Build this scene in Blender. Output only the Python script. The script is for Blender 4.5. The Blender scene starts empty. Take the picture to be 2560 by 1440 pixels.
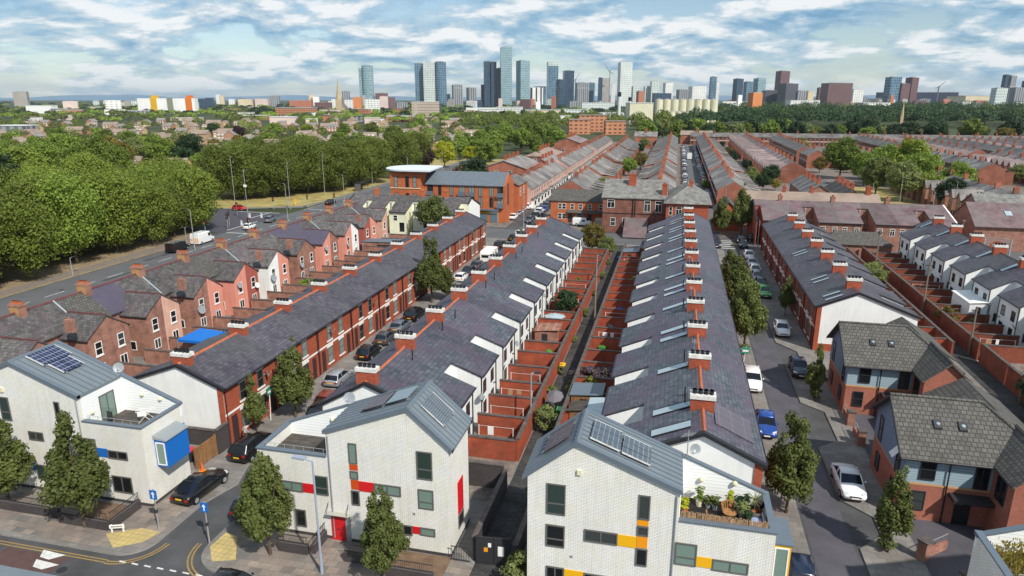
import bpy, math, random
from mathutils import Vector, Matrix
R = math.radians
S = bpy.context.scene
COL = S.collection
rnd = random.Random(7)

# ---------------------------------------------------------------- camera, sky, sun, exposure
CAM_H, PITCH, YAW, FPX = 29.0, R(15.55), math.atan2(420, 1772.0), 1707.0
cd = bpy.data.cameras.new('camera'); cam = bpy.data.objects.new('camera', cd); COL.objects.link(cam)
cam.location = (0, 0, CAM_H); cam.rotation_euler = (R(90) - PITCH, 0, YAW)
cd.sensor_width = 36; cd.lens = FPX / 2560 * 36; cd.clip_start = .5; cd.clip_end = 60000
S.camera = cam
S.view_settings.view_transform = 'Standard'; S.view_settings.look = 'None'
S.view_settings.exposure = .28; S.view_settings.gamma = 1
HAZE = 3.6e-5
SUN_DIR = Vector((.74, -.67, .98)).normalized()
SUN_EL = math.asin(SUN_DIR.z); SUN_AZ = math.atan2(SUN_DIR.x, SUN_DIR.y)
sl = bpy.data.lights.new('sun', 'SUN'); sl.energy = 4.1; sl.angle = R(1.2); sl.color = (1, .94, .84)
so = bpy.data.objects.new('sun', sl); COL.objects.link(so)
so.rotation_euler = SUN_DIR.to_track_quat('Z', 'Y').to_euler()

W = bpy.data.worlds.new('World'); S.world = W; W.use_nodes = True
nt = W.node_tree; nt.nodes.clear()
def nd(t, ty, **kw):
    n = t.nodes.new(ty)
    for k, v in kw.items():
        if hasattr(n, k): setattr(n, k, v)
        else: n.inputs[k].default_value = v
    return n
def lk(t, a, b): t.links.new(a, b)
def math_(t, op, a, b=None, c=None):
    n = t.nodes.new('ShaderNodeMath'); n.operation = op
    for i, v in enumerate((a, b, c)):
        if v is None: continue
        if isinstance(v, (int, float)): n.inputs[i].default_value = v
        else: lk(t, v, n.inputs[i])
    return n.outputs[0]
def mixc(t, fac, a, b, blend='MIX'):
    n = t.nodes.new('ShaderNodeMix'); n.data_type = 'RGBA'; n.blend_type = blend
    for i, v in ((0, fac), (6, a), (7, b)):
        if isinstance(v, (int, float)): n.inputs[i].default_value = v
        elif isinstance(v, tuple): n.inputs[i].default_value = (v + (1,))[:4]
        else: lk(t, v, n.inputs[i])
    return n.outputs[2]
def ramp(t, fac, stops):
    n = t.nodes.new('ShaderNodeValToRGB'); cr = n.color_ramp
    while len(cr.elements) < len(stops): cr.elements.new(.5)
    for e, (p, c) in zip(cr.elements, stops):
        e.position = p; e.color = (c, c, c, 1) if isinstance(c, (int, float)) else (c + (1,))[:4]
    lk(t, fac, n.inputs[0]); return n.outputs[0]
sky = nd(nt, 'ShaderNodeTexSky', sky_type='NISHITA', sun_disc=False, sun_elevation=SUN_EL, sun_rotation=SUN_AZ, altitude=30, air_density=1.0, dust_density=.15, ozone_density=2.5)
tc = nd(nt, 'ShaderNodeTexCoord'); sx = nd(nt, 'ShaderNodeSeparateXYZ'); lk(nt, tc.outputs['Generated'], sx.inputs[0])
zz = math_(nt, 'ADD', math_(nt, 'MAXIMUM', sx.outputs[2], 0.0), .22)
cv = nd(nt, 'ShaderNodeCombineXYZ')
lk(nt, math_(nt, 'DIVIDE', sx.outputs[0], zz), cv.inputs[0]); lk(nt, math_(nt, 'DIVIDE', sx.outputs[1], zz), cv.inputs[1])
def noise(t, vec, scale, detail=6, rough=.55, dist=0.0):
    n = nd(t, 'ShaderNodeTexNoise', Scale=scale, Detail=detail, Roughness=rough, Distortion=dist)
    if vec is not None: lk(t, vec, n.inputs['Vector'])
    return n.outputs['Fac']
n1 = noise(nt, cv.outputs[0], 1.95, 10, .58, .25)
n2 = noise(nt, cv.outputs[0], 3.1, 10, .6, .3)
vs_ = nd(nt, 'ShaderNodeVectorMath', operation='SCALE'); lk(nt, cv.outputs[0], vs_.inputs[0]); vs_.inputs['Scale'].default_value = .955
n3 = math_(nt, 'SUBTRACT', n1, noise(nt, vs_.outputs[0], 1.95, 10, .58, .25))
cover = ramp(nt, n1, [(.40, 0.0), (.46, .7), (.52, 1.0)])
shade = ramp(nt, math_(nt, 'ADD', math_(nt, 'ADD', math_(nt, 'MULTIPLY', n2, .55), math_(nt, 'MULTIPLY', n1, .45)), math_(nt, 'MULTIPLY', n3, 1.0)), [(.38, (.20, .42, .66)), (.45, (.38, .60, .80)), (.52, (.64, .78, .88)), (.60, (1.08, 1.10, 1.12))])
hz = ramp(nt, sx.outputs[2], [(.0, .7), (.03, .35), (.07, 0.0)])
shade = mixc(nt, math_(nt, 'MULTIPLY', hz, .55), shade, (.60, .76, .87))
cover = math_(nt, 'MAXIMUM', cover, hz)
bg1 = nd(nt, 'ShaderNodeBackground', Strength=.088); lk(nt, sky.outputs[0], bg1.inputs[0])
bg2 = nd(nt, 'ShaderNodeBackground', Strength=.72); lk(nt, shade, bg2.inputs[0])
ms = nd(nt, 'ShaderNodeMixShader'); lk(nt, math_(nt, 'MULTIPLY', cover, .92), ms.inputs[0]); lk(nt, bg1.outputs[0], ms.inputs[1]); lk(nt, bg2.outputs[0], ms.inputs[2])
wo = nd(nt, 'ShaderNodeOutputWorld'); lk(nt, ms.outputs[0], wo.inputs[0])

# ---------------------------------------------------------------- materials
MC = {}
def newmat(name):
    m = bpy.data.materials.new(name); m.use_nodes = True
    t = m.node_tree; b = t.nodes['Principled BSDF']; MC[name] = m
    return m, t, b
def setb(t, b, col=None, rough=.8, spec=.3, metal=0.0):
    if col is not None:
        if isinstance(col, tuple): b.inputs['Base Color'].default_value = (col + (1,))[:4]
        else: lk(t, col, b.inputs['Base Color'])
    b.inputs['Roughness'].default_value = rough; b.inputs['Metallic'].default_value = metal
    b.inputs['Specular IOR Level'].default_value = spec
def wpos(t): return nd(t, 'ShaderNodeNewGeometry').outputs['Position']
def walluv(t, vs=1.0, flat=False):
    g = nd(t, 'ShaderNodeNewGeometry'); p = nd(t, 'ShaderNodeSeparateXYZ'); n = nd(t, 'ShaderNodeSeparateXYZ')
    lk(t, g.outputs['Position'], p.inputs[0]); lk(t, g.outputs['True Normal'], n.inputs[0])
    c = nd(t, 'ShaderNodeCombineXYZ')
    if flat:
        lk(t, p.outputs[0], c.inputs[0]); lk(t, p.outputs[1], c.inputs[1]); return c.outputs[0]
    f = math_(t, 'GREATER_THAN', math_(t, 'ABSOLUTE', n.outputs[1]), math_(t, 'ABSOLUTE', n.outputs[0]))
    mx = nd(t, 'ShaderNodeMix'); lk(t, f, mx.inputs[0]); lk(t, p.outputs[1], mx.inputs[2]); lk(t, p.outputs[0], mx.inputs[3])
    lk(t, mx.outputs[0], c.inputs[0]); lk(t, math_(t, 'MULTIPLY', p.outputs[2], vs), c.inputs[1])
    return c.outputs[0]
def streaks(t, k):
    mp = nd(t, 'ShaderNodeMapping'); mp.inputs['Scale'].default_value = (2.2, .16, 1); lk(t, walluv(t), mp.inputs['Vector'])
    return ramp(t, noise(t, mp.outputs[0], 1.6, 5, .65), [(.30, 1 - k), (.52, 1.0)])
def plain(name, col, rough=.7, spec=.3, metal=0.0, var=0.0, sc=1.5, streak=0.0, objvar=0.0):
    m, t, b = newmat(name); c = col
    if var:
        f = ramp(t, noise(t, wpos(t), sc, 5, .6), [(.3, 1 - var), (.7, 1 + var)])
        c = mixc(t, 1.0, col, f, 'MULTIPLY')
    if streak: c = mixc(t, 1.0, c, streaks(t, streak), 'MULTIPLY')
    if objvar: c = mixc(t, 1.0, c, ramp(t, nd(t, 'ShaderNodeObjectInfo').outputs['Random'], [(0, 1 - objvar), (1, 1 + objvar)]), 'MULTIPLY')
    setb(t, b, c, rough, spec, metal); return m
def bricks(name, c1, c2, mortar, bw=.225, bh=.075, ms=.012, rough=.85, vs=1.0, flat=False, var=.18, sc=.6, bias=0.0, tint=None, offset=.5, spec=.25, metal=0.0, streak=0.0, objvar=0.0):
    m, t, b = newmat(name)
    bt = nd(t, 'ShaderNodeTexBrick'); bt.offset = offset
    lk(t, walluv(t, vs, flat), bt.inputs['Vector'])
    for k, v in (('Color1', c1), ('Color2', c2), ('Mortar', mortar)): bt.inputs[k].default_value = v + (1,)
    for k, v in (('Scale', 1.0), ('Mortar Size', ms), ('Brick Width', bw), ('Row Height', bh), ('Bias', bias), ('Mortar Smooth', .1)): bt.inputs[k].default_value = v
    c = bt.outputs['Color']
    f = ramp(t, noise(t, wpos(t), sc, 6, .62), [(.28, 1 - var), (.72, 1 + var)])
    c = mixc(t, 1.0, c, f, 'MULTIPLY')
    if tint:
        f2 = ramp(t, noise(t, wpos(t), tint[1], 4, .6), [(.42, 0.0), (.62, 1.0)])
        c = mixc(t, math_(t, 'MULTIPLY', f2, tint[2]), c, tint[0])
    if streak: c = mixc(t, 1.0, c, streaks(t, streak), 'MULTIPLY')
    if objvar: c = mixc(t, 1.0, c, ramp(t, nd(t, 'ShaderNodeObjectInfo').outputs['Random'], [(0, 1 - objvar), (1, 1 + objvar)]), 'MULTIPLY')
    setb(t, b, c, rough, spec, metal); return m
RED1, RED2 = (.41, .10, .05), (.30, .066, .036)
brick_red = bricks('brick_red', RED1, RED2, (.22, .08, .05), ms=.006)
brick_old = bricks('brick_old', (.36, .15, .10), (.24, .095, .068), (.30, .22, .18), ms=.01, var=.35, sc=1.2)
brick_orange = bricks('brick_orange', (.50, .125, .04), (.42, .10, .035), (.35, .16, .09), ms=.008)
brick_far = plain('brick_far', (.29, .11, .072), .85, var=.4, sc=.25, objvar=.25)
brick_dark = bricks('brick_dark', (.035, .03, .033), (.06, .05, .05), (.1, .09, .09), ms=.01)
brick_white = bricks('brick_white', (.85, .84, .81), (.79, .78, .75), (.40, .39, .38), bw=.28, bh=.092, ms=.011, var=.07, sc=.5, tint=((.66, .64, .42), .9, .25), streak=.10)
yard_brown = bricks('yard_brown', (.26, .07, .04), (.20, .055, .033), (.12, .05, .035), ms=.006, var=.3, sc=.8)
yard_red = bricks('yard_red', (.40, .085, .042), (.31, .068, .036), (.22, .06, .035), ms=.006, var=.28, sc=.8, tint=((.13, .06, .045), .35, .35))
slate_c = bricks('slate_c', (.046, .064, .08), (.108, .116, .135), (.018, .02, .024), bw=.42, bh=.32, ms=.018, vs=2.3, rough=.6, var=.32, sc=1.1, tint=((.092, .062, .096), .34, .68), spec=.4, objvar=.16)
slate_b = bricks('slate_b', (.05, .045, .062), (.10, .09, .112), (.022, .02, .025), bw=.40, bh=.28, ms=.016, vs=1.9, rough=.6, var=.28, sc=1.0, tint=((.085, .088, .092), .22, .55), spec=.4, objvar=.15)
slate_a = bricks('slate_a', (.072, .072, .074), (.145, .14, .13), (.045, .042, .042), bw=.42, bh=.32, ms=.02, vs=1.8, rough=.7, var=.4, sc=1.1, tint=((.12, .08, .10), .5, .45), objvar=.2)
slate_new = bricks('slate_new', (.085, .075, .11), (.095, .085, .12), (.06, .055, .08), bw=.34, bh=.24, vs=1.8, rough=.6, var=.1)
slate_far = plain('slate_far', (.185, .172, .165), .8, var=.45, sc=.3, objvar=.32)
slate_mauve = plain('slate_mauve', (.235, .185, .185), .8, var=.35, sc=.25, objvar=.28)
brick_mill = bricks('brick_mill', (.25, .085, .055), (.17, .06, .042), (.2, .13, .11), ms=.01, var=.35, sc=.9)
slate_grey = bricks('slate_grey', (.16, .158, .15), (.23, .22, .205), (.15, .15, .145), bw=.35, bh=.25, vs=1.8, var=.45, sc=.8)
slate_mill = bricks('slate_mill', (.13, .085, .095), (.17, .115, .12), (.09, .06, .07), bw=.35, bh=.25, vs=1.8, var=.35, sc=.5, tint=((.15, .145, .14), .3, .6), objvar=.18)
tile_grey = bricks('tile_grey', (.088, .084, .078), (.135, .128, .117), (.042, .04, .037), bw=.36, bh=.36, ms=.03, vs=1.72, var=.14, rough=.8)
tile_brown = plain('tile_brown', (.28, .215, .175), .85, var=.25, sc=.25)
tile_red = bricks('tile_red', (.16, .065, .045), (.19, .08, .055), (.07, .035, .03), bw=.5, bh=.45, ms=.03, vs=1.8)
render_white = plain('render_white', (.80, .81, .80), .8, var=.05, sc=.5, streak=.1)
render_cream = plain('render_cream', (.76, .76, .58), .8, var=.08, sc=.4, streak=.14)
pink = plain('pink_paint', (.70, .29, .22), .8, var=.08, sc=.5, streak=.18)
salmon = plain('salmon_paint', (.64, .38, .29), .8, var=.12, sc=.7, streak=.2)
redpaint = plain('red_paint', (.36, .10, .075), .75, var=.1)
zinc = bricks('zinc', (.155, .185, .21), (.165, .197, .222), (.10, .125, .145), bw=40, bh=4.2, ms=.002, rough=.45, flat=False, var=.08, spec=.5, offset=0)
zinc_trim = plain('zinc_trim', (.12, .15, .185), .45, .5, var=.06)
metal_grey = plain('metal_grey', (.33, .36, .38), .4, .5, .3)
steel = plain('steel', (.46, .47, .47), .45, .5, .5)
dark_metal = plain('dark_metal', (.03, .03, .035), .5, .4)
black_trim = plain('black_trim', (.018, .018, .022), .5, .4)
frame_dark = plain('frame_dark', (.12, .115, .11), .5, .4)
frame_black = plain('frame_black', (.03, .032, .04), .5, .4)
white = plain('white_paint', (.80, .80, .78), .6, .4)
cap_white = plain('cap_white', (.66, .65, .62), .8, var=.25, sc=2.5)
cream = plain('cream_paint', (.70, .66, .45), .6)
coping = plain('coping_stone', (.10, .085, .08), .9, var=.35, sc=2)
ridge_red = plain('ridge_red', (.42, .115, .05), .8, var=.25, sc=2)
terracotta = plain('terracotta', (.42, .13, .06), .8, var=.2, sc=3)
buff_brick = bricks('buff_brick', (.50, .30, .12), (.44, .25, .10), (.35, .2, .1))
bluep = plain('blue_panel', (.01, .14, .50), .5, .4)
redp = plain('red_panel', (.60, .012, .018), .5, .4)
redo = plain('orange_red_panel', (.55, .07, .01), .5)
yelp = plain('yellow_panel', (.80, .42, .01), .5)
yelo = plain('amber_panel', (.80, .30, .01), .5)
bluegrey = bricks('blue_cladding', (.30, .40, .46), (.33, .43, .49), (.17, .24, .28), bw=30, bh=.2, ms=.014, var=.06, offset=0)
bluepanel = plain('blue_gable', (.17, .245, .345), .7, var=.05)
band_tan = plain('tan_band', (.50, .27, .12), .8)
wood = bricks('wood', (.30, .16, .07), (.24, .12, .05), (.1, .05, .03), bw=.14, bh=3, ms=.01, var=.25, sc=2, offset=0)
deck = bricks('deck_boards', (.06, .052, .046), (.10, .088, .078), (.03, .026, .022), bw=4, bh=.14, ms=.012, flat=True, var=.4, sc=1.3)
deck_dark = bricks('deck_dark', (.02, .019, .02), (.026, .024, .025), (.006, .006, .006), bw=4, bh=.14, ms=.012, flat=True, var=.2)
clad_white = bricks('white_boards', (.86, .87, .86), (.84, .86, .86), (.5, .54, .55), bw=50, bh=.22, ms=.012, var=.03, offset=0)
asphalt = plain('asphalt', (.072, .072, .077), .85, .35, var=.3, sc=.35)
asphalt_new = plain('asphalt_new', (.088, .084, .10), .8, .4, var=.2, sc=.5)
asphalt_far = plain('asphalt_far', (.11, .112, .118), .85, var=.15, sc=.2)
alley_m = bricks('setts', (.045, .046, .045), (.075, .072, .07), (.025, .025, .025), bw=.3, bh=.15, flat=True, var=.5, sc=.5)
paving = bricks('paving', (.175, .17, .162), (.24, .228, .212), (.09, .085, .08), bw=.9, bh=.6, ms=.012, flat=True, var=.28, sc=.35, tint=((.19, .15, .135), .5, .4))
paving_near = bricks('paving_near', (.15, .145, .14), (.29, .24, .20), (.09, .085, .08), bw=.8, bh=.6, ms=.012, flat=True, var=.3, sc=.5, tint=((.21, .165, .145), .45, .55))
tactile = bricks('tactile', (.52, .40, .16), (.45, .35, .16), (.25, .2, .1), bw=.4, bh=.4, ms=.015, flat=True, offset=0)
kerb_m = plain('kerb', (.26, .25, .24), .85, var=.15)
yard_m = bricks('yard_flags', (.16, .135, .12), (.22, .18, .155), (.08, .08, .075), bw=.6, bh=.6, flat=True, var=.4, sc=.7)
earth = plain('bare_earth', (.16, .105, .07), .95, var=.3, sc=1.5)
gravel_r = plain('red_gravel', (.22, .10, .075), .95, var=.35, sc=4)
verge_m = plain('dry_verge', (.25, .19, .12), .95, var=.35, sc=.8)
drygrass = plain('dry_grass', (.33, .27, .10), .95, var=.35, sc=.25)
grass_m = plain('rough_grass', (.05, .062, .025), .95, var=.4, sc=.05)
paint_w = plain('road_white', (.62, .62, .60), .8, var=.2, sc=3)
paint_y = plain('road_yellow', (.30, .20, .07), .8, var=.2, sc=3)
def glassmat(name, dark, light, frac, rough=.08):
    m, t, b = newmat(name)
    oi = nd(t, 'ShaderNodeObjectInfo')
    f = math_(t, 'LESS_THAN', oi.outputs['Random'], frac)
    w = nd(t, 'ShaderNodeTexWave', Scale=5.0, Distortion=1.0); w.bands_direction = 'X'
    lk(t, walluv(t), w.inputs['Vector'])
    lc = mixc(t, ramp(t, w.outputs['Fac'], [(.2, 0.0), (.9, 1.0)]), light, tuple(x * .68 for x in light))
    setb(t, b, mixc(t, f, dark, lc), rough, .6); return m
glass = glassmat('window_glass', (.018, .022, .025), (.24, .30, .28), .55)
glass_dark = glassmat('window_glass_dark', (.012, .014, .016), (.05, .06, .06), .3)
glass_green = glassmat('window_glass_green', (.03, .05, .045), (.20, .29, .25), .6)
rooflight = plain('rooflight_glass', (.36, .44, .48), .12, .6, var=.1)
pv = bricks('solar_cells', (.02, .026, .07), (.024, .03, .085), (.30, .33, .40), bw=.28, bh=.28, ms=.014, vs=1.6, rough=.2, var=.05, spec=.6, offset=0)
pv_grey = bricks('solar_cells_grey', (.06, .08, .105), (.07, .092, .12), (.22, .25, .28), bw=.2, bh=.2, ms=.014, vs=1.8, rough=.2, var=.05, spec=.6, offset=0)
pv_plum = bricks('solar_cells_plum', (.085, .065, .085), (.095, .075, .095), (.14, .12, .15), bw=1.0, bh=.9, ms=.03, vs=2.2, rough=.25, var=.05, spec=.6, offset=0)
rubber = plain('rubber', (.012, .012, .013), .8)
chrome = plain('chrome', (.5, .5, .52), .25, .5, .9)
carglass = plain('car_glass', (.012, .015, .02), .06, .7)
tail_red = plain('tail_red', (.35, .01, .01), .3, .5)
lampglass = plain('headlamp_glass', (.62, .64, .66), .15, .6)
plate_y = plain('plate_yellow', (.75, .45, .02), .5); plate_w = plain('plate_white', (.8, .8, .78), .5)
def carpaint(name, c, metal=.15):
    m, t, b = newmat('paint_' + name); setb(t, b, c, .28, .5, metal); b.inputs['Coat Weight'].default_value = .5; b.inputs['Coat Roughness'].default_value = .06; return m
PAINT = {k: carpaint(k, *v) for k, v in dict(black=((.01, .01, .012),), white=((.78, .79, .8), 0.0), silver=((.42, .45, .49), .5), grey=((.09, .095, .11), .4), blue=((.012, .06, .30),), navy=((.012, .02, .05),), red=((.5, .012, .015),), green=((.05, .30, .05),), brown=((.22, .04, .02),), slate=((.16, .19, .24), .4)).items()}
def foliage(name, c1, c2, c3=None, hv=.35):
    m, t, b = newmat(name)
    oi = nd(t, 'ShaderNodeObjectInfo')
    f = ramp(t, noise(t, wpos(t), .9, 4, .7), [(.3, 0.0), (.7, 1.0)])
    c = mixc(t, f, c1, c2)
    c = mixc(t, 1.0, c, ramp(t, oi.outputs['Random'], [(0, 1 - hv), (1, 1 + hv)]), 'MULTIPLY')
    if c3: c = mixc(t, ramp(t, noise(t, wpos(t), .25, 3), [(.55, 0.0), (.7, .6)]), c, c3)
    setb(t, b, c, .6, .25)
    tr = nd(t, 'ShaderNodeBsdfTranslucent'); lk(t, c, tr.inputs[0])
    mx = nd(t, 'ShaderNodeMixShader'); mx.inputs[0].default_value = .34
    lk(t, b.outputs[0], mx.inputs[1]); lk(t, tr.outputs[0], mx.inputs[2]); lk(t, mx.outputs[0], t.nodes['Material Output'].inputs[0])
    return m
F_street = foliage('leaf_street', (.085, .11, .028), (.165, .195, .055), hv=.15)
F_belt = foliage('leaf_belt', (.11, .165, .022), (.28, .335, .055), hv=.28)
F_belt2 = foliage('leaf_belt_dark', (.09, .125, .02), (.175, .21, .04), hv=.15)
F_mid = foliage('leaf_mid', (.11, .17, .025), (.23, .305, .05), hv=.3)
F_dark = foliage('leaf_dark', (.022, .05, .02), (.045, .08, .03), hv=.3)
F_lime = foliage('leaf_lime', (.30, .33, .02), (.45, .46, .03), hv=.15)
F_gold = foliage('leaf_gold', (.22, .19, .04), (.30, .24, .05), hv=.2)
F_purple = foliage('leaf_purple', (.03, .018, .026), (.06, .028, .035), hv=.2)
F_conifer = foliage('leaf_conifer', (.16, .18, .02), (.25, .26, .035), hv=.1)
F_autumn = foliage('leaf_autumn', (.10, .115, .02), (.24, .16, .04), hv=.1)
F_lav = foliage('leaf_lavender', (.10, .085, .07), (.17, .11, .15), hv=.1)
F_pale = foliage('leaf_pale', (.14, .18, .06), (.25, .28, .09), hv=.1)
bark = plain('bark', (.10, .075, .055), .95, var=.3, sc=3)
# ---------------------------------------------------------------- helpers
V = Vector
X3, Y3, Z3 = V((1, 0, 0)), V((0, 1, 0)), V((0, 0, 1))
class MB:
    def __init__(s): s.v = []; s.f = []; s.m = []
    def poly(s, pts, mi=0):
        i = len(s.v); s.v += [tuple(p) for p in pts]; s.f.append(tuple(range(i, i + len(pts)))); s.m.append(mi)
    def hexa(s, p, mi=0):
        i = len(s.v); s.v += [tuple(q) for q in p]
        for q in ((3, 2, 1, 0), (4, 5, 6, 7), (0, 1, 5, 4), (1, 2, 6, 5), (2, 3, 7, 6), (3, 0, 4, 7)):
            s.f.append(tuple(i + k for k in q)); s.m.append(mi)
        return s
    def box(s, x0, y0, z0, x1, y1, z1, mi=0):
        return s.hexa([(x0, y0, z0), (x1, y0, z0), (x1, y1, z0), (x0, y1, z0), (x0, y0, z1), (x1, y0, z1), (x1, y1, z1), (x0, y1, z1)], mi)
    def fbox(s, o, ex, en, a0, a1, b0, b1, c0, c1, mi=0, ez=Z3):
        P = lambda a, b, c: o + ex * a + ez * b + en * c
        return s.hexa([P(a0, b0, c1), P(a1, b0, c1), P(a1, b0, c0), P(a0, b0, c0), P(a0, b1, c1), P(a1, b1, c1), P(a1, b1, c0), P(a0, b1, c0)], mi)
    def prism(s, prof, fn, t0, t1, mi=0, caps=True, capmi=None, skip=()):
        n = len(prof); i = len(s.v)
        s.v += [tuple(fn(a, b, t0)) for a, b in prof] + [tuple(fn(a, b, t1)) for a, b in prof]
        for k in range(n):
            if k in skip: continue
            j = (k + 1) % n; s.f.append((i + k, i + j, i + n + j, i + n + k)); s.m.append(mi)
        if caps:
            c = mi if capmi is None else capmi
            s.f.append(tuple(i + k for k in reversed(range(n)))); s.m.append(c); s.f.append(tuple(i + n + k for k in range(n))); s.m.append(c)
        return s
    def px(s, prof, x0, x1, mi=0, **k): return s.prism(prof, lambda a, b, t: (t, a, b), x0, x1, mi, **k)      # profile (y,z)
    def py(s, prof, y0, y1, mi=0, **k): return s.prism(prof, lambda a, b, t: (a, t, b), y0, y1, mi, **k)      # profile (x,z)
    def pz(s, prof, z0, z1, mi=0, **k): return s.prism(prof, lambda a, b, t: (a, b, t), z0, z1, mi, **k)      # outline (x,y)
    def tube(s, p, q, r0, r1=None, n=6, mi=0):
        p, q = V(p), V(q); r1 = r0 if r1 is None else r1; d = (q - p).normalized()
        a = d.orthogonal().normalized(); b = d.cross(a); i = len(s.v)
        for c, r in ((p, r0), (q, r1)):
            for k in range(n):
                t = 2 * math.pi * k / n; s.v.append(tuple(c + a * (r * math.cos(t)) + b * (r * math.sin(t))))
        for k in range(n):
            j = (k + 1) % n; s.f.append((i + k, i + j, i + n + j, i + n + k)); s.m.append(mi)
        s.f.append(tuple(i + k for k in reversed(range(n)))); s.f.append(tuple(i + n + k for k in range(n))); s.m += [mi, mi]
        return s
    def ball(s, c, rx, ry, rz, n=8, m=5, mi=0):
        i = len(s.v)
        for a in range(m + 1):
            ph = math.pi * a / m
            for k in range(n):
                t = 2 * math.pi * k / n; s.v.append((c[0] + rx * math.sin(ph) * math.cos(t), c[1] + ry * math.sin(ph) * math.sin(t), c[2] + rz * math.cos(ph)))
        for a in range(m):
            for k in range(n):
                j = (k + 1) % n; s.f.append((i + a * n + k, i + (a + 1) * n + k, i + (a + 1) * n + j, i + a * n + j)); s.m.append(mi)
        return s
    def mesh(s, name, mats, smooth=False):
        me = bpy.data.meshes.new(name); me.from_pydata(s.v, [], s.f)
        for m in (mats if isinstance(mats, (list, tuple)) else [mats]): me.materials.append(m)
        me.polygons.foreach_set('material_index', s.m)
        if smooth: me.polygons.foreach_set('use_smooth', [True] * len(s.f))
        me.update(); return me
    def obj(s, name, mats, parent=None, smooth=False, loc=None):
        o = bpy.data.objects.new(name, s.mesh(name, mats, smooth)); COL.objects.link(o); o.parent = parent
        if loc: o.location = loc
        return o
def tag(o, label=None, cat=None, group=None, kind=None):
    for k, v in (('label', label), ('category', cat), ('group', group), ('kind', kind)):
        if v: o[k] = v
    return o
def thing(name, label, cat, loc=(0, 0, 0), rz=0, group=None):
    o = bpy.data.objects.new(name, None); COL.objects.link(o); o.location = loc; o.rotation_euler = (0, 0, rz)
    o.empty_display_size = .3
    return tag(o, label, cat, group)
def struct(name, mb, m, kind='structure'): return tag(mb.obj(name, m), kind=kind)
def copy_tree(o, parent=None):
    c = o.copy(); COL.objects.link(c); c.parent = parent
    for ch in list(o.children): copy_tree(ch, c)
    return c
def purge(o):
    for ch in list(o.children): purge(ch)
    bpy.data.objects.remove(o)
def setmat(o, m, slot=0):
    o.material_slots[slot].link = 'OBJECT'; o.material_slots[slot].material = m
ONES = 'first second third fourth fifth sixth seventh eighth ninth tenth eleventh twelfth thirteenth fourteenth fifteenth sixteenth seventeenth eighteenth nineteenth'.split()
TENS = {2: 'twenty', 3: 'thirty', 4: 'forty', 5: 'fifty', 6: 'sixty'}
def ordw(n):
    if n < 20: return ONES[n - 1]
    a, b = divmod(n, 10)
    return (TENS[a][:-1] + 'ieth') if b == 0 else TENS[a] + '-' + ONES[b - 1]
def un(px, py, h=0.0):                      # ground point (at height h) that a point of the photograph shows
    u = (px - 1280) / FPX; w = (py - 720) / FPX
    f = math.cos(PITCH) - w * math.sin(PITCH); d = math.sin(PITCH) + w * math.cos(PITCH); t = (CAM_H - h) / d
    return (-f * t * math.sin(YAW) + u * t * math.cos(YAW), f * t * math.cos(YAW) + u * t * math.sin(YAW))
def ray(px, py, dist):                      # point at a given horizontal depth along a sight line
    u = (px - 1280) / FPX; w = (py - 720) / FPX
    f = math.cos(PITCH) - w * math.sin(PITCH); d = math.sin(PITCH) + w * math.cos(PITCH); t = dist / f
    return V((-f * t * math.sin(YAW) + u * t * math.cos(YAW), f * t * math.cos(YAW) + u * t * math.sin(YAW), CAM_H - d * t))

def window(parent, o, ex, en, w, h, fm=frame_dark, gm=glass, style='sash', fr=.07, name='window'):
    """o: lower left corner on the wall, ex along the wall, en outward"""
    o = V(o); f = MB()
    f.fbox(o, ex, en, 0, fr, 0, h, -.02, .06); f.fbox(o, ex, en, w - fr, w, 0, h, -.02, .06)
    f.fbox(o, ex, en, fr, w - fr, 0, fr, -.02, .062); f.fbox(o, ex, en, fr, w - fr, h - fr, h, -.02, .062)
    if style == 'sash': f.fbox(o, ex, en, fr, w - fr, h * .5 - fr / 2, h * .5 + fr / 2, -.02, .058)
    if style == 'low': f.fbox(o, ex, en, fr, w - fr, h * .36 - fr / 2, h * .36 + fr / 2, -.02, .058)
    if style == 'pair': f.fbox(o, ex, en, w * .5 - fr / 2, w * .5 + fr / 2, fr, h - fr, -.02, .058)
    if style == 'cross':
        f.fbox(o, ex, en, w * .5 - fr / 2, w * .5 + fr / 2, fr, h * .7, -.02, .058); f.fbox(o, ex, en, fr, w - fr, h * .7, h * .7 + fr, -.02, .058)
    fo = f.obj(name, fm, parent)
    g = MB(); P = lambda a, b: o + ex * a + Z3 * b + en * .03
    g.poly([P(fr * .5, fr * .5), P(w - fr * .5, fr * .5), P(w - fr * .5, h - fr * .5), P(fr * .5, h - fr * .5)])
    g.obj('pane', gm, fo); return fo
def lintel_sill(parent, o, ex, en, w, h, m):
    for nm, z0, z1, c in (('lintel', h + .01, h + .25, .05), ('sill', -.17, -.01, .11)):
        b = MB(); b.fbox(V(o), ex, en, -.1, w + .1, z0, z1, -.02, c); b.obj(nm, m, parent)
def dish(parent, p, d, r=.32, m=metal_grey, wall=None):
    """satellite dish at p aimed along d"""
    d = V(d).normalized(); a = d.orthogonal().normalized(); b = d.cross(a); p = V(p); q = MB(); n = 12
    i = len(q.v); q.v.append(tuple(p - d * .06))
    for k in range(n):
        t = 2 * math.pi * k / n; q.v.append(tuple(p + a * (r * math.cos(t)) + b * (r * math.sin(t))))
    for k in range(n): q.f.append((0, 1 + k, 1 + (k + 1) % n)); q.m.append(0)
    q.tube(p - d * .05, p - d * .05 - Z3 * .1 - V((d.x, d.y, 0)).normalized() * .32, .025, n=5)
    q.tube(p - Z3 * r * .9, p + d * .38, .018, n=4); q.ball(p + d * .38, .05, .05, .05, 6, 4)
    return q.obj('satellite_dish', m, parent)
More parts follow.
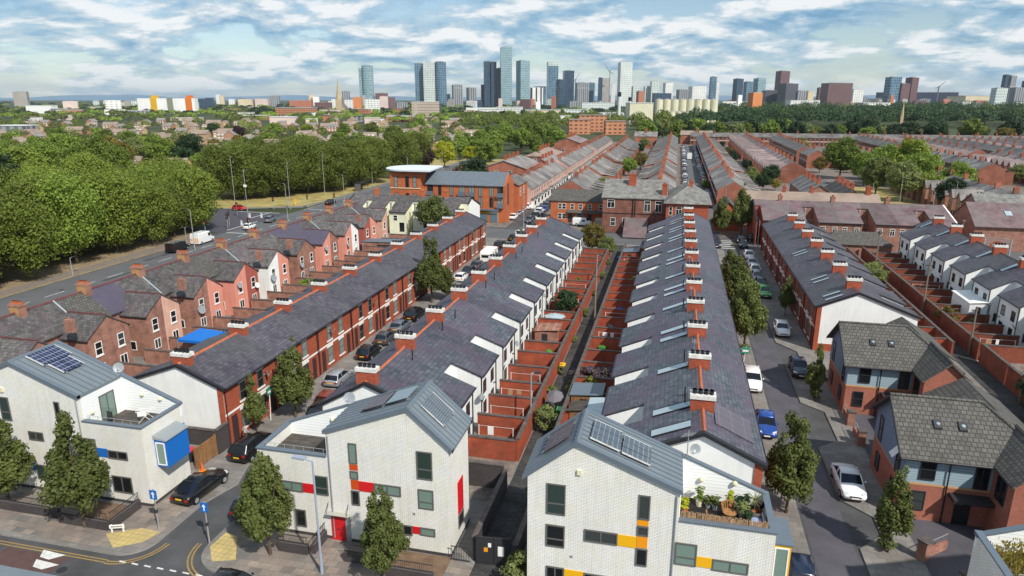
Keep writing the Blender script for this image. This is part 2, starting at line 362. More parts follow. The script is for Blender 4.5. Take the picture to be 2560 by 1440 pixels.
def chimney(parent, u, v, z0, z1, lu=.68, lv=1.62, brick=brick_red, cap=cap_white, pots=4, potm=black_trim, along='v', poth=.27):
    b = MB(); b.box(u - lu / 2, v - lv / 2, z0, u + lu / 2, v + lv / 2, z1)
    st = b.obj('chimney', brick, parent)
    if cap:
        c = MB(); c.box(u - lu / 2 - .07, v - lv / 2 - .07, z1, u + lu / 2 + .07, v + lv / 2 + .07, z1 + .3); c.obj('chimney_cap', cap, st); z1 += .3
    else:
        c = MB(); c.box(u - lu / 2 - .06, v - lv / 2 - .06, z1 - .28, u + lu / 2 + .06, v + lv / 2 + .06, z1 - .12); c.obj('chimney_cap', brick, st)
    for k in range(pots):
        t = (k + .5) / pots - .5; q = MB(); x, y = (u, v + t * (lv - .1)) if along == 'v' else (u + t * (lu - .1), v)
        q.tube((x, y, z1 - .02), (x, y, z1 + poth), .16, .14, 8); q.tube((x, y, z1 + poth - .06), (x, y, z1 + poth), .185, .185, 8); q.obj('chimney_pot', potm, st)
    return st
def roofslab(prof, t=.14):
    return prof + [(v, z - t) for v, z in reversed(prof)]
def zat(prof, v):
    for (a, za), (b, zb) in zip(prof, prof[1:]):
        if a <= v <= b: return za + (zb - za) * (v - a) / (b - a)
    return prof[-1][1]

# ---------------------------------------------------------------- terraced house of the near rows
def terrace_house(name, cfg, left):
    """local x along the street 0..w, y = depth from the street front, z up. left: rear wing at the x=0 side"""
    w, vr, zr, vm, vo, zo, ze = (cfg[k] for k in ('w', 'vr', 'zr', 'vm', 'vo', 'zo', 'ze'))
    zm = zr + (zo - zr) * (vm - vr) / (vo - vr); wing = cfg.get('wing', 2.65)
    u0, u1 = (0, wing) if left else (w - wing, w)
    t = thing(name, None, None); tag(t, cat='house')
    fw, rw, rf = cfg['front'], cfg['rear'], cfg['roof']
    a = MB(); a.poly([(0, 0, 0), (w, 0, 0), (w, 0, ze), (0, 0, ze)]); a.obj('front_wall', fw, t)
    a = MB()
    e0, e1 = (u1, w) if left else (0, u0)
    a.poly([(e1, vm, 0), (e0, vm, 0), (e0, vm, zm), (e1, vm, zm)])
    a.poly([(u1, vo, 0), (u0, vo, 0), (u0, vo, zo), (u1, vo, zo)])
    us = u1 if left else u0
    a.poly([(us, vm, 0), (us, vo, 0), (us, vo, zo), (us, vm, zm)])
    a.obj('rear_wall', rw, t)
    ov = .28; sl = (zr - zo) / (vo - vr); sf = (zr - ze) / vr
    r = MB(); k = .05
    r.px(roofslab([(-ov, ze - ov * sf + k), (vr, zr + k), (vm + .12, zm - .12 * sl + k)]), 0, w)
    q0, q1 = (u0, u1 + .12) if left else (u0 - .12, u1)
    r.px(roofslab([(vm + .12, zm - .12 * sl + k), (vo + ov, zo - ov * sl + k)]), q0, q1)
    ro = r.obj('roof', rf, t)
    b = MB()
    b.tube((0, -ov - .05, ze - ov * sf - .03), (w, -ov - .05, ze - ov * sf - .03), .07, n=6); b.obj('gutter', black_trim, t); b = MB()
    b.tube((q0, vo + ov + .05, zo - ov * sl - .03), (q1, vo + ov + .05, zo - ov * sl - .03), .07, n=6); b.obj('gutter', black_trim, t); b = MB()
    b.px([(vm + .1, zm - .25), (vo + .1, zo - .25), (vo + .1, zo - .1), (vm + .1, zm - .1)], us - .03, us + .03)
    b.obj('wing_verge', black_trim, t)
    if cfg.get('ridge'):
        b = MB(); b.px([(vr - .16, zr - .03), (vr, zr + .14), (vr + .16, zr - .03), (vr, zr + .02)], 0, w); b.obj('ridge_tiles', cfg['ridge'], ro)
    if cfg.get('front_detail'):
        dx = .55 if left else w - .55 - .95; wx = w - 1.9 if left else .75
        window(t, (wx, 0, .75), X3, -Y3, 1.1, 1.75, cfg['fm'], glass); lintel_sill(t, (wx, 0, .75), X3, -Y3, 1.1, 1.75, white)
        window(t, (wx + .1, 0, 3.35), X3, -Y3, .95, 1.6, cfg['fm'], glass); lintel_sill(t, (wx + .1, 0, 3.35), X3, -Y3, .95, 1.6, white)
        d = MB(); d.fbox(V((dx, 0, 0)), X3, -Y3, 0, .95, 0, 2.15, 0, .03); d.fbox(V((dx, 0, 0)), X3, -Y3, .06, .89, 2.2, 2.5, 0, .03)
        do = d.obj('door', cfg['doorm'], t)
        d = MB()
        for x in (dx - .28, dx + .97): d.fbox(V((x, 0, 0)), X3, -Y3, 0, .26, 0, 2.6, 0, .13)
        d.obj('door_surround', cfg['front'], do)
        d = MB(); d.fbox(V((0, 0, 2.78)), X3, -Y3, 0, w, 0, .17, 0, .05); d.obj('white_band', white, t)
        d = MB(); d.tube((.12 if left else w - .12, -.08, 0), (.12 if left else w - .12, -.08, ze - .2), .045, n=6); d.obj('drainpipe', black_trim, t)
    if cfg.get('rear_detail'):
        um = (u0 + u1) / 2
        for z in (.9, 3.0): window(t, (um + .5, vo, z), -X3, Y3, .95, 1.25, frame_black, glass_dark)
        sgn = 1 if left else -1; en = X3 * sgn; ex = Y3 * sgn
        uu = V((us, vm + .9 if left else vm + 1.7, .9)); window(t, uu, ex, en, .8, 1.1, frame_black, glass_dark, 'plain')
        um2 = (e0 + e1) / 2; window(t, (um2 + .35, vm, 3.1), -X3, Y3, .7, 1.2, frame_black, glass_dark)
        d = MB(); d.tube((us - .1 * sgn, vo + .08, 0), (us - .1 * sgn, vo + .08, zo - .2), .05, n=6); d.tube((us - .1 * sgn, vo + .08, 2.4), (us - 1.0 * sgn, vo + .08, 2.7), .04, n=5); d.obj('drainpipe', black_trim, t)
    return t, dict(u0=u0, u1=u1, us=us, zm=zm)
def gable_end(parent, cfg, x, full=True, m=None, trim=True, brick_edge=None):
    vr, zr, vm, vo, zo, ze = (cfg[k] for k in ('vr', 'zr', 'vm', 'vo', 'zo', 'ze'))
    g = MB(); zm = zr + (zo - zr) * (vm - vr) / (vo - vr)
    back = [(vo, zo), (vo, 0)] if full else [(vm, zm), (vm, 0)]
    g.px([(0, 0), (0, ze), (vr, zr)] + back, x - .1, x + .02) if x < 1 else g.px([(0, 0), (0, ze), (vr, zr)] + back, x - .02, x + .1)
    g.obj('gable_wall', m or render_white, parent)
    b = MB(); pr = [(-.3, ze - .3 * (zr - ze) / vr + .1), (vr, zr + .1)] + ([(vo + .3, zo - .3 * (zr - zo) / (vo - vr) + .1)] if full else [(vm + .2, zm)])
    x0, x1 = (x - .28, x - .002) if x < 1 else (x + .002, x + .28)
    b.px([(v, z + .004) for v, z in pr] + [(v, z - .26) for v, z in reversed(pr)], x0, x1); b.obj('verge', black_trim, parent)
    if brick_edge:
        b = MB(); xx = (x - .16, x - .102) if x < 1 else (x + .102, x + .16); b.box(xx[0], -.06, 0, xx[1], .45, ze - .05); b.obj('brick_quoin', brick_edge, parent)
def place_row(protos, frame, n, names, first_left=True):
    """protos: (right wing, left wing) prototypes; frame(i) -> (location, rotation)"""
    out = []
    for i in range(n):
        o = copy_tree(protos[1 if (i % 2 == 0) == first_left else 0]); loc, rz = frame(i)
        o.location = loc; o.rotation_euler = (0, 0, rz); o['label'] = names(i); out.append(o)
    return out

# ---------------------------------------------------------------- cars
def loft(stations, ring):
    """rings of equal length along the car"""
    q = MB(); n = len(ring(stations[0]))
    for s in stations: q.v += ring(s)
    for a in range(len(stations) - 1):
        for k in range(n):
            j = (k + 1) % n; q.f.append((a * n + k, a * n + j, (a + 1) * n + j, (a + 1) * n + k)); q.m.append(0)
    q.f.append(tuple(reversed(range(n)))); q.f.append(tuple((len(stations) - 1) * n + k for k in range(n))); q.m += [0, 0]
    return q
def make_car(name, kind='hatch'):
    L, Wd, Hh = dict(hatch=(4.0, 1.74, 1.48), saloon=(4.6, 1.82, 1.42), suv=(4.5, 1.86, 1.66), small=(3.6, 1.64, 1.5))[kind]
    t = thing(name, None, 'car'); h2 = Wd / 2; a = L / 2
    hood = {'hatch': .93, 'saloon': .88, 'suv': 1.06, 'small': .95}[kind]; belt = hood + .05
    tailz = belt + .02 if kind != 'saloon' else belt - .02
    st = [(-a, .80, .40, tailz - .22), (-a + .10, .93, .30, tailz - .06), (-a + .5, .99, .24, tailz), (-.2, 1.0, .22, belt), (a - 1.25, 1.0, .22, hood + .02), (a - .75, .985, .24, hood - .06), (a - .25, .92, .28, hood - .2), (a, .74, .36, .62)]
    def ring(s):
        x, k, zb, zt = s; h = h2 * k
        return [(x, -h * .92, zb), (x, -h, zb + .12), (x, -h, zb + (zt - zb) * .62), (x, -h * .955, zt - .05), (x, -h * .86, zt), (x, 0, zt + .035), (x, h * .86, zt), (x, h * .955, zt - .05), (x, h, zb + (zt - zb) * .62), (x, h, zb + .12), (x, h * .92, zb)]
    body = loft(st, ring).obj('body', PAINT['black'], t, smooth=True)
    r0, r1 = {'hatch': (-a + .12, a - 1.15), 'saloon': (-a + .55, a - 1.3), 'suv': (-a + .08, a - 1.2), 'small': (-a + .1, a - .95)}[kind]
    rt0 = r0 + (.45 if kind != 'saloon' else .95); rt1 = r1 - .85
    g = loft([(r0, .90, belt - .02), (rt0, .74, Hh - .07), ((rt0 + rt1) / 2, .76, Hh - .03), (rt1, .74, Hh - .07), (r1, .88, hood)],
             lambda s: [(s[0], -h2 * .9, belt - .12), (s[0], -h2 * s[1], s[2] - .04), (s[0], -h2 * s[1] * .9, s[2]), (s[0], h2 * s[1] * .9, s[2]), (s[0], h2 * s[1], s[2] - .04), (s[0], h2 * .9, belt - .12)])
    g.obj('windows', carglass, t)
    r = loft([(rt0 - .06, .70, Hh - .085), (rt0 + .1, .745, Hh - .035), ((rt0 + rt1) / 2, .77, Hh + .012), (rt1 - .05, .745, Hh - .03), (rt1 + .08, .71, Hh - .08)],
             lambda s: [(s[0], -h2 * s[1] * 1.01, s[2] - .06), (s[0], -h2 * s[1] * .93, s[2]), (s[0], 0, s[2] + .025), (s[0], h2 * s[1] * .93, s[2]), (s[0], h2 * s[1] * 1.01, s[2] - .06)])
    r.obj('roof', PAINT['black'], t, smooth=True)
    b = MB()
    for y in (-1, 1):
        for (xa, za, ka), (xb, zb, kb) in (((r0 + .02, belt - .03, .91), (rt0, Hh - .06, .76)), ((r1, hood - .01, .89), (rt1, Hh - .06, .76)), (((rt0 + rt1) / 2 - .05, belt - .05, .925), ((rt0 + rt1) / 2 - .05, Hh - .05, .785))):
            b.tube((xa, y * h2 * ka, za), (xb, y * h2 * kb, zb), .045, n=5)
    b.obj('pillars', PAINT['black'], t)
    for x in (-a + .78, a - .82):
        for y in (-1, 1):
            q = MB(); q.tube((x, y * (h2 - .2), .31), (x, y * (h2 + .012), .31), .315, n=14); wo_ = q.obj('wheel', rubber, t)
            q = MB(); q.tube((x, y * (h2 - .01), .31), (x, y * (h2 + .022), .31), .2, n=10); q.obj('rim', metal_grey, wo_)
    for y in (-1, 1):
        q = MB(); q.hexa([(a - .30, y * h2 * .52, .62), (a - .06, y * h2 * .50, .60), (a - .20, y * h2 * .89, .60), (a - .5, y * h2 * .93, .64), (a - .32, y * h2 * .52, .76), (a - .12, y * h2 * .50, .72), (a - .26, y * h2 * .87, .74), (a - .52, y * h2 * .91, .8)]); q.obj('headlight', lampglass, t)
        q = MB(); q.box(-a - .005, y * h2 * .55 if y > 0 else -h2 * .86, tailz - .36, -a + .16, h2 * .86 if y > 0 else -h2 * .55, tailz - .18); q.obj('tail_light', tail_red, t)
        q = MB(); q.ball((r1 - .42, y * (h2 + .1), belt + .02), .1, .1, .075, 6, 4); q.obj('wing_mirror', PAINT['black'], t)
    q = MB(); q.box(-a - .03, -.26, .62, -a + .05, .26, .73); q.obj('number_plate', plate_y, t)
    q = MB(); q.box(a - .04, -.26, .40, a + .03, .26, .51); q.obj('number_plate', plate_w, t)
    q = MB(); q.box(a - .16, -h2 * .45, .5, a + .012, h2 * .45, .62); q.obj('grille', black_trim, t)
    return t
def paint_car(o, col):
    for ch in o.children:
        if ch.name.split('.')[0] in ('body', 'roof', 'pillars', 'wing_mirror'): setmat(ch, PAINT[col])
def make_van(name, L=5.4, Wd=2.0, Hh=2.45, small=False):
    t = thing(name, None, 'van'); a = L / 2; h2 = Wd / 2; z0 = .35; nose = 1.05 if not small else .9
    st = [(-a, .98, Hh), (-a + .05, 1, Hh), (a - 1.9, 1, Hh), (a - 1.45, .97, Hh - .12), (a - nose + .1, .95, 1.25), (a - .25, .92, 1.0), (a, .8, .75)]
    b = loft(st, lambda s: [(s[0], -h2 * s[1], z0), (s[0], -h2 * s[1], s[2] * .6), (s[0], -h2 * s[1] * .95, s[2] - .12), (s[0], -h2 * s[1] * .84, s[2]), (s[0], h2 * s[1] * .84, s[2]), (s[0], h2 * s[1] * .95, s[2] - .12), (s[0], h2 * s[1], s[2] * .6), (s[0], h2 * s[1], z0)])
    b.obj('body', PAINT['white'], t)
    q = MB(); xa, xb = a - 1.38, a - nose + .03; za, zb = Hh - .2, 1.33
    q.hexa([(xb + .02, -h2 * .86, zb), (xb + .02, h2 * .86, zb), (xa + .03, h2 * .8, za), (xa + .03, -h2 * .8, za), (xb + .07, -h2 * .86, zb), (xb + .07, h2 * .86, zb), (xa + .08, h2 * .8, za), (xa + .08, -h2 * .8, za)]); q.obj('windscreen', carglass, t)
    for y in (-1, 1):
        q = MB(); q.box(a - 2.2, y * h2 * .94, Hh * .6, a - 1.45, y * (h2 + .01), Hh - .35); q.obj('side_window', carglass, t)
        q = MB(); q.box(-a - .02, y * h2 * .8 - .06, 1.0, -a + .05, y * h2 * .8 + .06, 1.35); q.obj('tail_light', tail_red, t)
        q = MB(); q.box(a - .3, y * h2 * .7 - .16, .78, a - .03, y * h2 * .7 + .16, .98); q.obj('headlight', lampglass, t)
        for x in (-a + .95, a - .85):
            q = MB(); q.tube((x, y * (h2 - .22), .35), (x, y * (h2 + .01), .35), .35, n=14); w_ = q.obj('wheel', rubber, t)
            q = MB(); q.tube((x, y * (h2 - .01), .35), (x, y * (h2 + .022), .35), .2, n=10); q.obj('rim', metal_grey, w_)
    return t

# ---------------------------------------------------------------- trees
def crown_mesh(name, fm, nleaf, size, shape, nclump, seed, rx=1, rz=1, core=True):
    """leaf-sized faces gathered in clumps through the crown; unit-ish crown: radius rx, height 2*rz, centre 0"""
    r = random.Random(seed); q = MB(); cl = []
    for i in range(nclump):
        for _ in range(50):
            x, y, z = r.uniform(-1, 1), r.uniform(-1, 1), r.uniform(-1, 1)
            if shape == 'round': ok = .30 < x * x + y * y + z * z < 1.0
            elif shape == 'egg': k = .97 * (1 - ((z + 1) / 2) ** 1.12) + .10 if z > -.78 else .7; d = math.hypot(x, y); ok = d < k and (d > k * .45 or z > .6)
            elif shape == 'cone': k = .98 * (1 - (z + 1) / 2) + .04; d = math.hypot(x, y); ok = k * .5 < d < k
            else: ok = math.hypot(x, y) < 1 and abs(z) < .9
            if ok: break
        s = r.uniform(.20, .38) if shape != 'egg' else r.uniform(.17, .36)
        if shape in ('egg', 'cone'): s *= .62 + .3 * (1 - z) / 2
        cl.append((x * (1 - s * .6), y * (1 - s * .6), z * (1 - s * .5), s))
    tot = sum(c[3] ** 2 for c in cl)
    for (cx, cy, cz, s) in cl:
        for _ in range(max(3, int(nleaf * s * s / tot))):
            n = V((r.gauss(0, 1), r.gauss(0, 1), r.gauss(.25, 1))).normalized(); k = s * (r.random() ** .4)
            p = V(((cx + n.x * k) * rx, (cy + n.y * k) * rx, (cz + n.z * k * .8) * rz))
            m = (n + V((r.gauss(0, .55), r.gauss(0, .55), r.gauss(.25, .5)))).normalized()
            a = m.orthogonal().normalized(); b = m.cross(a); an = r.uniform(0, 6.28); a, b = a * math.cos(an) + b * math.sin(an), b * math.cos(an) - a * math.sin(an)
            h = size * r.uniform(.55, 1.25); l = h * r.uniform(.55, .9)
            q.poly([p - a * h, p - b * l, p + a * h, p + b * l])
    return q.mesh(name, fm)
def trunk_mesh(name, h, r, top, seed, spread=1.0):
    rr = random.Random(seed); q = MB(); q.tube((0, 0, -.1), (0.05, 0, h), r, r * .75, 8)
    for k in range(6):
        a = k * 1.05 + rr.uniform(-.3, .3); d = rr.uniform(.5, .95) * spread
        m = V((math.cos(a) * d * .45, math.sin(a) * d * .45, h + (top - h) * rr.uniform(.25, .45))); e = V((math.cos(a) * d, math.sin(a) * d, h + (top - h) * rr.uniform(.5, .8)))
        q.tube((0.05, 0, h * rr.uniform(.8, 1) - .05), m, r * .5, r * .33, 6); q.tube(m, e, r * .33, r * .1, 5)
    q.tube((0.05, 0, h - .05), (0, 0, top), r * .7, r * .12, 6)
    return q.mesh(name, bark)
TK = {}
def tree_kind(key, fm, nleaf, size, shape, nclump, R_, H_, trunk, n=3, tr=.18):
    """R_ crown radius, H_ total height, trunk = bare height"""
    hz = (H_ - trunk) / 2; TK[key] = (R_, H_, [(crown_mesh('crown', fm, nleaf, size, shape, nclump, 11 * i + len(key) * 7 + 3, R_, hz), trunk_mesh('trunk', trunk + .3, tr, H_ - hz * .5, i + 5, R_ * .8)) for i in range(n)], trunk + hz)
TN = [0]
def tree(key, x, y, label, name='tree', s=1.0, sz=None, group=None, z=.1, fm=None):
    R_, H_, ms_, zc = TK[key]; TN[0] += 1; r = random.Random(TN[0] * 13 + 1)
    t = thing(name, label, 'tree', (x, y, z), r.uniform(0, 6.28), group); t.scale = (s, s, sz or s * r.uniform(.95, 1.08))
    cm, tm = ms_[TN[0] % len(ms_)]
    c = bpy.data.objects.new('crown', cm); COL.objects.link(c); c.parent = t; c.location = (0, 0, zc)
    if fm: setmat(c, fm)
    k = bpy.data.objects.new('trunk', tm); COL.objects.link(k); k.parent = t
    return t
tree_kind('street', F_street, 14000, .115, 'egg', 84, 2.1, 8.5, 1.6, 4, .12)
tree_kind('slim', F_street, 6000, .10, 'egg', 70, 1.25, 6.8, 1.3, 2, .07)
tree_kind('belt', F_belt, 17000, .22, 'round', 110, 6.6, 15.5, .9, 4, .3)
tree_kind('garden', F_mid, 6000, .25, 'round', 70, 4.2, 9.0, 1.5, 4, .2)
tree_kind('far', F_mid, 2200, .52, 'round', 48, 6.0, 12.0, 1.5, 4, .25)
tree_kind('bush', F_mid, 1800, .11, 'round', 30, 1.2, 2.4, .1, 2, .05)
tree_kind('conifer', F_conifer, 1800, .12, 'cone', 60, .8, 2.6, .1, 1, .05)
# ---------------------------------------------------------------- the ground, roads and pavements
def sheet(name, pts, z, m, kind='structure'):
    q = MB(); q.poly([(x, y, z) for x, y in pts]); return struct(name, q, m, kind)
def slab(name, pts, z1, m, z0=-.1):
    q = MB(); q.pz(pts, z0, z1, 0)
    o = struct(name, q, [m, kerb_m]);
    for p in o.data.polygons:
        if abs(p.normal.z) < .5: p.material_index = 1
    return o
def arc(cx, cy, r, a0, a1, n=8): return [(cx + r * math.cos(R(a0 + (a1 - a0) * k / n)), cy + r * math.sin(R(a0 + (a1 - a0) * k / n))) for k in range(n + 1)]
sheet('ground', [(-14000, -300), (14000, -300), (14000, 16000), (-14000, 16000)], -.06, grass_m)
sheet('estate_ground', [(-75, 150), (250, 150), (250, 480), (-75, 480)], -.03, yard_m)
sheet('road', [(-99, 5), (70, 5), (70, 152), (-86, 152), (-99, 152)], 0, asphalt)
LP = [(-84.5, 31.5)] + [(-36, 31.5)] + arc(-34.4, 33.4, 1.9, -90, 0) + [(-32.5, 38), (-31.6, 41), (-32.4, 43.5), (-32.7, 46), (-32.7, 137)] + arc(-34.2, 137.2, 1.5, 0, 90) + [(-84.5, 138.7)]
slab('pavement', LP, .12, paving)
MP = arc(-26.6, 33.9, 2.4, 180, 270) + [(8.3, 31.5)] + arc(8.3, 33.4, 1.9, -90, 0) + [(10.2, 137)] + arc(8.7, 137.2, 1.5, 0, 90) + arc(-27.5, 137.2, 1.5, 90, 180)
slab('pavement', MP, .12, paving)
RP = [(15.3, 31.5), (13.5, 33), (13.5, 43.4), (15.3, 45.3), (15.3, 47.5), (13.5, 49.3), (13.4, 57.4), (15.3, 59.1), (15.3, 64.9), (13.4, 66.6), (13.4, 76.9), (15.3, 79), (15.3, 81.5), (13.3, 84.3), (13.2, 137)] + arc(14.7, 137.2, 1.5, 180, 90) + [(69, 138.7), (69, 31.5)]
slab('pavement', RP, .12, paving)
sheet('pavement', [(-84, 31.9), (-36.5, 31.9), (-34.4, 32.2), (-33, 33.5), (-33, 41), (-36.2, 41), (-36.2, 36.4), (-84, 36.4)], .126, paving_near)
sheet('pavement', [(-28.6, 33.8), (-26.6, 31.9), (8, 31.9), (9.8, 33.5), (9.8, 41), (6.6, 41), (6.6, 34.2), (-7.4, 34.2), (-12.6, 36.2), (-26.3, 36.2), (-26.3, 44), (-28.6, 44)], .126, paving_near)
sheet('tactile_paving', [(-34.9, 32), (-33.5, 32.9), (-33.0, 34.2), (-34.6, 34.3), (-36.6, 33.2)], .131, tactile)
sheet('tactile_paving', [(-28.7, 33.6), (-27.6, 32.3), (-26.2, 32.8), (-27.6, 35.0), (-28.6, 35.2)], .131, tactile)
for r in (1.98, 2.22):
    for (cx, cy, a0, a1, ex) in ((-34.4, 33.4, -90, 0, 'l'), (-26.6, 33.9, 180, 270, 'm')):
        rr = r + .45 + (.5 if ex == 'm' else 0); p1 = arc(cx, cy, rr, a0, a1, 10); p2 = arc(cx, cy, rr + .11, a0, a1, 10)
        pts = p1 + p2[::-1]
        sheet('yellow_line', pts, .005, paint_y)
    sheet('yellow_line', [(-60, 31.05 - r + 1.98), (-34.4, 31.05 - r + 1.98), (-34.4, 30.95 - r + 1.98), (-60, 30.95 - r + 1.98)], .005, paint_y)
for k in range(7): sheet('road_marking', [(-33.6 + k * .95, 31.15), (-33.1 + k * .95, 31.12), (-33.1 + k * .95, 31.0), (-33.6 + k * .95, 31.03)], .0055, paint_w)
for (x, y) in ((-39.4, 30.9), (-39.0, 30.0)): sheet('road_marking', [(x, y), (x + 1.9, y - .12), (x + 1.2, y - .75), (x + .4, y - .65)], .0055, paint_w)
sheet('raised_table', [(-42, 30.6), (-37, 30.6), (-37, 28), (-42, 28)], .0045, plain('red_asphalt', (.10, .06, .055), .85, var=.2))
for x, y, w, h in ((-31, 48, 1.2, 3), (-31.5, 63, .9, 5), (-30.2, 80, 1.4, 2.5), (11.0, 52, 1.1, 3.2), (12.0, 62, .8, 2), (10.9, 84, 1.6, 4), (11.8, 101, 1, 3), (-20, 29.2, 3.5, 1.2), (-34, 28.9, 2.5, .9), (-91, 90, 1, 6), (-95, 104, 1.2, 9), (14.0, 60, .9, 2.2), (-8.5, 29.8, 2, .8)): sheet('road_patch', [(x, y), (x + w, y), (x + w, y + h), (x, y + h)], .0125 if x < -80 else .006 if x > 10.3 and x < 13.2 else .007, asphalt)
for x, y in ((-30.8, 52), (-30.5, 71), (11.6, 56), (11.9, 70), (12.2, 90), (-26, 29.4), (-36.5, 29.5), (-92.5, 84)): struct('manhole_cover', MB().pz([(x + .32 * math.cos(R(a)), y + .32 * math.sin(R(a))) for a in range(0, 360, 30)], .001, .016 if x > -80 else .02), dark_metal)
# back yards, alleys
sheet('yard_ground', [(-15.9, 43), (-11.2, 43), (-11.2, 127), (-15.9, 127)], .134, yard_m)
sheet('yard_ground', [(-8.4, 39), (-4.0, 39), (-4.0, 134), (-8.4, 134)], .134, yard_m)
sheet('yard_ground', [(27, 62), (32.2, 62), (32.2, 137), (27, 137)], .134, yard_m)
sheet('yard_ground', [(35.0, 62), (44, 62), (44, 137), (35.0, 137)], .134, yard_m)
sheet('alley', [(-11, 31.9), (-8.7, 31.9), (-8.6, 138), (-11, 138)], .136, alley_m)
sheet('alley', [(32.4, 60), (34.8, 60), (34.8, 138), (32.4, 138)], .136, alley_m)
sheet('yard_ground', [(-56.5, 42), (-45.2, 42), (-45.2, 128), (-56.5, 128)], .134, yard_m)
sheet('side_road', [(10.4, 31), (13.2, 31), (13.1, 137), (10.4, 137)], .004, asphalt_new)
sheet('forecourt', [(17.2, 31.9), (32, 31.9), (32, 66), (17.2, 66)], .13, asphalt_new)
sheet('garden_soil', [(-40.5, 34.0), (-36.6, 34.0), (-36.6, 36.4), (-40.5, 36.4)], .14, earth)
sheet('garden_gravel', [(-16.5, 33.6), (-12.6, 33.6), (-12.6, 36.2), (-16.5, 36.2)], .14, earth)
# cross street, main road, verges
sheet('road', [(-99, 139), (75, 139), (75, 150.5), (-99, 150.5)], .004, asphalt_far)
sheet('main_road', [(-97, 40), (-86, 40), (-86, 330), (-97, 330)], .008, asphalt_far)
sheet('side_road', [(-200, 146), (-96.5, 131), (-96.5, 158), (-120, 160), (-200, 164)], .0065, plain('purple_asphalt', (.075, .07, .09), .85, var=.2))
slab('pavement', [(-86, 40), (-84.4, 40), (-84.4, 138.7), (-86, 136)], .12, paving)
slab('pavement', [(-72, 40), (-69, 40), (-69, 138), (-72, 138)], .121, paving)
sheet('verge', [(-84.4, 40), (-72, 40), (-72, 138), (-84.4, 138)], .10, verge_m)
sheet('verge', [(-160, 30), (-97.3, 40), (-97.3, 122), (-101, 131), (-160, 138)], .02, verge_m)
sheet('footpath', [(-101, 40), (-98.2, 40), (-98.2, 122), (-101, 128)], .03, plain('path_pale', (.20, .165, .14), .9, var=.2))
sheet('dry_grass', [(-200, 166), (-120, 162.5), (-98, 170), (-97.5, 330), (-200, 330)], .02, drygrass)
sheet('footpath', [(-120, 162.5), (-118, 160.5), (-99, 168), (-97.2, 180), (-97.2, 330), (-99.5, 330), (-99.5, 180), (-101, 170)], .035, plain('path_grey', (.17, .165, .16), .9, var=.2))
sheet('verge', [(-86, 168), (-70, 168), (-66, 330), (-86, 330)], .02, drygrass)
for k in range(26): sheet('road_marking', [(-91.55, 44 + k * 6), (-91.4, 44 + k * 6), (-91.4, 47.5 + k * 6), (-91.55, 47.5 + k * 6)], .014, paint_w)
for x in (-97.0 + .2, -86.3): sheet('road_marking', [(x, 165), (x + .12, 165), (x + .12, 320), (x, 320)], .014, paint_w)
for (x, y, w, h) in ((-103, 150, .3, 9), (-98.5, 134, .3, 12), (-112, 158.2, 12, .3), (-92, 131, 5, .35), (-96.8, 131.5, 5, .35), (-88, 166, 3, .3), (-96, 166, 4, .3)):
    sheet('road_marking', [(x, y), (x + w, y), (x + w, y + h), (x, y + h)], .014, paint_w)
for x0, x1 in ((-32, -26), (8.5, 12.5)):
    for k in range(5): sheet('road_marking', [(x0 + .3, 140 + k * 1.9), (x1, 140 + k * 1.9), (x1, 140.4 + k * 1.9), (x0 + .3, 140.4 + k * 1.9)], .009, paint_w)
for (x0, x1, y0, y1) in ((-37.6, -32.2, 150, 450), (2.6, 11, 150, 452), (45.5, 53.5, 240, 452), (82, 90, 150, 452), (95, 101.5, 150, 452)):
    sheet('side_road', [(x0, y0), (x1, y0), (x1, y1), (x0, y1)], .006, asphalt_far if x0 > -30 else asphalt)
sheet('park_grass', [(48, 196), (68, 176), (70, 252), (50, 252)], .01, drygrass)
sheet('park_grass', [(-32, 128), (-27.5, 128), (-27.5, 137), (-32, 137)], .13, drygrass)

# ---------------------------------------------------------------- near terraces
def row(cfg, name, X, y0, n, rz, first_left, label, group, chim_u, chim_every=2, chim_start=0, opts=None, skip=()):
    pr = terrace_house(name, cfg, False), terrace_house(name, cfg, True)
    def fr(i): return ((X, y0 + i * cfg['w'], 0), R(90)) if rz > 0 else ((X, y0 + (i + 1) * cfg['w'], 0), R(-90))
    hs = place_row((pr[0][0], pr[1][0]), fr, n, label, first_left)
    for p in pr: purge(p[0])
    for i, h in enumerate(hs):
        h['group'] = group
        if i % chim_every == chim_start and chim_u is not None and i not in skip:
            chimney(h, chim_u, cfg['vr'] + cfg.get('chv', 0), cfg['zr'] - .55, cfg['zr'] + cfg.get('chh', 1.0), brick=cfg.get('cb', brick_red), pots=4)
    return hs
BASE = dict(w=3.95, fm=frame_dark, doorm=brick_dark, ridge=ridge_red)
cB = dict(BASE, vr=4.15, zr=7.2, vm=7.5, vo=8.9, zo=5.5, ze=5.5, chh=.55, front=brick_red, rear=render_white, roof=slate_b, front_detail=True, doorm=plain('door_dark', (.05, .03, .03), .6))
B = row(cB, 'terraced_house', -36.0, 46.1, 21, 1, True, lambda i: f'red brick house under purple slates, {ordw(i + 1)} from the gable near the blue box', 'terrace with white string course along the narrow street', .75)
gable_end(B[0], cB, 0, brick_edge=brick_red); gable_end(B[-1], cB, cB['w'], False, m=brick_red)
cC = dict(BASE, vr=3.75, zr=7.7, vm=7.65, vo=10.4, zo=5.2, ze=5.6, chh=.8, front=brick_red, rear=render_white, roof=slate_c, rear_detail=True)
C = row(cC, 'terraced_house', -26.2, 45.2, 20, -1, True, lambda i: f'white-backed house with red ridge, {ordw(i + 1)} from the gable behind the red panels', 'white-backed terrace opposite the narrow street', cC['w'] - .5)
gable_end(C[0], cC, cC['w'], False); gable_end(C[-1], cC, 0, False)
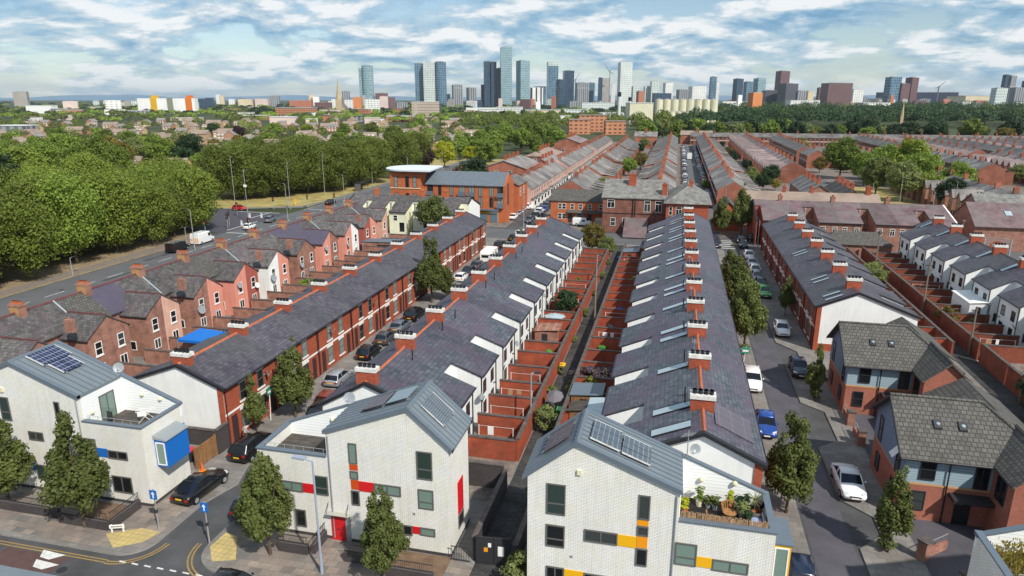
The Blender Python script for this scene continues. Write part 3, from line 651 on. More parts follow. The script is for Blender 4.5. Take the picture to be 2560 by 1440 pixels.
cD = dict(BASE, vr=3.75, zr=8.15, vm=7.7, vo=10.7, zo=5.2, ze=6.4, front=brick_red, rear=render_white, roof=slate_c, chh=.7)
D = row(cD, 'terraced_house', 6.6, 47.9, 22, 1, False, lambda i: f'slate-roofed house, {ordw(i + 2)} from the gable right behind the yellow panels', 'terrace with rooflights behind the yellow-panelled house', 1.85, chim_start=1)
d0, _ = terrace_house('terraced_house', cD, True); d0.location = (6.6, 42.0, 0); d0.rotation_euler = (0, 0, R(90)); d0.scale = (5.9 / 3.95, 1, 1)
tag(d0, 'slate-roofed end house with white gable, right behind the yellow-panelled house', 'house', 'terrace with rooflights behind the yellow-panelled house')
gable_end(d0, cD, 0, brick_edge=brick_red); chimney(d0, 2.55, 3.75, 7.6, 8.85, lu=.5); gable_end(D[-1], cD, cD['w'], False)
def roof_panel(parent, cfg, u0, u1, v0, v1, m, name, zf=.07, frame=None, front=False):
    vr, zr, vo, zo, ze = (cfg[k] for k in ('vr', 'zr', 'vo', 'zo', 'ze'))
    z = (lambda v: ze + (zr - ze) * v / vr) if front else (lambda v: zr + (zo - zr) * (v - vr) / (vo - vr))
    q = MB(); q.px([(v0, z(v0) + .06), (v1, z(v1) + .06), (v1, z(v1) + .06 + zf), (v0, z(v0) + .06 + zf)], u0, u1)
    o = q.obj(name, m, parent)
    if frame:
        f = MB()
        for a, b in ((u0 - .06, u0), (u1, u1 + .06)): f.px([(v0, z(v0) + .05), (v1, z(v1) + .05), (v1, z(v1) + .08 + zf), (v0, z(v0) + .08 + zf)], a, b)
        f.obj('frame', frame, o)
    return o
for i, h in enumerate([d0] + D):
    k = 3.95 / 5.9 if i == 0 else 1
    if i == 0:
        roof_panel(h, cD, 1.0 * k, 1.9 * k, 4.55, 7.1, rooflight, 'rooflight', frame=black_trim)
        roof_panel(h, cD, 4.2 * k, 5.1 * k, 4.55, 7.1, rooflight, 'rooflight', frame=black_trim)
        roof_panel(h, cD, 1.9 * k, 5.4 * k, .35, 2.9, pv_plum, 'solar_panel', .1, front=True)
    elif i in (1, 3, 6, 11, 15): pass
    else: roof_panel(h, cD, .5 if i % 2 else 2.2, 1.45 if i % 2 else 3.15, 4.6, 7.0, rooflight, 'rooflight', frame=black_trim)
    q = MB(); q.tube((.4 if i % 2 else 3.4, 4.9, 7.5), (.4 if i % 2 else 3.4, 4.9, 8.5), .06, n=6); q.obj('vent_pipe', black_trim, h)
for i in (2, 5, 9, 13): dish(C[i], (3.0 if i % 2 == 0 else .8, 10.6, 4.3 - (i % 3) * .5), (.4, 1, .35))
for i in (1, 3, 4, 7, 8, 11, 12, 15):
    h = C[i]; q = MB(); q.tube((1.6, 5.2, 7.3), (1.6, 5.2, 8.2), .06, n=6); q.obj('vent_pipe', black_trim, h)
for i in (1, 4, 7, 10): dish(B[i], (2.0 if i % 2 else 2.6, -.35, 4.4), (.55, -.8, .35), .34)
cE = dict(BASE, vr=4.2, zr=7.45, vm=7.4, vo=10.7, zo=5.0, ze=5.6, chh=.75, front=brick_red, rear=render_white, roof=slate_b, front_detail=True, doorm=brick_dark)
Er = row(cE, 'terraced_house', 17.2, 82.6, 14, -1, False, lambda i: f'red brick house, {ordw(i + 1)} from the big white gable beside the grey tiles', 'brick terrace on the tree-lined street', 1.2)
gable_end(Er[0], cE, cE['w'], brick_edge=brick_red); q = MB(); q.box(cE['w'] + .1, .0, 0, cE['w'] + .14, 10.6, 1.0); q.obj('brick_plinth', brick_red, Er[0]); gable_end(Er[-1], cE, 0, m=brick_red)
for i in (0, 2, 6):
    for u in (1.4, 2.9): roof_panel(Er[i], cE, u, u + .5, .9, 2.7, rooflight, 'rooflight', frame=black_trim, front=True)
cF = dict(BASE, w=4.1, vr=4.1, zr=7.8, chh=.8, vm=6.5, vo=9.0, zo=5.3, ze=5.6, wing=2.7, front=brick_red, rear=render_white, roof=slate_b, rear_detail=True, ridge=coping)
Fr = row(cF, 'terraced_house', 49.7, 83.3, 13, 1, True, lambda i: f'house with white rear wing, {ordw(13 - i)} from the end by the carved sign', 'white-backed terrace with red yards', .6)
gable_end(Fr[0], cF, 0); gable_end(Fr[-1], cF, cF['w'], False)
for i in (0, 1, 4, 6, 8, 10, 12): roof_panel(Fr[i], cF, 1.4, 2.2, 4.6, 6.4, rooflight, 'rooflight', frame=black_trim)

ridge_plum = plain('ridge_plum', (.13, .045, .045), .85, var=.3, sc=2)
# row beside the main road: pairs of gabled rear wings
def a_house(i, left, y0, wall_m, roof_m, wing_roof):
    """front faces the main road (away); pair of rear wings share one gable"""
    w, vr, zr, vm, vo = 4.08, 4.2, 8.1, 7.2, 10.6; ze = 5.7; zt, zo, ww = 7.0, 5.2, 2.75
    t = thing('terraced_house', None, 'house')
    q = MB(); q.poly([(0, 0, 0), (w, 0, 0), (w, 0, ze), (0, 0, ze)]); q.obj('front_wall', brick_old, t)
    q = MB(); e0, e1 = (ww, w) if left else (0, w - ww); q.poly([(e1, vm, 0), (e0, vm, 0), (e0, vm, ze), (e1, vm, ze)]); q.obj('rear_wall', brick_old, t)
    q = MB(); sf = (zr - ze) / vr; q.px(roofslab([(-.3, ze - .3 * sf + .05), (vr, zr + .05), (vm + .25, ze - .15 + .05)]), 0, w); ro = q.obj('roof', roof_m, t)
    q = MB(); q.px([(vr - .15, zr), (vr, zr + .15), (vr + .15, zr)], 0, w); q.obj('ridge_tiles', ridge_plum, ro)
    # wing
    a, b = (0, ww) if left else (w, w - ww)
    q = MB(); q.poly([(a, vo, 0), (b, vo, 0), (b, vo, zo), (a, vo, zt)]); q.poly([(b, vm, 0), (b, vo, 0), (b, vo, zo), (b, vm, zo)]); q.obj('rear_wing', wall_m, t)
    o = .18 if left else -.18; sl = (zt - zo) / ww; q = MB()
    pr = [(a, zt + .05), (b + o, zo - .18 * sl + .05), (b + o, zo - .18 * sl - .07), (a, zt - .07)]
    q.py(pr, vr + 1.2, vo + .12); wr = q.obj('wing_roof', wing_roof, t)
    q = MB(); q.box(min(a, a + o * .5), vr + 1.6, zt + .0, max(a, a + o * .5), vo + .12, zt + .12); q.obj('ridge_tiles', ridge_plum, wr)
    q = MB(); q.fbox(V((b, vm, zo - .28)), Y3, X3 * (1 if left else -1), 0, vo - vm + .1, 0, .12, 0, .16); q.obj('gutter', black_trim, t)
    u = a + (b - a) * .55; fm = white
    window(t, (u + .45, vo, 3.1), -X3, Y3, .9, 1.45, white, glass_dark); q = MB(); q.fbox(V((u + .5, vo, 2.95)), -X3, Y3, 0, 1.0, 0, .14, -.02, .1); q.obj('sill', white, t)
    window(t, (u + .5, vo, .9), -X3, Y3, 1.0, 1.2, white, glass_dark, 'pair')
    window(t, (b, vm + (.8 if left else 1.6), .9) , Y3 if left else -Y3, X3 if left else -X3, .8, 1.1, white, glass_dark, 'plain')
    window(t, ((e0 + e1) / 2 + .3, vm, 3.2), -X3, Y3, .6, 1.1, white, glass_dark, 'plain')
    if left: st = chimney(t, w - .0, vr, 7.4, 9.05, .85, 1.3, brick_old, None, 5, terracotta, poth=.26); q = MB(); q.box(w + .425, vr - .55, 7.6, w + .44, vr + .55, 8.75); q.obj('buff_face', buff_brick, st)
    t.location = (-68.0, y0 + w, 0); t.rotation_euler = (0, 0, R(-90)); return t
WA = [brick_old, brick_old, brick_old, brick_old, brick_old, brick_old, salmon, brick_old, pink, pink, redpaint, render_white, pink, brick_old, brick_old, pink, brick_old, pink, render_white, redpaint, pink, salmon]
WD = 'brown brick,brown brick,brown brick,brown brick,brown brick,brown brick,pale pink,dark brown brick,salmon pink,salmon pink,red painted,white and cream,coral pink,brown brick,weathered brick,coral pink,weathered brick,pink painted,white painted,red painted,pink painted,pale pink'.split(',')
RA = [slate_a, tile_red, slate_a, slate_a, tile_grey, slate_new, slate_a, slate_a, slate_a, tile_grey, slate_a, slate_a, slate_a, slate_a, slate_new, slate_new, slate_a, slate_a, slate_a, slate_a, slate_a, slate_a]
YA0 = 56.7 - 4.08 * 4
for i in range(22):
    left = i % 2 == 1     # odd house: shared wing on its far side
    h = a_house(i, left, YA0 + i * 4.08, WA[i], RA[i], slate_new if i in (14, 15) else slate_a)
    tag(h, f'{WD[i]} house wing, {ordw(i + 1)} from the near end along the main road', 'house', 'old row between main road and back yards')
    if i in (7, 9, 10, 11, 13, 15, 17): dish(h, (2.0 if i % 2 else 2.2, 10.95, 3.3 if i % 3 else 4.3), (.2, 1, .4), .55 if i in (7, 11) else .4, metal_grey if i % 2 else white)
    if i in (0, 21):
        xe = 4.08 if i == 0 else 0; q = MB(); q.px([(0, 0), (0, 5.7), (4.2, 8.05), (7.2, 5.7), (7.2, 0)], xe - .02, xe + .02); q.obj('gable_wall', brick_old, h)
    if i in (1, 3, 6, 10, 16, 20):
        q = MB(); q.px([(4.3, 8.1), (7.3, 5.72), (7.3, 5.8), (4.3, 8.2)], .02, .16); q.obj('lead_flashing', rooflight, h)
    if i in (3, 7, 11, 13, 19):
        q = MB(); a = 4.08; q.box(a - .45, 9.7, 6.4, a + .1, 10.5, 7.75) ; st = q.obj('wing_chimney', brick_old, h)
# ---------------------------------------------------------------- back yards: walls between neighbours, alley walls, gates
def garden_wall(x0, y0, x1, y1, h, label, m=yard_red, group='red yard walls', th=.23, cop=True):
    L = math.hypot(x1 - x0, y1 - y0); t = thing('yard_wall', label, 'wall', (x0, y0, .12), math.atan2(y1 - y0, x1 - x0), group)
    q = MB(); q.box(0, -th / 2, -.1, L, th / 2, h); q.obj('wall', m, t)
    if cop: q = MB(); q.box(-.02, -th / 2 - .05, h, L + .02, th / 2 + .05, h + .09); q.obj('coping', coping, t)
    return t
for i in range(20):
    y = 49.15 + i * 3.95
    garden_wall(-15.7, y, -11.35, y, 1.85 + .1 * (i % 3), f'red yard wall, {ordw(i + 1)} from the near end under the white-backed houses', group='yard walls of the white-backed terrace')
    garden_wall(-11.2, y + .0, -11.2, y + 3.8, 2.0, f'red alley wall closing the {ordw(i + 1)} yard of the white-backed houses', group='alley walls of the white-backed terrace')
for i in range(21):
    y = 51.85 + (i - 1) * 3.95
    garden_wall(-8.35, y, -4.2, y, 1.85 + .1 * (i % 2), f'red yard wall, {ordw(i + 1)} from the near end behind the rooflight roofs', group='yard walls of the rooflight terrace')
    garden_wall(-8.45, y, -8.45, y + 3.8, 1.9, f'red alley wall closing the {ordw(i + 1)} yard behind the rooflight roofs', group='alley walls of the rooflight terrace')
for i in range(13):
    y = 83.3 + i * 4.1
    garden_wall(35.1, y, 40.5, y, 1.9, f'brown yard wall below the white wings, {ordw(13 - i)} from the far end', m=yard_brown, group='yard walls under white wings')
    garden_wall(34.9, y, 34.9, y + 4.0, 2.1, f'brown alley wall under the white wings, {ordw(13 - i)} from the far end', m=yard_brown, group='alley wall under white wings')
    garden_wall(32.2, y, 32.2, y + 4.0, 1.9, f'brown alley wall facing the white wings, {ordw(13 - i)} from the far end', m=yard_brown, group='alley wall behind the brick terrace')
    if i < 10: garden_wall(28.8, y + 1.5, 32.1, y + 1.5, 1.8, f'red yard wall, {ordw(i + 1)} back from the big white gable', group='yard walls of the brick terrace')
for i in range(3):
    garden_wall(34.9, 63 + i * 6.6, 34.9, 69.4 + i * 6.6, 2.2, f'long brown wall by the dark garden trees, {ordw(i + 1)} length back', m=yard_brown, group='long wall by the dark garden')
for i in range(20):
    y = 52.6 + i * 4.08
    garden_wall(-57.0, y, -46.5, y, 1.6, f'old yard wall behind the pink and brown wings, {ordw(i + 1)} back', brick_old, 'old yard walls')
for i in range(10):
    garden_wall(-46.3, 48 + i * 8.2, -46.3, 56 + i * 8.2, 1.9, f'old alley wall behind the purple slates, {ordw(i + 1)} length back', brick_old, 'old alley wall')
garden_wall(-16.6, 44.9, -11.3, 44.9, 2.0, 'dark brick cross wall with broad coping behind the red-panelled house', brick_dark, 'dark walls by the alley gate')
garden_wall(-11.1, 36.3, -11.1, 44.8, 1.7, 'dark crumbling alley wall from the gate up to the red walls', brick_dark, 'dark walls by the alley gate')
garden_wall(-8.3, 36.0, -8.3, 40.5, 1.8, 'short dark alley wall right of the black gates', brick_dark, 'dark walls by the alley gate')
# ---------------------------------------------------------------- the white three-storey corner houses
def front_house(name, label, xr, xcut, xend, xeave, yf, dep, zr=10.45, zc=8.22, ze=8.15, zp=6.3, deckm=deck):
    """ridge at xr; long slope falls to xcut where the roof terrace begins and runs to xend; short slope falls to xeave"""
    t = thing(name, label, 'house'); sg = 1 if xend > xr else -1; yb = yf + dep
    P = lambda a, b: (min(a, b), max(a, b)); T = .26; slope = (zr - zc) / abs(xcut - xr)
    q = MB(); q.py([(xeave, 0), (xeave, ze), (xr, zr), (xcut, zc), (xcut, 0)], yf, yb); q.obj('wall', brick_white, t)
    zd = 5.45; q = MB(); a, b = P(xcut + sg * .002, xend); q.box(a, yf, 0, b, yb, zd)
    a, b = P(xcut + sg * .002, xend); q.box(a, yf, zd, b, yf + T, zp)                       # front parapet
    a, b = P(xend - sg * T, xend); q.box(a, yf + T, zd, b, yb - T, zp)                     # end parapet
    q.obj('terrace_wall', brick_white, t)
    q = MB(); zE = zc - slope * abs(xend - xcut); q.py([(xcut + sg * .002, zd), (xcut + sg * .002, zc), (xend, zE), (xend, zd)], yb - T, yb)
    q.obj('back_wall', clad_white, t)
    q = MB(); a, b = P(xcut + sg * .004, xend - sg * T); q.box(a, yf + T, zd, b, yb - T, zd + .04); q.obj('roof_terrace', deckm, t)
    q = MB(); q.py([(xcut + sg * .003, zd + .05), (xcut + sg * .003, zc - .1), (xcut + sg * .05, zc - .1), (xcut + sg * .05, zd + .05)], yf + T + .01, yb - T - .01); q.obj('side_cladding', clad_white, t)
    r = MB(); k = .06; e = .3 * (zr - ze) / abs(xeave - xr)
    pr = [(xeave - sg * .3, ze - e + k), (xr, zr + k), (xcut + sg * .12, zc - .12 * slope + k)]
    r.py(roofslab(pr, .2), yf - .12, yb + .12); ro = r.obj('roof', zinc, t)
    c = MB()
    for y0, y1 in ((yf - .16, yf + .16), (yb - .16, yb + .16)): c.py([(x, z + .05) for x, z in pr] + [(x, z - .22) for x, z in reversed(pr)], y0, y1)
    c.py([(xr - .18, zr + .02), (xr, zr + .17), (xr + .18, zr + .02)], yf - .1, yb + .1); c.obj('roof_edge', zinc_trim, ro)
    s = MB()
    for n_, (xa, za, xb, zb) in enumerate(((xr, zr, pr[0][0], pr[0][1]), (xr, zr, pr[2][0], pr[2][1]))):
        for j in range(1, 8):
            y = yf + dep * j / 8; s.hexa([(xa, y - .02, za + k), (xa, y + .02, za + k), (xb, y + .02, zb), (xb, y - .02, zb), (xa, y - .02, za + k + .06), (xa, y + .02, za + k + .06), (xb, y + .02, zb + .06), (xb, y - .02, zb + .06)])
    s.obj('standing_seams', zinc_trim, ro)
    c = MB(); a, b = P(xcut + sg * .05, xend + sg * .07); c.box(a, yf - .07, zp, b, yf + T + .05, zp + .09)
    a, b = P(xend - sg * (T + .05), xend + sg * .07); c.box(a, yf + T + .05, zp + .001, b, yb + .07, zp + .091)
    c.py([(xcut + sg * .1, zc - .1 * slope + .02), (xend + sg * .05, zE + .02), (xend + sg * .05, zE + .12), (xcut + sg * .1, zc - .1 * slope + .12)], yb - T - .05, yb + .07); c.obj('coping', zinc_trim, t)
    q = MB(); q.py([(min(xeave, xend) - .02, -.05), (max(xeave, xend) + .02, -.05), (max(xeave, xend) + .02, .34), (min(xeave, xend) - .02, .34)], yf - .02, yb + .02); q.obj('plinth', brick_dark, t)
    q = MB()
    for j in range(7):
        x = xcut + (xend - xcut) * (j + .6) / 7.2; q.tube((x, yf + T + .1, zd + .04), (x, yf + T + .1, zp + .35), .018, n=5)
    q.tube((xcut + sg * .2, yf + T + .1, zp + .33), (xend - sg * .4, yf + T + .1, zp + .33), .016, n=5); q.obj('guard_rail', steel, t)
    q = MB(); xd = xcut + (xr - xcut) * .03; q.tube((xd, yf - .06, .3), (xd, yf - .06, zc - .35), .045, n=6); q.obj('drainpipe', metal_grey, t)
    q = MB()
    for z in (2.9,):
        for f_ in (.3,): x = xeave + (xcut - xeave) * f_; q.box(x, yf - .03, z, x + .16, yf + .01, z + .16)
    q.obj('vent_grille', metal_grey, t)
    return t
def fwin(t, yf, x0, x1, z0, z1, st='low', gm=glass_green): return window(t, (x0, yf, z0), X3, -Y3, x1 - x0, z1 - z0, frame_dark, gm, st, .08)
def panel(t, yf, x0, x1, z0, z1, m): q = MB(); q.box(x0, yf - .035, z0, x1, yf + .02, z1); return q.obj('coloured_panel', m, t)
def solar(t, xr, zr, xo, zo, xa, xb, ya, yb, m, n=1):
    """panels lying on the slope that falls from (xr,zr) to (xo,zo)"""
    z = lambda x: zr + (zo - zr) * (x - xr) / (xo - xr)
    q = MB(); w = (yb - ya) / n
    for i in range(n): q.py([(xa, z(xa) + .16), (xb, z(xb) + .16), (xb, z(xb) + .22), (xa, z(xa) + .22)], ya + i * w + .03, ya + (i + 1) * w - .03)
    o = q.obj('solar_panel', m, t); f = MB()
    for y in (ya + .2, yb - .2): f.py([(xa - .1 * (1 if xb > xa else -1), z(xa) + .06), (xb + .1 * (1 if xb > xa else -1), z(xb) + .06), (xb + .1 * (1 if xb > xa else -1), z(xb) + .15), (xa - .1 * (1 if xb > xa else -1), z(xa) + .15)], y - .03, y + .03)
    f.obj('mounting_rail', steel, o); e = MB()
    xs = (min(xa, xb), max(xa, xb))
    for y in (ya, yb): e.py([(xs[0], z(xs[0]) + .15), (xs[1], z(xs[1]) + .15), (xs[1], z(xs[1]) + .235), (xs[0], z(xs[0]) + .235)], y - .018, y + .018)
    e.obj('frame', cap_white if m in (pv, pv_grey) else dark_metal, o); return o
def walllight(t, x, y, z, r=.16): q = MB(); q.ball((x, y, z), r, r, r, 10, 6); return q.obj('globe_light', cream, t)

red = front_house('corner_house', 'white brick three-storey house with red panels and red front door', -15.3, -21.1, -26.25, -12.68, 36.3, 4.1)
y = 36.3
fwin(red, y, -14.82, -13.77, 5.6, 7.57); fwin(red, y, -14.80, -13.76, 3.46, 4.86)
fwin(red, y, -19.5, -18.92, 6.07, 7.55, 'plain'); panel(red, y, -19.5, -18.92, 5.6, 6.0, redo); fwin(red, y, -19.5, -18.92, 4.95, 5.53, 'plain'); panel(red, y, -19.47, -18.92, 4.19, 4.87, redo); fwin(red, y, -19.5, -18.92, 3.01, 4.1, 'plain', glass_dark)
panel(red, y, -18.9, -17.86, 4.12, 4.84, redp); fwin(red, y, -17.84, -15.98, 4.1, 4.84, 'pair')
panel(red, y, -23.03, -22.2, 3.44, 4.12, redp); fwin(red, y, -24.65, -23.05, 3.42, 4.14, 'pair'); fwin(red, y, -22.18, -21.16, 3.42, 4.84)
fwin(red, y, -23.75, -23.0, .73, 2.05, 'plain', glass_dark); fwin(red, y, -15.95, -15.3, 1.3, 2.05, 'plain', glass_dark); panel(red, y, -15.28, -14.78, 1.5, 2.03, redp); fwin(red, y, -14.76, -13.72, 1.46, 2.05, 'plain')
q = MB(); q.box(-21.1, y - .06, .12, -20.1, y, 2.05); d = q.obj('front_door', redp, red)
q = MB(); q.box(-20.75, y - .075, .95, -20.45, y - .06, 1.02); q.box(-20.68, y - .075, 1.35, -20.62, y - .06, 1.42); q.obj('letter_slot', dark_metal, d)
q = MB(); q.box(-20.08, y - .05, .12, -19.72, y, 2.05); q.obj('door_side_panel', metal_grey, red)
q = MB(); q.box(-21.3, y - .42, 2.22, -19.65, y - .01, 2.26); ca = q.obj('door_canopy', plain('canopy_glass', (.40, .40, .36), .25), red)
q = MB(); q.tube((-21.25, y - .4, 2.26), (-21.25, y, 2.95), .02, n=4); q.tube((-19.8, y - .4, 2.26), (-19.8, y, 2.95), .02, n=4); q.obj('canopy_rod', dark_metal, ca)
q = MB(); q.box(-12.68, 37.9, 2.2, -12.63, 39.0, 4.6); q.obj('coloured_panel', redp, red)
window(red, (-12.68, 37.9, 1.1), Y3, X3, 1.1, 1.0, frame_dark, glass_dark, 'plain')
solar(red, -15.3, 10.51, -12.68, 8.21, -14.75, -13.3, 37.3, 39.4, pv_grey, 2)
solar(red, -15.3, 10.51, -21.1, 8.28, -15.8, -17.3, 37.5, 39.7, plain('solar_collector', (.22, .29, .34), .25, .6), 1); solar(red, -15.3, 10.51, -21.1, 8.28, -17.5, -19.0, 37.5, 39.7, pv_plum, 1)
walllight(red, -22.6, 40.08, 7.0)
dish(red, (-21.3, 40.3, 8.7), (.3, -1, .4), .42, metal_grey)
q = MB(); q.box(-26.3, 36.9, 3.3, -26.25, 37.9, 5.4); q.obj('coloured_panel', redp, red)

yel = front_house('corner_house', 'white brick three-storey house with yellow panels and planted roof terrace', -4.42, 1.38, 6.52, -7.22, 34.4, 4.1, deckm=deck_dark)
y = 34.4
fwin(yel, y, -6.1, -4.98, 5.66, 7.66); fwin(yel, y, -6.1, -4.98, 3.48, 4.95, 'low', glass_dark)
fwin(yel, y, -3.85, -1.92, 4.17, 4.96, 'pair', glass_dark); panel(yel, y, -1.92, -.86, 4.18, 4.92, yelp)
fwin(yel, y, -.86, -.2, 6.1, 7.65, 'plain', glass_dark); panel(yel, y, -.86, -.24, 5.7, 6.05, yelo); fwin(yel, y, -.86, -.22, 5.03, 5.66, 'plain', glass_dark); panel(yel, y, -.84, -.24, 4.26, 4.98, yelo); fwin(yel, y, -.86, -.2, 3.05, 4.2, 'plain', glass_dark)
fwin(yel, y, 1.3, 2.5, 3.53, 4.95); panel(yel, y, 2.5, 3.35, 3.57, 4.22, yelp); fwin(yel, y, 3.36, 5.3, 3.48, 4.2, 'pair')
fwin(yel, y, -6.06, -4.97, 1.3, 2.1, 'pair', glass_dark); panel(yel, y, -4.96, -3.82, 1.4, 2.05, yelp); fwin(yel, y, -3.8, -1.9, 1.3, 2.0, 'pair', glass_dark)
solar(yel, -4.42, 10.51, 1.38, 8.28, -3.75, -2.1, 35.1, 37.4, pv_grey, 3); solar(yel, -4.42, 10.51, 1.38, 8.28, -1.95, -.35, 35.1, 37.2, pv_grey, 3); solar(yel, -4.42, 10.51, -7.22, 8.21, -5.0, -6.5, 35.3, 37.6, pv_plum, 1)
q = MB(); q.box(-4.35, y - .12, 8.45, -4.1, y, 8.75); q.obj('alarm_box', cream, yel)
walllight(yel, 2.7, 38.1, 6.9); walllight(yel, 4.6, 38.1, 6.9)
dish(yel, (2.2, 38.4, 8.7), (.35, -1, .35), .34)
q = MB(); q.tube((1.75, 38.4, 7.6), (1.75, 38.4, 9.9), .03, n=5)
for k in range(6): q.tube((1.3 + .12 * k, 38.2, 9.5 + .03 * k), (1.6 + .12 * k, 38.75, 9.5 + .03 * k), .014, n=4)
q.obj('tv_aerial', steel, yel)
q = MB(); q.box(6.52, 35.0, 3.0, 7.5, 37.4, 5.3); bx = q.obj('box_window', yelp, yel)
window(bx, (6.65, 35.0, 3.1), X3, -Y3, .75, 2.0, white, glass_green, 'plain'); q = MB(); q.box(6.5, 34.9, 5.3, 7.6, 37.5, 5.38); q.obj('box_roof', zinc_trim, bx)

blu = front_house('corner_house', 'white brick three-storey house with blue box window and bare roof terrace', -46.3, -40.8, -35.75, -52.0, 36.7, 4.2, zr=10.5, zc=8.4, zp=6.4)
y = 36.7
fwin(blu, y, -48.0, -47.1, 5.72, 7.62); fwin(blu, y, -42.98, -42.5, 6.6, 7.75, 'plain', glass_dark); fwin(blu, y, -45.85, -44.5, 4.35, 5.05, 'pair', glass_dark)
panel(blu, y, -39.85, -38.95, 3.72, 4.42, bluep); fwin(blu, y, -38.94, -37.25, 3.7, 4.36, 'pair', glass_dark); fwin(blu, y, -40.9, -39.86, 3.72, 5.1); fwin(blu, y, -38.95, -37.25, .95, 2.3, 'pair', glass_dark)
panel(blu, y, -46.7, -45.8, 1.75, 2.32, bluep); fwin(blu, y, -45.78, -44.9, 1.05, 2.3, 'plain'); fwin(blu, y, -49.6, -48.4, 3.5, 4.9)
solar(blu, -46.3, 10.56, -40.8, 8.46, -45.9, -44.4, 37.7, 40.2, pv, 3); solar(blu, -46.3, 10.56, -40.8, 8.46, -44.3, -43.0, 38.0, 39.8, pv, 2)
q = MB(); q.box(-47.6, y - .12, 8.05, -47.35, y, 8.4); q.obj('alarm_box', cream, blu)
q = MB(); q.box(-35.75, 37.7, 2.9, -34.75, 40.0, 5.0); bx = q.obj('box_window', bluep, blu); q = MB(); q.py([(-35.75, 5.12), (-34.65, 5.02), (-34.65, 5.08), (-35.75, 5.4)], 37.6, 40.1); q.obj('box_roof', metal_grey, bx)
window(bx, (-35.62, 37.7, 3.05), X3, -Y3, .75, 1.8, white, glass_green, 'plain')
q = MB(); q.box(-35.75, 40.1, 4.3, -35.7, 40.9, 4.85); q.obj('coloured_panel', bluep, blu)
window(blu, (-40.74, 38.4, 5.5), Y3, X3, 1.4, 2.1, frame_dark, glass_green, 'pair', name='terrace_door'); walllight(blu, -38.9, 40.58, 7.0); walllight(blu, -37.3, 40.58, 6.8); walllight(blu, -40.7, 37.6, 6.7)
dish(blu, (-41.0, 40.9, 8.9), (.6, -1, .4), .4)

cor = front_house('corner_house', 'white corner house with overgrown planted roof terrace at the near right', 28.0, 22.4, 17.1, 30.9, 32.9, 4.2, deckm=earth)
q = MB(); q.box(-46, 14, 0, -24, 22, 6.6); nb = thing('corner_house', 'house across the street showing only a blue-grey roof edge in the lower left corner', 'house'); q.obj('wall', brick_white, nb)
q = MB(); q.px(roofslab([(13.6, 7.2), (22.3, 6.7)], .2), -46.3, -23.8); q.obj('roof', zinc, nb)

# roof terrace furniture
def pot_plant(x, y, z, h, fm, label, pot=terracotta, pr=.16, spiky=False, w=.35):
    t = thing('potted_plant', label, 'plant', (x, y, z), 0, 'pot plants on the roof terrace')
    q = MB(); q.tube((0, 0, 0), (0, 0, pr * 1.9), pr * .8, pr, 10); q.obj('pot', pot, t)
    r = random.Random(int(x * 100)); q = MB()
    for k in range(70 if not spiky else 45):
        a = r.uniform(0, 6.28); u = r.uniform(.15, 1); b = V((math.cos(a), math.sin(a), 0)); s = V((-b.y, b.x, 0))
        z0 = pr * 1.9
        if spiky: p = V((0, 0, z0 + h * .55)); e = p + b * w * r.uniform(.6, 1.2) + Z3 * h * r.uniform(-.15, .5); q.poly([p - s * .025, p + s * .025, e])
        else:
            p = b * w * u * r.uniform(.2, 1) + Z3 * (z0 + h * r.uniform(.1, 1)); n = .11 * r.uniform(.6, 1.3); q.poly([p - s * n, p - b * n + Z3 * n * .5, p + s * n, p + b * n - Z3 * n * .3])
    q.tube((0, 0, pr), (0, 0, pr * 1.9 + h * .6), .02, n=4); q.obj('foliage', fm, t)
zt = 5.49
for x, y, h, fm, lb, kw in ((2.6, 37.5, .9, F_mid, 'tall leafy plant in a cream pot under the first globe lamp', dict(pot=cream, pr=.2)), (3.1, 37.4, .5, F_street, 'small plant in a grey pot beside the tall leafy plant', dict(pot=metal_grey)),
        (3.5, 37.3, .55, F_street, 'small dark plant in a square grey pot near the wicker chair', dict(pot=metal_grey)), (4.35, 37.5, .95, F_lime, 'bright lime green bush in a pot under the second globe lamp', {}),
        (4.9, 37.6, .6, F_dark, 'dark green plant in a cream pot by the white wall', dict(pot=cream)), (5.3, 37.6, .8, F_dark, 'dark bushy plant between cream pot and spiky palm', {}),
        (5.7, 37.2, 1.3, F_pale, 'spiky palm with narrow arching leaves in terracotta pot', dict(spiky=True, w=.6)), (6.0, 37.5, .45, F_purple, 'reddish plant in a terracotta pot at the terrace corner', dict(pr=.2)),
        (5.0, 36.7, .7, F_pale, 'broad pale green plant in a large grey tub', dict(pot=metal_grey, pr=.24, w=.5)), (1.75, 36.4, .7, F_lime, 'yellow-green shrub against the roof terrace side wall', dict(pr=.2)),
        (2.2, 35.0, .5, F_lime, 'yellow-green plant behind the reed screen', {}), (1.7, 35.2, .6, F_pale, 'pale shrub in the front inner corner of the roof terrace', {}), (5.3, 36.2, .6, F_dark, 'dark plant beside the outdoor sofa', {})):
    pot_plant(x, y, zt, h, fm, lb, **kw)
wick = plain('wicker', (.34, .17, .07), .8, var=.3, sc=8)
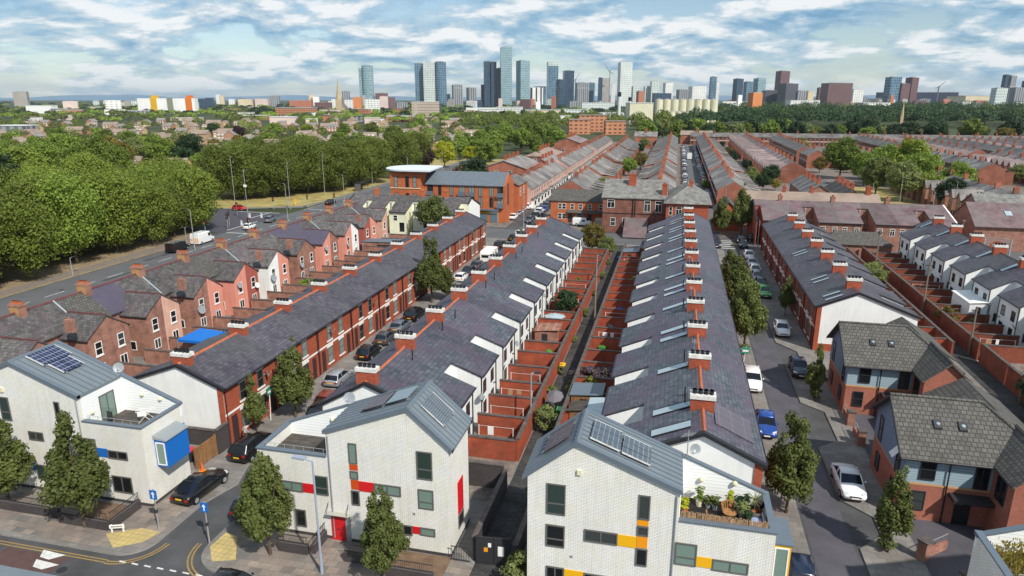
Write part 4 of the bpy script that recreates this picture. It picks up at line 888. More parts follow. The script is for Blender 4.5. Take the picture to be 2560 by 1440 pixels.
for k, (x, y, rz, lb) in enumerate(((4.3, 36.7, .6, 'round wicker chair with rattan hoops facing away'), (3.4, 35.7, 2.4, 'low wicker chair tipped towards the reed screen'))):
    t = thing('wicker_chair', lb, 'chair', (x, y, zt), rz, 'wicker chairs')
    q = MB(); q.tube((0, 0, .28), (0, 0, .36), .38, .42, 12); q.obj('seat', wick, t); q = MB()
    for j in range(9):
        a = R(20 + j * 17.5); q.tube((.4 * math.cos(a), .4 * math.sin(a), .36), (.5 * math.cos(a), .5 * math.sin(a), .8), .03, n=5)
    for j in range(8):
        a, b = R(20 + j * 17.5), R(37.5 + j * 17.5); q.tube((.5 * math.cos(a), .5 * math.sin(a), .8), (.5 * math.cos(b), .5 * math.sin(b), .8), .035, n=5)
    q.obj('backrest', wick, t)
    for a in (.8, 2.4, 3.9, 5.5): q = MB(); q.tube((.3 * math.cos(a), .3 * math.sin(a), .02), (.3 * math.cos(a), .3 * math.sin(a), .3), .025, n=5); q.obj('leg', wick, t)
t = thing('outdoor_sofa', 'grey outdoor sofa with pale blue cushions against the terrace parapet', 'sofa', (5.75, 35.7, zt))
q = MB(); q.box(-.35, -.8, .02, .42, .8, .3); q.obj('base', frame_dark, t); q = MB(); q.box(.25, -.8, .3, .42, .8, .7); q.box(-.35, .65, .3, .25, .8, .6); q.obj('backrest', frame_dark, t)
for k in range(3): q = MB(); q.box(-.33, -.75 + k * .47, .3, .22, -.31 + k * .47, .44); q.obj('cushion', plain('cushion_blue', (.30, .36, .55), .9, var=.1) if k == 0 else MC['cushion_blue'], t)
q = MB(); r = random.Random(3)
for k in range(150): x = 1.5 + k * .031; h = r.uniform(.42, .58); q.tube((x, 34.75, zt), (x + r.uniform(-.02, .02), 34.75, zt + .72 + h), .022, n=4)
t = tag(q.obj('reed_screen', plain('reed', (.40, .25, .14), .9, var=.45, sc=9)), 'brown reed screen along the planted roof terrace edge', 'screen')
t = thing('drying_rack', 'white folding clothes airer on the bare roof terrace', 'clothes airer', (-37.7, 39.4, 5.49), .5)
q = MB()
for k in range(7): q.tube((-.6 + .2 * k, -.3, .9), (-.6 + .2 * k, .3, .9), .015, n=4)
q.tube((-.6, -.3, .9), (.6, -.3, .9), .02, n=4); q.tube((-.6, .3, .9), (.6, .3, .9), .02, n=4); q.obj('rack', white, t)
for a, b in ((-1, 1), (1, -1)): q = MB(); q.tube((a * .5, -.3, 0), (b * .4, -.3, .9), .02, n=4); q.tube((a * .5, .3, 0), (b * .4, .3, .9), .02, n=4); q.obj('leg', white, t)
q = MB(); q.box(-.5, -.32, .55, .1, -.28, .92); q.obj('laundry', white, t)
t = thing('office_chair', 'black swivel chair by the glass terrace door', 'chair', (-40.0, 38.2, 5.49))
q = MB(); q.tube((0, 0, .42), (0, 0, .5), .25, n=10); q.obj('seat', dark_metal, t); q = MB(); q.box(-.22, .18, .55, .22, .26, .98); q.obj('backrest', dark_metal, t)
q = MB(); q.tube((0, 0, .05), (0, 0, .42), .03); [q.tube((0, 0, .1), (.28 * math.cos(k * 1.257), .28 * math.sin(k * 1.257), .03), .02, n=4) for k in range(5)]; q.obj('leg', dark_metal, t)
tag(struct('roof_garden', MB().box(17.5, 33.2, 5.47, 22.2, 36.7, 5.6), earth, 'stuff')); r = random.Random(5); q = MB()
for k in range(1600):
    x, y = r.uniform(17.6, 22.1), r.uniform(33.3, 36.6); h = r.uniform(.2, 1.1) * (1.5 if r.random() < .15 else 1); d = V((r.gauss(0, .3), r.gauss(0, .3), 1)) * h; s = V((r.gauss(0, 1), r.gauss(0, 1), 0)).normalized() * r.uniform(.03, .12)
    p = V((x, y, 5.6)) + d * r.uniform(.2, 1); q.poly([p - s, p + V((0, 0, .12)), p + s, p - V((0, 0, .1))])
tag(q.obj('terrace_plants', F_gold), kind='stuff')

# ---------------------------------------------------------------- grey-tiled houses on the right
def tiled_house(label, oy, open_win):
    t = thing('tiled_house', label, 'house', (0, oy, 0), 0, 'grey-tiled brick houses with blue cladding')
    x0, x1, yf, yb, zr, ze, xw = 16.9, 26.0, 47.9, 55.2, 8.0, 5.4, 22.3; yr = 51.5
    q = MB(); q.box(x0, yf, 0, x1, yb, 2.9); q.box(22.4, 45.0, 0, 26.0, yf - .002, 4.6); q.py([(22.4, 4.6), (26, 4.6), (26, 5.3), (24.2, 6.9), (22.4, 5.3)], 45.0, yf + 2); q.box(22.4, yb + .002, 0, 27.5, 61.0, 4.3); q.py([(22.4, 4.3), (27.5, 4.3), (24.95, 5.95)], yb + .5, 61.0); q.obj('wall', bricks('brick_new', (.42, .12, .07), (.33, .085, .055), (.3, .2, .16), ms=.01) if 'brick_new' not in MC else MC['brick_new'], t)
    q = MB(); q.box(x0 + .05, yf + .05, 2.9, x1 - .05, yb - .05, ze); q.obj('upper_wall', bluegrey, t)
    q = MB(); q.px([(yf + .05, 2.9), (yb - .05, 2.9), (yb - .05, ze), (yr, zr - .1), (yf + .05, ze)], x0 - .02, x0 + .045); q.obj('gable_wall', bluepanel, t)
    q = MB(); q.box(x0 - .03, yf - .03, 2.84, x1, yf + .045, 2.97); q.box(x0 - .03, yf + .05, 2.84, x0 + .04, yb, 2.97); q.obj('tan_band', band_tan, t)
    def tiles(quads):
        q = MB()
        for p in quads:
            q.poly(p); q.poly([(a, b, c - .16) for a, b, c in reversed(p)])
            for k in range(len(p)): a, b = p[k], p[(k + 1) % len(p)]; q.poly([a, b, (b[0], b[1], b[2] - .16), (a[0], a[1], a[2] - .16)])
        return q
    ov = .45; sl = (zr - ze) / (yr - yf); zo = ze - ov * sl; xh = 22.4
    q = tiles([[(x0 - .5, yf - ov, zo), (x1 + .4, yf - ov, zo), (xh, yr, zr), (x0 - .5, yr, zr)], [(x1 + .4, yb + ov, zo), (x0 - .5, yb + ov, zo), (x0 - .5, yr, zr), (xh, yr, zr)], [(x1 + .4, yf - ov, zo), (x1 + .4, yb + ov, zo), (xh, yr, zr)]])
    ro = q.obj('roof', tile_grey, t)
    sw = 1.6 / 1.8
    q = tiles([[(22.1, 44.7, 5.13), (24.2, 44.7, 7.0), (24.2, 50.3, 7.0), (22.1, 47.45, 5.13)], [(24.2, 44.7, 7.0), (26.3, 44.7, 5.13), (26.3, 49, 5.13), (24.2, 50.3, 7.0)],
               ])
    q.obj('wing_roof', tile_grey, t)
    q = tiles([[(22.0, yb + .2, 4.3), (24.95, 53.6, 6.1), (24.95, 61.3, 6.1), (22.0, 61.3, 4.3)], [(24.95, 53.6, 6.1), (27.9, 53.0, 4.3), (27.9, 61.3, 4.3), (24.95, 61.3, 6.1)]])
    q.obj('rear_roof', tile_grey, t)
    q = MB(); q.tube((x0 - .5, yr, zr + .03), (xh, yr, zr + .03), .12, n=6); q.tube((xh, yr, zr + .03), (x1 + .4, yf - ov, zo + .03), .1, n=6); q.tube((24.2, 44.7, 7.03), (24.2, 50.2, 7.03), .1, n=6); q.obj('ridge_tiles', tile_grey, ro)
    q = MB(); q.tube((x0 - .5, yf - ov - .06, zo - .08), (22.1, yf - ov - .06, zo - .08), .08, n=6); q.obj('gutter', black_trim, t); q = MB(); q.tube((19.7, yf - .1, .1), (19.7, yf - .1, 4.9), .05, n=6); q.tube((19.7, yf - .1, 4.9), (19.7, yf - ov - .05, zo - .1), .05, n=6); q.obj('drainpipe', black_trim, t); q = MB()
    for s in (-1, 1): q.hexa([(x0 - .53, yr, zr - .2), (x0 - .45, yr, zr - .2), (x0 - .45, yr + s * (yr - yf + ov), zo - .2), (x0 - .53, yr + s * (yr - yf + ov), zo - .2), (x0 - .53, yr, zr + .02), (x0 - .45, yr, zr + .02), (x0 - .45, yr + s * (yr - yf + ov), zo + .02), (x0 - .53, yr + s * (yr - yf + ov), zo + .02)])
    q.obj('bargeboard', black_trim, t)
    W = lambda a, b, z0, z1, st='sash', yy=yf + .02: window(t, (a, yy, z0), X3, -Y3, b - a, z1 - z0, frame_black, glass_dark, st)
    W(17.9, 18.9, 3.3, 4.9); W(21.3, 22.2, 3.0, 5.0, 'pair'); W(17.6, 18.5, .9, 2.4, yy=yf - .02)
    G = lambda yy, w, z0, z1: window(t, (x0 - .03, yy + w, z0), -Y3, -X3, w, z1 - z0, frame_black, glass_dark, 'sash')
    G(53.3, .8, 3.2, 5.2); G(48.7, .9, 2.9, 4.9); G(53.0, .9, .8, 2.2); G(49.2, .9, .8, 2.2)
    window(t, (22.38, 47.2, 3.0), -Y3, -X3, 1.3, 1.9, frame_black, glass_dark, 'pair')
    if open_win: q = MB(); q.hexa([(x0 - .6, 48.75, 4.3), (x0 - .6, 49.55, 4.3), (x0 - .1, 49.55, 4.9), (x0 - .1, 48.75, 4.9), (x0 - .57, 48.75, 4.36), (x0 - .57, 49.55, 4.36), (x0 - .08, 49.55, 4.95), (x0 - .08, 48.75, 4.95)]); q.obj('open_casement', white, t)
    q = MB(); q.box(20.4, yf - .05, .1, 21.4, yf, 2.1); q.obj('door', black_trim, t); q = MB(); q.box(19.9, yf - 1.1, 2.3, 22.38, yf - .035, 2.55); q.obj('porch_canopy', dark_metal, t)
    for x in (18.9, 20.5):
        z = ze + (49.6 - yf) * sl
        q = MB(); q.hexa([(x, 49.4, z - .1), (x + .5, 49.4, z - .1), (x + .5, 49.95, z + .3), (x, 49.95, z + .3), (x, 49.4, z + .02), (x + .5, 49.4, z + .02), (x + .5, 49.95, z + .42), (x, 49.95, z + .42)]); rw_ = q.obj('rooflight', frame_black, t)
        q = MB(); q.ball((x + .25, 49.65, z + .2), .16, .16, .13, 8, 5); q.obj('light_dome', rooflight, rw_)
    return t
tiled_house('nearer grey-tiled brick house with blue gable beside the white coupe', 0, True)
tiled_house('farther grey-tiled brick house with blue gable against the white end wall', 17.3, False)
# ---------------------------------------------------------------- street trees, shrubs
for i, (x, y, s, lb) in enumerate(((-46.0, 34.3, 1.0, 'broad street tree cut by the frame edge before the blue-boxed house'), (-38.6, 33.5, 1.08, 'full conical street tree in front of the blue window panel'), (-24.3, 33.8, .98, 'bushy street tree before the red-panelled house by the one-way sign'),
        (-16.0, 33.2, .78, 'pyramidal street tree right of the red front door'), (-33.3, 52.3, 1.0, 'dense street tree beside the red brick wall and orange car'), (9.3, 46.6, 1.0, 'broad street tree between the blue hatchback and the yellow-panelled house'),
        (9.2, 80.1, 1.28, 'tall full tree beside the rooflight terrace, nearest of its row'), (9.2, 93.0, 1.1, 'dark full tree behind the tall one beside the rooflight terrace'), (9.3, 106, 1.0, 'street tree beside the rooflight terrace, third along the kerb'),
        (-33.5, 90.5, 1.2, 'tall narrow tree in front of the brick terrace opposite the caravan'), (-31.6, 92.2, .72, 'small tree leaning behind the tall narrow one near the white hatchback'), (10.4, 153, 1.1, 'dark tree left of the pair on the cross street'), (14.8, 154.5, 1.35, 'dark taller tree right of the pair on the cross street'))):
    tree('street', x, y, lb, 'street_tree', s, group=None)
for x, y, s, lb in ((-35.0, 48.7, .85, 'thin young tree by the white gable corner'), (15.2, 43.4, 1.0, 'slim columnar young tree in a planted pit by the near kerb'), (14.8, 67.8, .95, 'young tree by the dark saloon and grey-tiled house'), (15.9, 96, .95, 'young tree leaning over the bay with the green car'), (-29.8, 133.5, .6, 'small sapling on the grass plot by the red brick end house'), (-26.8, 136.5, .65, 'small dark sapling at the corner of the cross street')):
    tree('slim', x, y, lb, 'young_tree', s)
tree('bush', -13.2, 86.5, 'round dark shrub spilling over a red yard', 'shrub', 1.7, fm=F_dark)
tree('bush', -7.4, 66.2, 'shrub with faded lilac spikes filling a yard', 'shrub', 1.7, .9, fm=F_lav); tree('bush', -5.6, 66.5, 'second lilac-spiked shrub against the slate roof edge', 'shrub', 1.5, .8, fm=F_lav)
tree('conifer', -6.9, 63.0, 'small yellow-green conical conifer in a yard', 'conifer', 1.25)
tree('garden', -14.6, 129, 'olive and orange tinged tree at the end of the alley', 'tree', .62, fm=F_autumn); tree('garden', -11.5, 126, 'yellow-green tree overhanging the alley end', 'tree', .45, fm=F_pale)
tree('garden', -49.5, 136.0, 'round green tree before the cream row', 'tree', .95, fm=F_street); tree('garden', 30.5, 112, 'bright olive tree in the yards behind the brick terrace', 'tree', .55, fm=F_pale)
tree('garden', 33.5, 64, 'round dark tree beside the grey-tiled house', 'tree', .75, fm=F_dark); tree('garden', 38, 66, 'dark bushy tree at the right edge among the gardens', 'tree', .8, fm=F_dark); tree('garden', 35.5, 58.5, 'low dark tree overhanging the garden by the green bin', 'tree', .6, fm=F_dark)
tree('bush', 35.8, 96, 'straggly bush spilling over the alley wall', 'shrub', 1.2, fm=F_autumn); tree('bush', -9.9, 55.0, 'leafy bush growing on the alley verge', 'shrub', 1.0, fm=F_pale); tree('bush', -7.8, 35.0, 'pale bush at the bottom edge beside the alley gates', 'shrub', 1.0, fm=F_pale)
tree('bush', -54, 92, 'green creeper mass over the back wall of the pink houses', 'shrub', 1.6, .8, fm=F_mid); tree('bush', -48.2, 74, 'yellow-green bush by the old alley wall', 'shrub', .9, fm=F_lime)
tree('bush', -8.0, 43, 'dark green bush between dark wall and yellow-panelled house', 'shrub', 1.0, fm=F_street)
for i, (x, y) in enumerate(((-52.3, 60), (-30.6, 131.5), (-28.3, 130), (14.9, 67.6), (15.1, 43.6), (9.2, 79.0), (8.6, 70.5), (-10.7, 62))):
    tree('bush', x, y, ['low garden shrub near the blue gazebo', 'flowering shrub at the end of the narrow street', 'low shrub in the corner grass plot', 'low planting round the young tree by the dark saloon', 'low planting round the slim tree in the near pit', 'tuft of plants under the tall full tree', 'plant tuft under the letting board', 'potted bushes on the alley edge'][i], 'shrub', .55, fm=F_pale)

# ---------------------------------------------------------------- vehicles
CARS = {k: make_car('parked_car', k) for k in ('hatch', 'saloon', 'suv', 'small')}
CARN = {'black': 'black', 'white': 'white', 'silver': 'silver', 'grey': 'dark grey', 'blue': 'blue', 'navy': 'navy', 'red': 'red', 'green': 'bright green', 'brown': 'rust red', 'slate': 'slate grey'}
def car(kind, col, x, y, hd, label, group=None, z=.005):
    o = copy_tree(CARS[kind]); o.location = (x, y, z); o.rotation_euler = (0, 0, R(hd)); paint_car(o, col); tag(o, label, 'car', group); return o
K = .122
for kd, co, x, y, hd, z, lb in (('saloon', 'black', -33.6, 39.3, 86, K, 'black saloon parked on the pavement beside the blue-boxed house'), ('suv', 'black', -33.3, 45.6, 88, .06, 'black estate car passing the dark wall and wooden gate'),
        ('suv', 'navy', -28.1, 38.4, 90, K, 'dark car half hidden by the bushy tree before the red-panelled house'), ('hatch', 'black', -24.0, 29.9, 2, .01, 'black car of which only the roof shows at the bottom edge'),
        ('suv', 'black', -30.8, 53.5, 90, .01, 'black car in the shade of the dense street tree'), ('hatch', 'brown', -31.6, 56.0, 90, .01, 'rust red hatchback behind the dense street tree'), ('hatch', 'silver', -33.2, 60.9, 90, .06, 'silver hatchback parked by the brick terrace doors'),
        ('hatch', 'black', -33.3, 68.6, 90, .06, 'glossy black hatchback with yellow plate, between the silver car and the grey one'), ('small', 'grey', -33.3, 73.4, 90, .06, 'dark grey small car behind the glossy black hatchback'), ('hatch', 'slate', -33.3, 78.2, 90, .06, 'slate blue hatchback by the traffic cone'),
        ('suv', 'black', -33.3, 83.2, 90, .06, 'black crossover near the tall narrow tree'), ('suv', 'navy', -31.2, 95.6, 90, .01, 'navy car under the small leaning tree'), ('small', 'white', -33.2, 104.0, 90, .01, 'small white hatchback beyond the leaning tree'),
        ('saloon', 'navy', -33.2, 108.6, 90, .01, 'dark blue saloon before the caravan, nearer one'), ('hatch', 'grey', -33.0, 113.0, 90, .01, 'dark grey hatchback right before the caravan'), ('hatch', 'navy', -32.6, 124.2, 90, .01, 'navy car beyond the caravan'), ('suv', 'black', -33.2, 130.0, 90, .01, 'black car at the far end of the narrow street'),
        ('hatch', 'black', -32.0, 138.0, 75, .01, 'dark car turning out of the narrow street'), ('hatch', 'white', -31.4, 143.3, 60, .012, 'white car on the cross street by the green bench'),
        ('saloon', 'white', 14.4, 51.2, -90, K, 'white coupe parked at the near bay before the grey-tiled house'), ('hatch', 'navy', 14.4, 74.6, -90, K, 'dark saloon in the bay by the young tree'), ('hatch', 'white', 14.4, 87.9, -90, K, 'white hatchback parked at the near kerb end before the white gable'),
        ('hatch', 'green', 14.3, 105.6, -90, K, 'bright green hatchback by the brick terrace'), ('hatch', 'navy', 14.3, 110.2, -90, K, 'dark blue hatchback right behind the green one'), ('hatch', 'slate', 14.2, 115.0, -90, K, 'slate car second behind the green one'), ('small', 'white', 14.3, 119.7, -90, K, 'white small car third behind the green one'),
        ('hatch', 'silver', 14.3, 124.8, -90, K, 'silver car fourth behind the green one'), ('small', 'white', 14.3, 131.2, -90, K, 'white car last in the line behind the green one'), ('hatch', 'black', 14.2, 141.9, -90, K, 'black car near the cross street, right side'), ('hatch', 'navy', 14.1, 146.8, -90, .02, 'dark car farthest at the cross street corner'),
        ('suv', 'white', 9.1, 69.8, -92, K, 'white crossover parked beside the rooflight terrace'), ('hatch', 'blue', 9.3, 59.6, -92, K, 'bright blue hatchback beside the solar-panelled slope'), ('suv', 'navy', 8.9, 37.9, -90, K, 'dark blue car beside the yellow box window at the bottom edge'), ('hatch', 'grey', 9.0, 118, -90, K, 'grey car half under the kerbside trees'),
        ('hatch', 'black', 9.0, 141.2, -90, .02, 'black car at the far end of the rooflight terrace'), ('hatch', 'navy', 8.8, 146.4, -90, .02, 'navy car behind the black one near the dark pair of trees'), ('suv', 'black', 17.5, 148.5, 0, .02, 'black car behind the trunks of the dark pair of trees'),
        ('small', 'red', -113.0, 160.2, 10, .02, 'red hatchback turning at the junction'), ('suv', 'slate', -95.0, 146.2, 105, .02, 'slate grey car crossing the junction'), ('hatch', 'white', -94.3, 136.8, 100, .02, 'white car on the main road by the chimneys'), ('saloon', 'black', -94.5, 176.0, 90, .02, 'black car on the far main road'),
        ('suv', 'navy', 19.8, 57.0, -90, .14, 'dark car in the drive between the grey-tiled houses')):
    car(kd, co, x, y, hd, lb, None, z)
CC = ['black', 'navy', 'white', 'silver', 'grey', 'slate', 'black', 'red', 'white', 'navy', 'blue', 'silver']
r = random.Random(21)
for gi, (x, ya, yb, g, sidew, hd) in enumerate(((-38.6, 164, 330, 'cars parked along the white-bayed street', 'left kerb by the white bays', 90), (-33.6, 160, 250, 'cars parked opposite the white bays', 'right kerb by the white bays', -90), (3.6, 215, 440, 'cars on the left of the long straight street', 'left kerb of the long street', 90), (10.0, 196, 440, 'cars on the right of the long straight street', 'right kerb of the long street', -90))):
    y = ya; n = 0
    while y < yb:
        n += 1; co = CC[r.randrange(12)] if gi != 2 else r.choice(['white', 'silver', 'white', 'navy', 'grey', 'silver'])
        car(r.choice(['hatch', 'suv', 'hatch', 'saloon', 'small']), co, x + r.uniform(-.15, .15), y, hd + r.uniform(-2, 2), f'{CARN[co]} car, {ordw(n)} from the near end on the {sidew}', g, .012); y += r.uniform(5.0, 6.2)
for o in CARS.values(): purge(o)
v = make_van('van'); tag(v, 'white van with yellow and red rear chevrons on the main road', 'van'); v.location = (-94.4, 120.5, .02); v.rotation_euler = (0, 0, R(92))
q = MB()
for k in range(4): q.hexa([(-2.73, -.95 + .48 * k, .5), (-2.73, -.72 + .48 * k, .5), (-2.715, -.72 + .48 * k, .5), (-2.715, -.95 + .48 * k, .5), (-2.73, -.85 + .4 * k, 1.5), (-2.73, -.62 + .4 * k, 1.5), (-2.715, -.62 + .4 * k, 1.5), (-2.715, -.85 + .4 * k, 1.5)])
q.obj('chevron_marking', yelo, v)
v = make_van('pickup_van', 5.0, 1.9, 1.95); tag(v, 'black van with roof bars on the main road', 'van'); v.location = (-94.1, 112.6, .02); v.rotation_euler = (0, 0, R(92)); setmat(next(c for c in v.children if c.name.startswith('body')), PAINT['black'])
q = MB(); [q.box(-1.8 + 1.2 * k, -.8, 1.95, -1.7 + 1.2 * k, .8, 2.05) for k in range(3)]; q.obj('roof_bar', steel, v)
v = make_van('small_van', 4.4, 1.8, 1.85, True); tag(v, 'small white van parked before the small brick row on the cross street', 'van'); v.location = (-20.5, 158.5, .02); v.rotation_euler = (0, 0, R(-4))
v = make_van('box_truck', 6.5, 2.3, 3.0); tag(v, 'white and cream lorry in the middle of the long straight street', 'lorry'); v.location = (6.3, 352, .02); v.rotation_euler = (0, 0, R(90))
t = thing('caravan', 'white touring caravan with dark windows on the narrow street', 'caravan', (-32.3, 118.2, .02), R(90))
q = loft([(-2.4, 1, .5, 1.9), (-2.2, 1, .45, 2.45), (1.7, 1, .45, 2.5), (2.2, 1, .5, 1.7)], lambda s: [(s[0], -1.1, s[2]), (s[0], -1.1, s[3] - .15), (s[0], -.95, s[3]), (s[0], .95, s[3]), (s[0], 1.1, s[3] - .15), (s[0], 1.1, s[2])]); q.obj('body', white, t)
q = MB(); q.box(-2.42, -.8, 1.2, -2.3, .8, 1.7); q.obj('rear_window', carglass, t)
for x in (-1.3, .6): q = MB(); q.box(x - .4, -1.115, 1.3, x + .4, -1.09, 1.8); q.obj('window', carglass, t)
for y in (-1, 1): q = MB(); q.tube((0, y * .9, .32), (0, y * 1.11, .32), .32, n=12); q.obj('wheel', rubber, t)
q = MB(); q.tube((2.2, -.5, .45), (3.2, 0, .45), .05); q.tube((2.2, .5, .45), (3.2, 0, .45), .05); q.obj('tow_bar', steel, t)

# ---------------------------------------------------------------- street furniture
def lamp(x, y, h, label, rz=0, arm=1.2, m=steel, group=None, sign=False):
    t = thing('street_lamp', label, 'street lamp', (x, y, 0), R(rz), group)
    q = MB(); q.tube((0, 0, 0), (0, 0, 1.5), .11, .1, 8); q.tube((0, 0, 1.5), (0, 0, h), .08, .055, 8); q.obj('pole', m, t)
    q = MB(); q.tube((0, 0, h), (arm * .6, 0, h + .08), .04); q.obj('arm', m, t); q = MB(); q.box(arm * .45, -.16, h + .04, arm + .25, .16, h + .16); q.obj('lantern', dark_metal if m == steel else m, t)
    if sign: q = MB(); q.box(-.35, -.1, h * .68, .35, .1, h * .68 + .5); q.obj('camera_box', white, t)
    return t
lamp(-20.1, 32.9, 8.0, 'tall grey street lamp before the red front door', 175, 1.1, plain('lamp_blue', (.30, .34, .42), .5, .4))
lamp(-11.35, 55.3, 5.4, 'grey lamp post in the near stretch of the alley', 20, .6); lamp(-10.9, 103, 5.6, 'lamp post in the far stretch of the alley', 20, .6)
for x, y, h, s, lb in ((-118.6, 166.4, 13.5, 0, 'tall lamp at the tree line left of the junction'), (-100.0, 144.8, 12.5, 1, 'tall lamp with white box in the middle of the junction'), (-100.2, 164.2, 12.5, 0, 'tall lamp at the verge right of the junction'), (-105.2, 192.5, 12.5, 0, 'tall lamp before the dark trees by the footpath'), (-91.6, 178.5, 8, 0, 'lamp beyond the chimneys by the bus shelter road'), (-91.6, 148.5, 9, 0, 'lamp right of the traffic lights on the island'), (-91.4, 114, 8.0, 0, 'lamp beside the white chevron van'), (-99.5, 215, 11, 0, 'lamp between the bus shelter and the oval roof block'), (-82.5, 205, 11, 0, 'lamp left of the oval roof block')):
    lamp(x, y, h, lb, 170 if x > -100 else 10, 1.3, sign=s)
for i, (x, y, h) in enumerate(((-98, 120, 3.2), (-98.4, 92, 3.0), (-41.0, 158, 8), (-32.8, 150, 8), (12.0, 215, 8), (12.2, 172, 8), (60, 205, 8), (46, 178, 9), (56, 168, 9), (68, 190, 9), (-86.5, 250, 10), (-100, 270, 10), (-100, 310, 10), (30, 160, 7), (16.5, 138, 6))):
    lamp(x, y, h, ['short bollard lamp by the tree belt near the vans', 'short bollard lamp by the tree belt at the frame edge side', 'lamp by the takeaway corner', 'lamp across from the takeaway corner', 'lamp along the long street by the parked cars', 'lamp at the gable with white trim', 'lamp behind the big bright trees', 'lamp in front of the bright trees by the car park', 'lamp among the parked cars below the bright trees', 'lamp by the tan gabled rear wings', 'lamp before the copper beech', 'lamp under the lime-yellow tree', 'lamp farther along the tree-lined road', 'lamp behind the brown tiled roof', 'lamp at the cross street beside the dark trees'][i], 90, .9)
def wood_pole(x, y, h, label):
    t = thing('telegraph_pole', label, 'pole', (x, y, 0)); q = MB(); q.tube((0, 0, 0), (0, 0, h), .14, .09, 8); q.obj('pole', plain('pole_wood', (.20, .16, .12), .9) if 'pole_wood' not in MC else MC['pole_wood'], t)
    q = MB(); q.box(-.5, -.06, h - .5, .5, .06, h - .4); q.obj('crossarm', dark_metal, t)
for a in ((32.0, 116.5, 9, 'tall telegraph pole beside the hipped outbuilding'), (34.5, 101, 7.5, 'telegraph pole at the red yards below the white wings'), (34.6, 85, 6, 'pale pole in the long brown-red wall alley'), (34.3, 71.5, 8, 'telegraph pole by the dark garden trees'), (-9.0, 84.5, 7.5, 'telegraph pole standing in the alley between the red yards'), (-47, 80, 6.5, 'thin pole behind the pink houses')): wood_pole(*a)
def signal(x, y, rz, label):
    t = thing('traffic_light', label, 'traffic light', (x, y, 0), R(rz)); q = MB(); q.tube((0, 0, 0), (0, 0, 3.4), .07, n=8); q.obj('pole', steel, t)
    q = MB(); q.box(-.25, -.12, 2.3, .25, .12, 3.5); h = q.obj('signal_head', black_trim, t)
    for k in range(3): q = MB(); q.tube((0, -.12, 3.25 - k * .36), (0, -.17, 3.25 - k * .36), .12, n=10); q.obj('lens', (tail_red, MC['amber_panel'], PAINT['green'])[k], h)
for i, (x, y) in enumerate(((-101.5, 139.5), (-99.5, 136), (-108, 152), (-104.5, 163), (-97.5, 168.5), (-92.5, 150), (-98.6, 127), (-91.8, 173), (-91.3, 132))):
    signal(x, y, (i * 40) % 180 - 60, ['traffic light by the tree belt corner', 'traffic light on the island before the slate grey car', 'double-faced traffic light beside the red car', 'traffic light on the grass edge of the junction', 'traffic light by the yellow post on the verge', 'traffic light below the tall lamp in mid junction', 'traffic light at the curved kerb by the hedge', 'traffic light near the black car on the far road', 'traffic light beside the white car and chimney'][i])
for i, (x, y) in enumerate(((-103.5, 150.5), (-100.5, 151), (-99.0, 140.5))):
    t = thing('bollard', ['white keep-side bollard, left one on the junction island', 'white keep-side bollard, right one on the junction island', 'white bollard in front of the white car'][i], 'bollard', (x, y, 0)); q = MB(); q.box(-.2, -.1, 0, .2, .1, 1.1); q.obj('post', white, t); q = MB(); q.tube((0, -.1, .85), (0, -.12, .85), .14, n=12); q.obj('sign_disc', bluep, t)
def oneway(x, y, label):
    t = thing('road_sign', label, 'road sign', (x, y, .12)); q = MB(); q.tube((0, 0, 0), (0, 0, 3.2), .055, .045, 8); q.obj('post', steel, t)
    q = MB(); q.box(-.28, -.08, 2.45, .28, -.05, 3.15); f = q.obj('sign_plate', bluep, t)
    q = MB(); q.box(-.045, -.095, 2.55, .045, -.081, 2.88); q.poly([(-.16, -.09, 2.84), (.16, -.09, 2.84), (0, -.09, 3.06)]); q.obj('arrow', white, f)
    q = MB(); q.ball((0, 0, 1.5), .12, .12, .16, 6, 4); q.obj('bracket', dark_metal, t)
oneway(-33.3, 34.4, 'blue one-way sign on a grey post beside the parked black saloon'); oneway(-28.95, 33.9, 'blue one-way sign on the corner with the yellow paving')
t = thing('street_name_sign', 'white street name board on two short posts at the railings', 'sign', (-35.9, 33.5, .12), R(20)); t.scale = (.75, .75, .75); q = MB(); q.box(-.65, -.03, .45, .65, .03, .8); q.obj('board', white, t)
for x in (-.5, .5): q = MB(); q.box(x - .06, .031, 0, x + .06, .12, .8); q.obj('leg', white, t)
q = MB(); r = random.Random(4)
for k in range(9): q.box(-.5 + k * .11, -.036, .56, -.43 + k * .11, -.031, .7)
q.obj('lettering', black_trim, t)
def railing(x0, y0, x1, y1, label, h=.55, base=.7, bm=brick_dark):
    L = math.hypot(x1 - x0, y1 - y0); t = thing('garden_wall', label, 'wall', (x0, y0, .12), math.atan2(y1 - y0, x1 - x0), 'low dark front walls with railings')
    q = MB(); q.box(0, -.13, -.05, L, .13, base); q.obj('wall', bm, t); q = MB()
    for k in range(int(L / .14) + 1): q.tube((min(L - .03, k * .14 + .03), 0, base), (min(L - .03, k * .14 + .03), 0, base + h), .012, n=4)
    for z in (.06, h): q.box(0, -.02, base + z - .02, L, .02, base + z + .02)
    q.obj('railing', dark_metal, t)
for a in ((-40.8, 33.6, -36.7, 33.6, 'low dark wall with railings round the bare corner garden'), (-36.6, 33.7, -36.6, 36.4, 'short railing side of the bare corner garden'), (-50, 34.0, -41.2, 34.0, 'long dark front wall under the frame-edge tree'), (-24.0, 34.4, -21.9, 34.4, 'dark front wall left of the red front door'), (-19.3, 34.4, -16.8, 34.4, 'dark front wall with railings right of the red front door'), (-21.6, 34.5, -21.6, 36.2, 'railing along the path to the red front door'), (-16.4, 33.7, -13.0, 33.7, 'dark front wall before the gravel garden'), (-6.9, 32.6, 1, 32.6, 'front wall below the yellow-panelled house')): railing(*a)
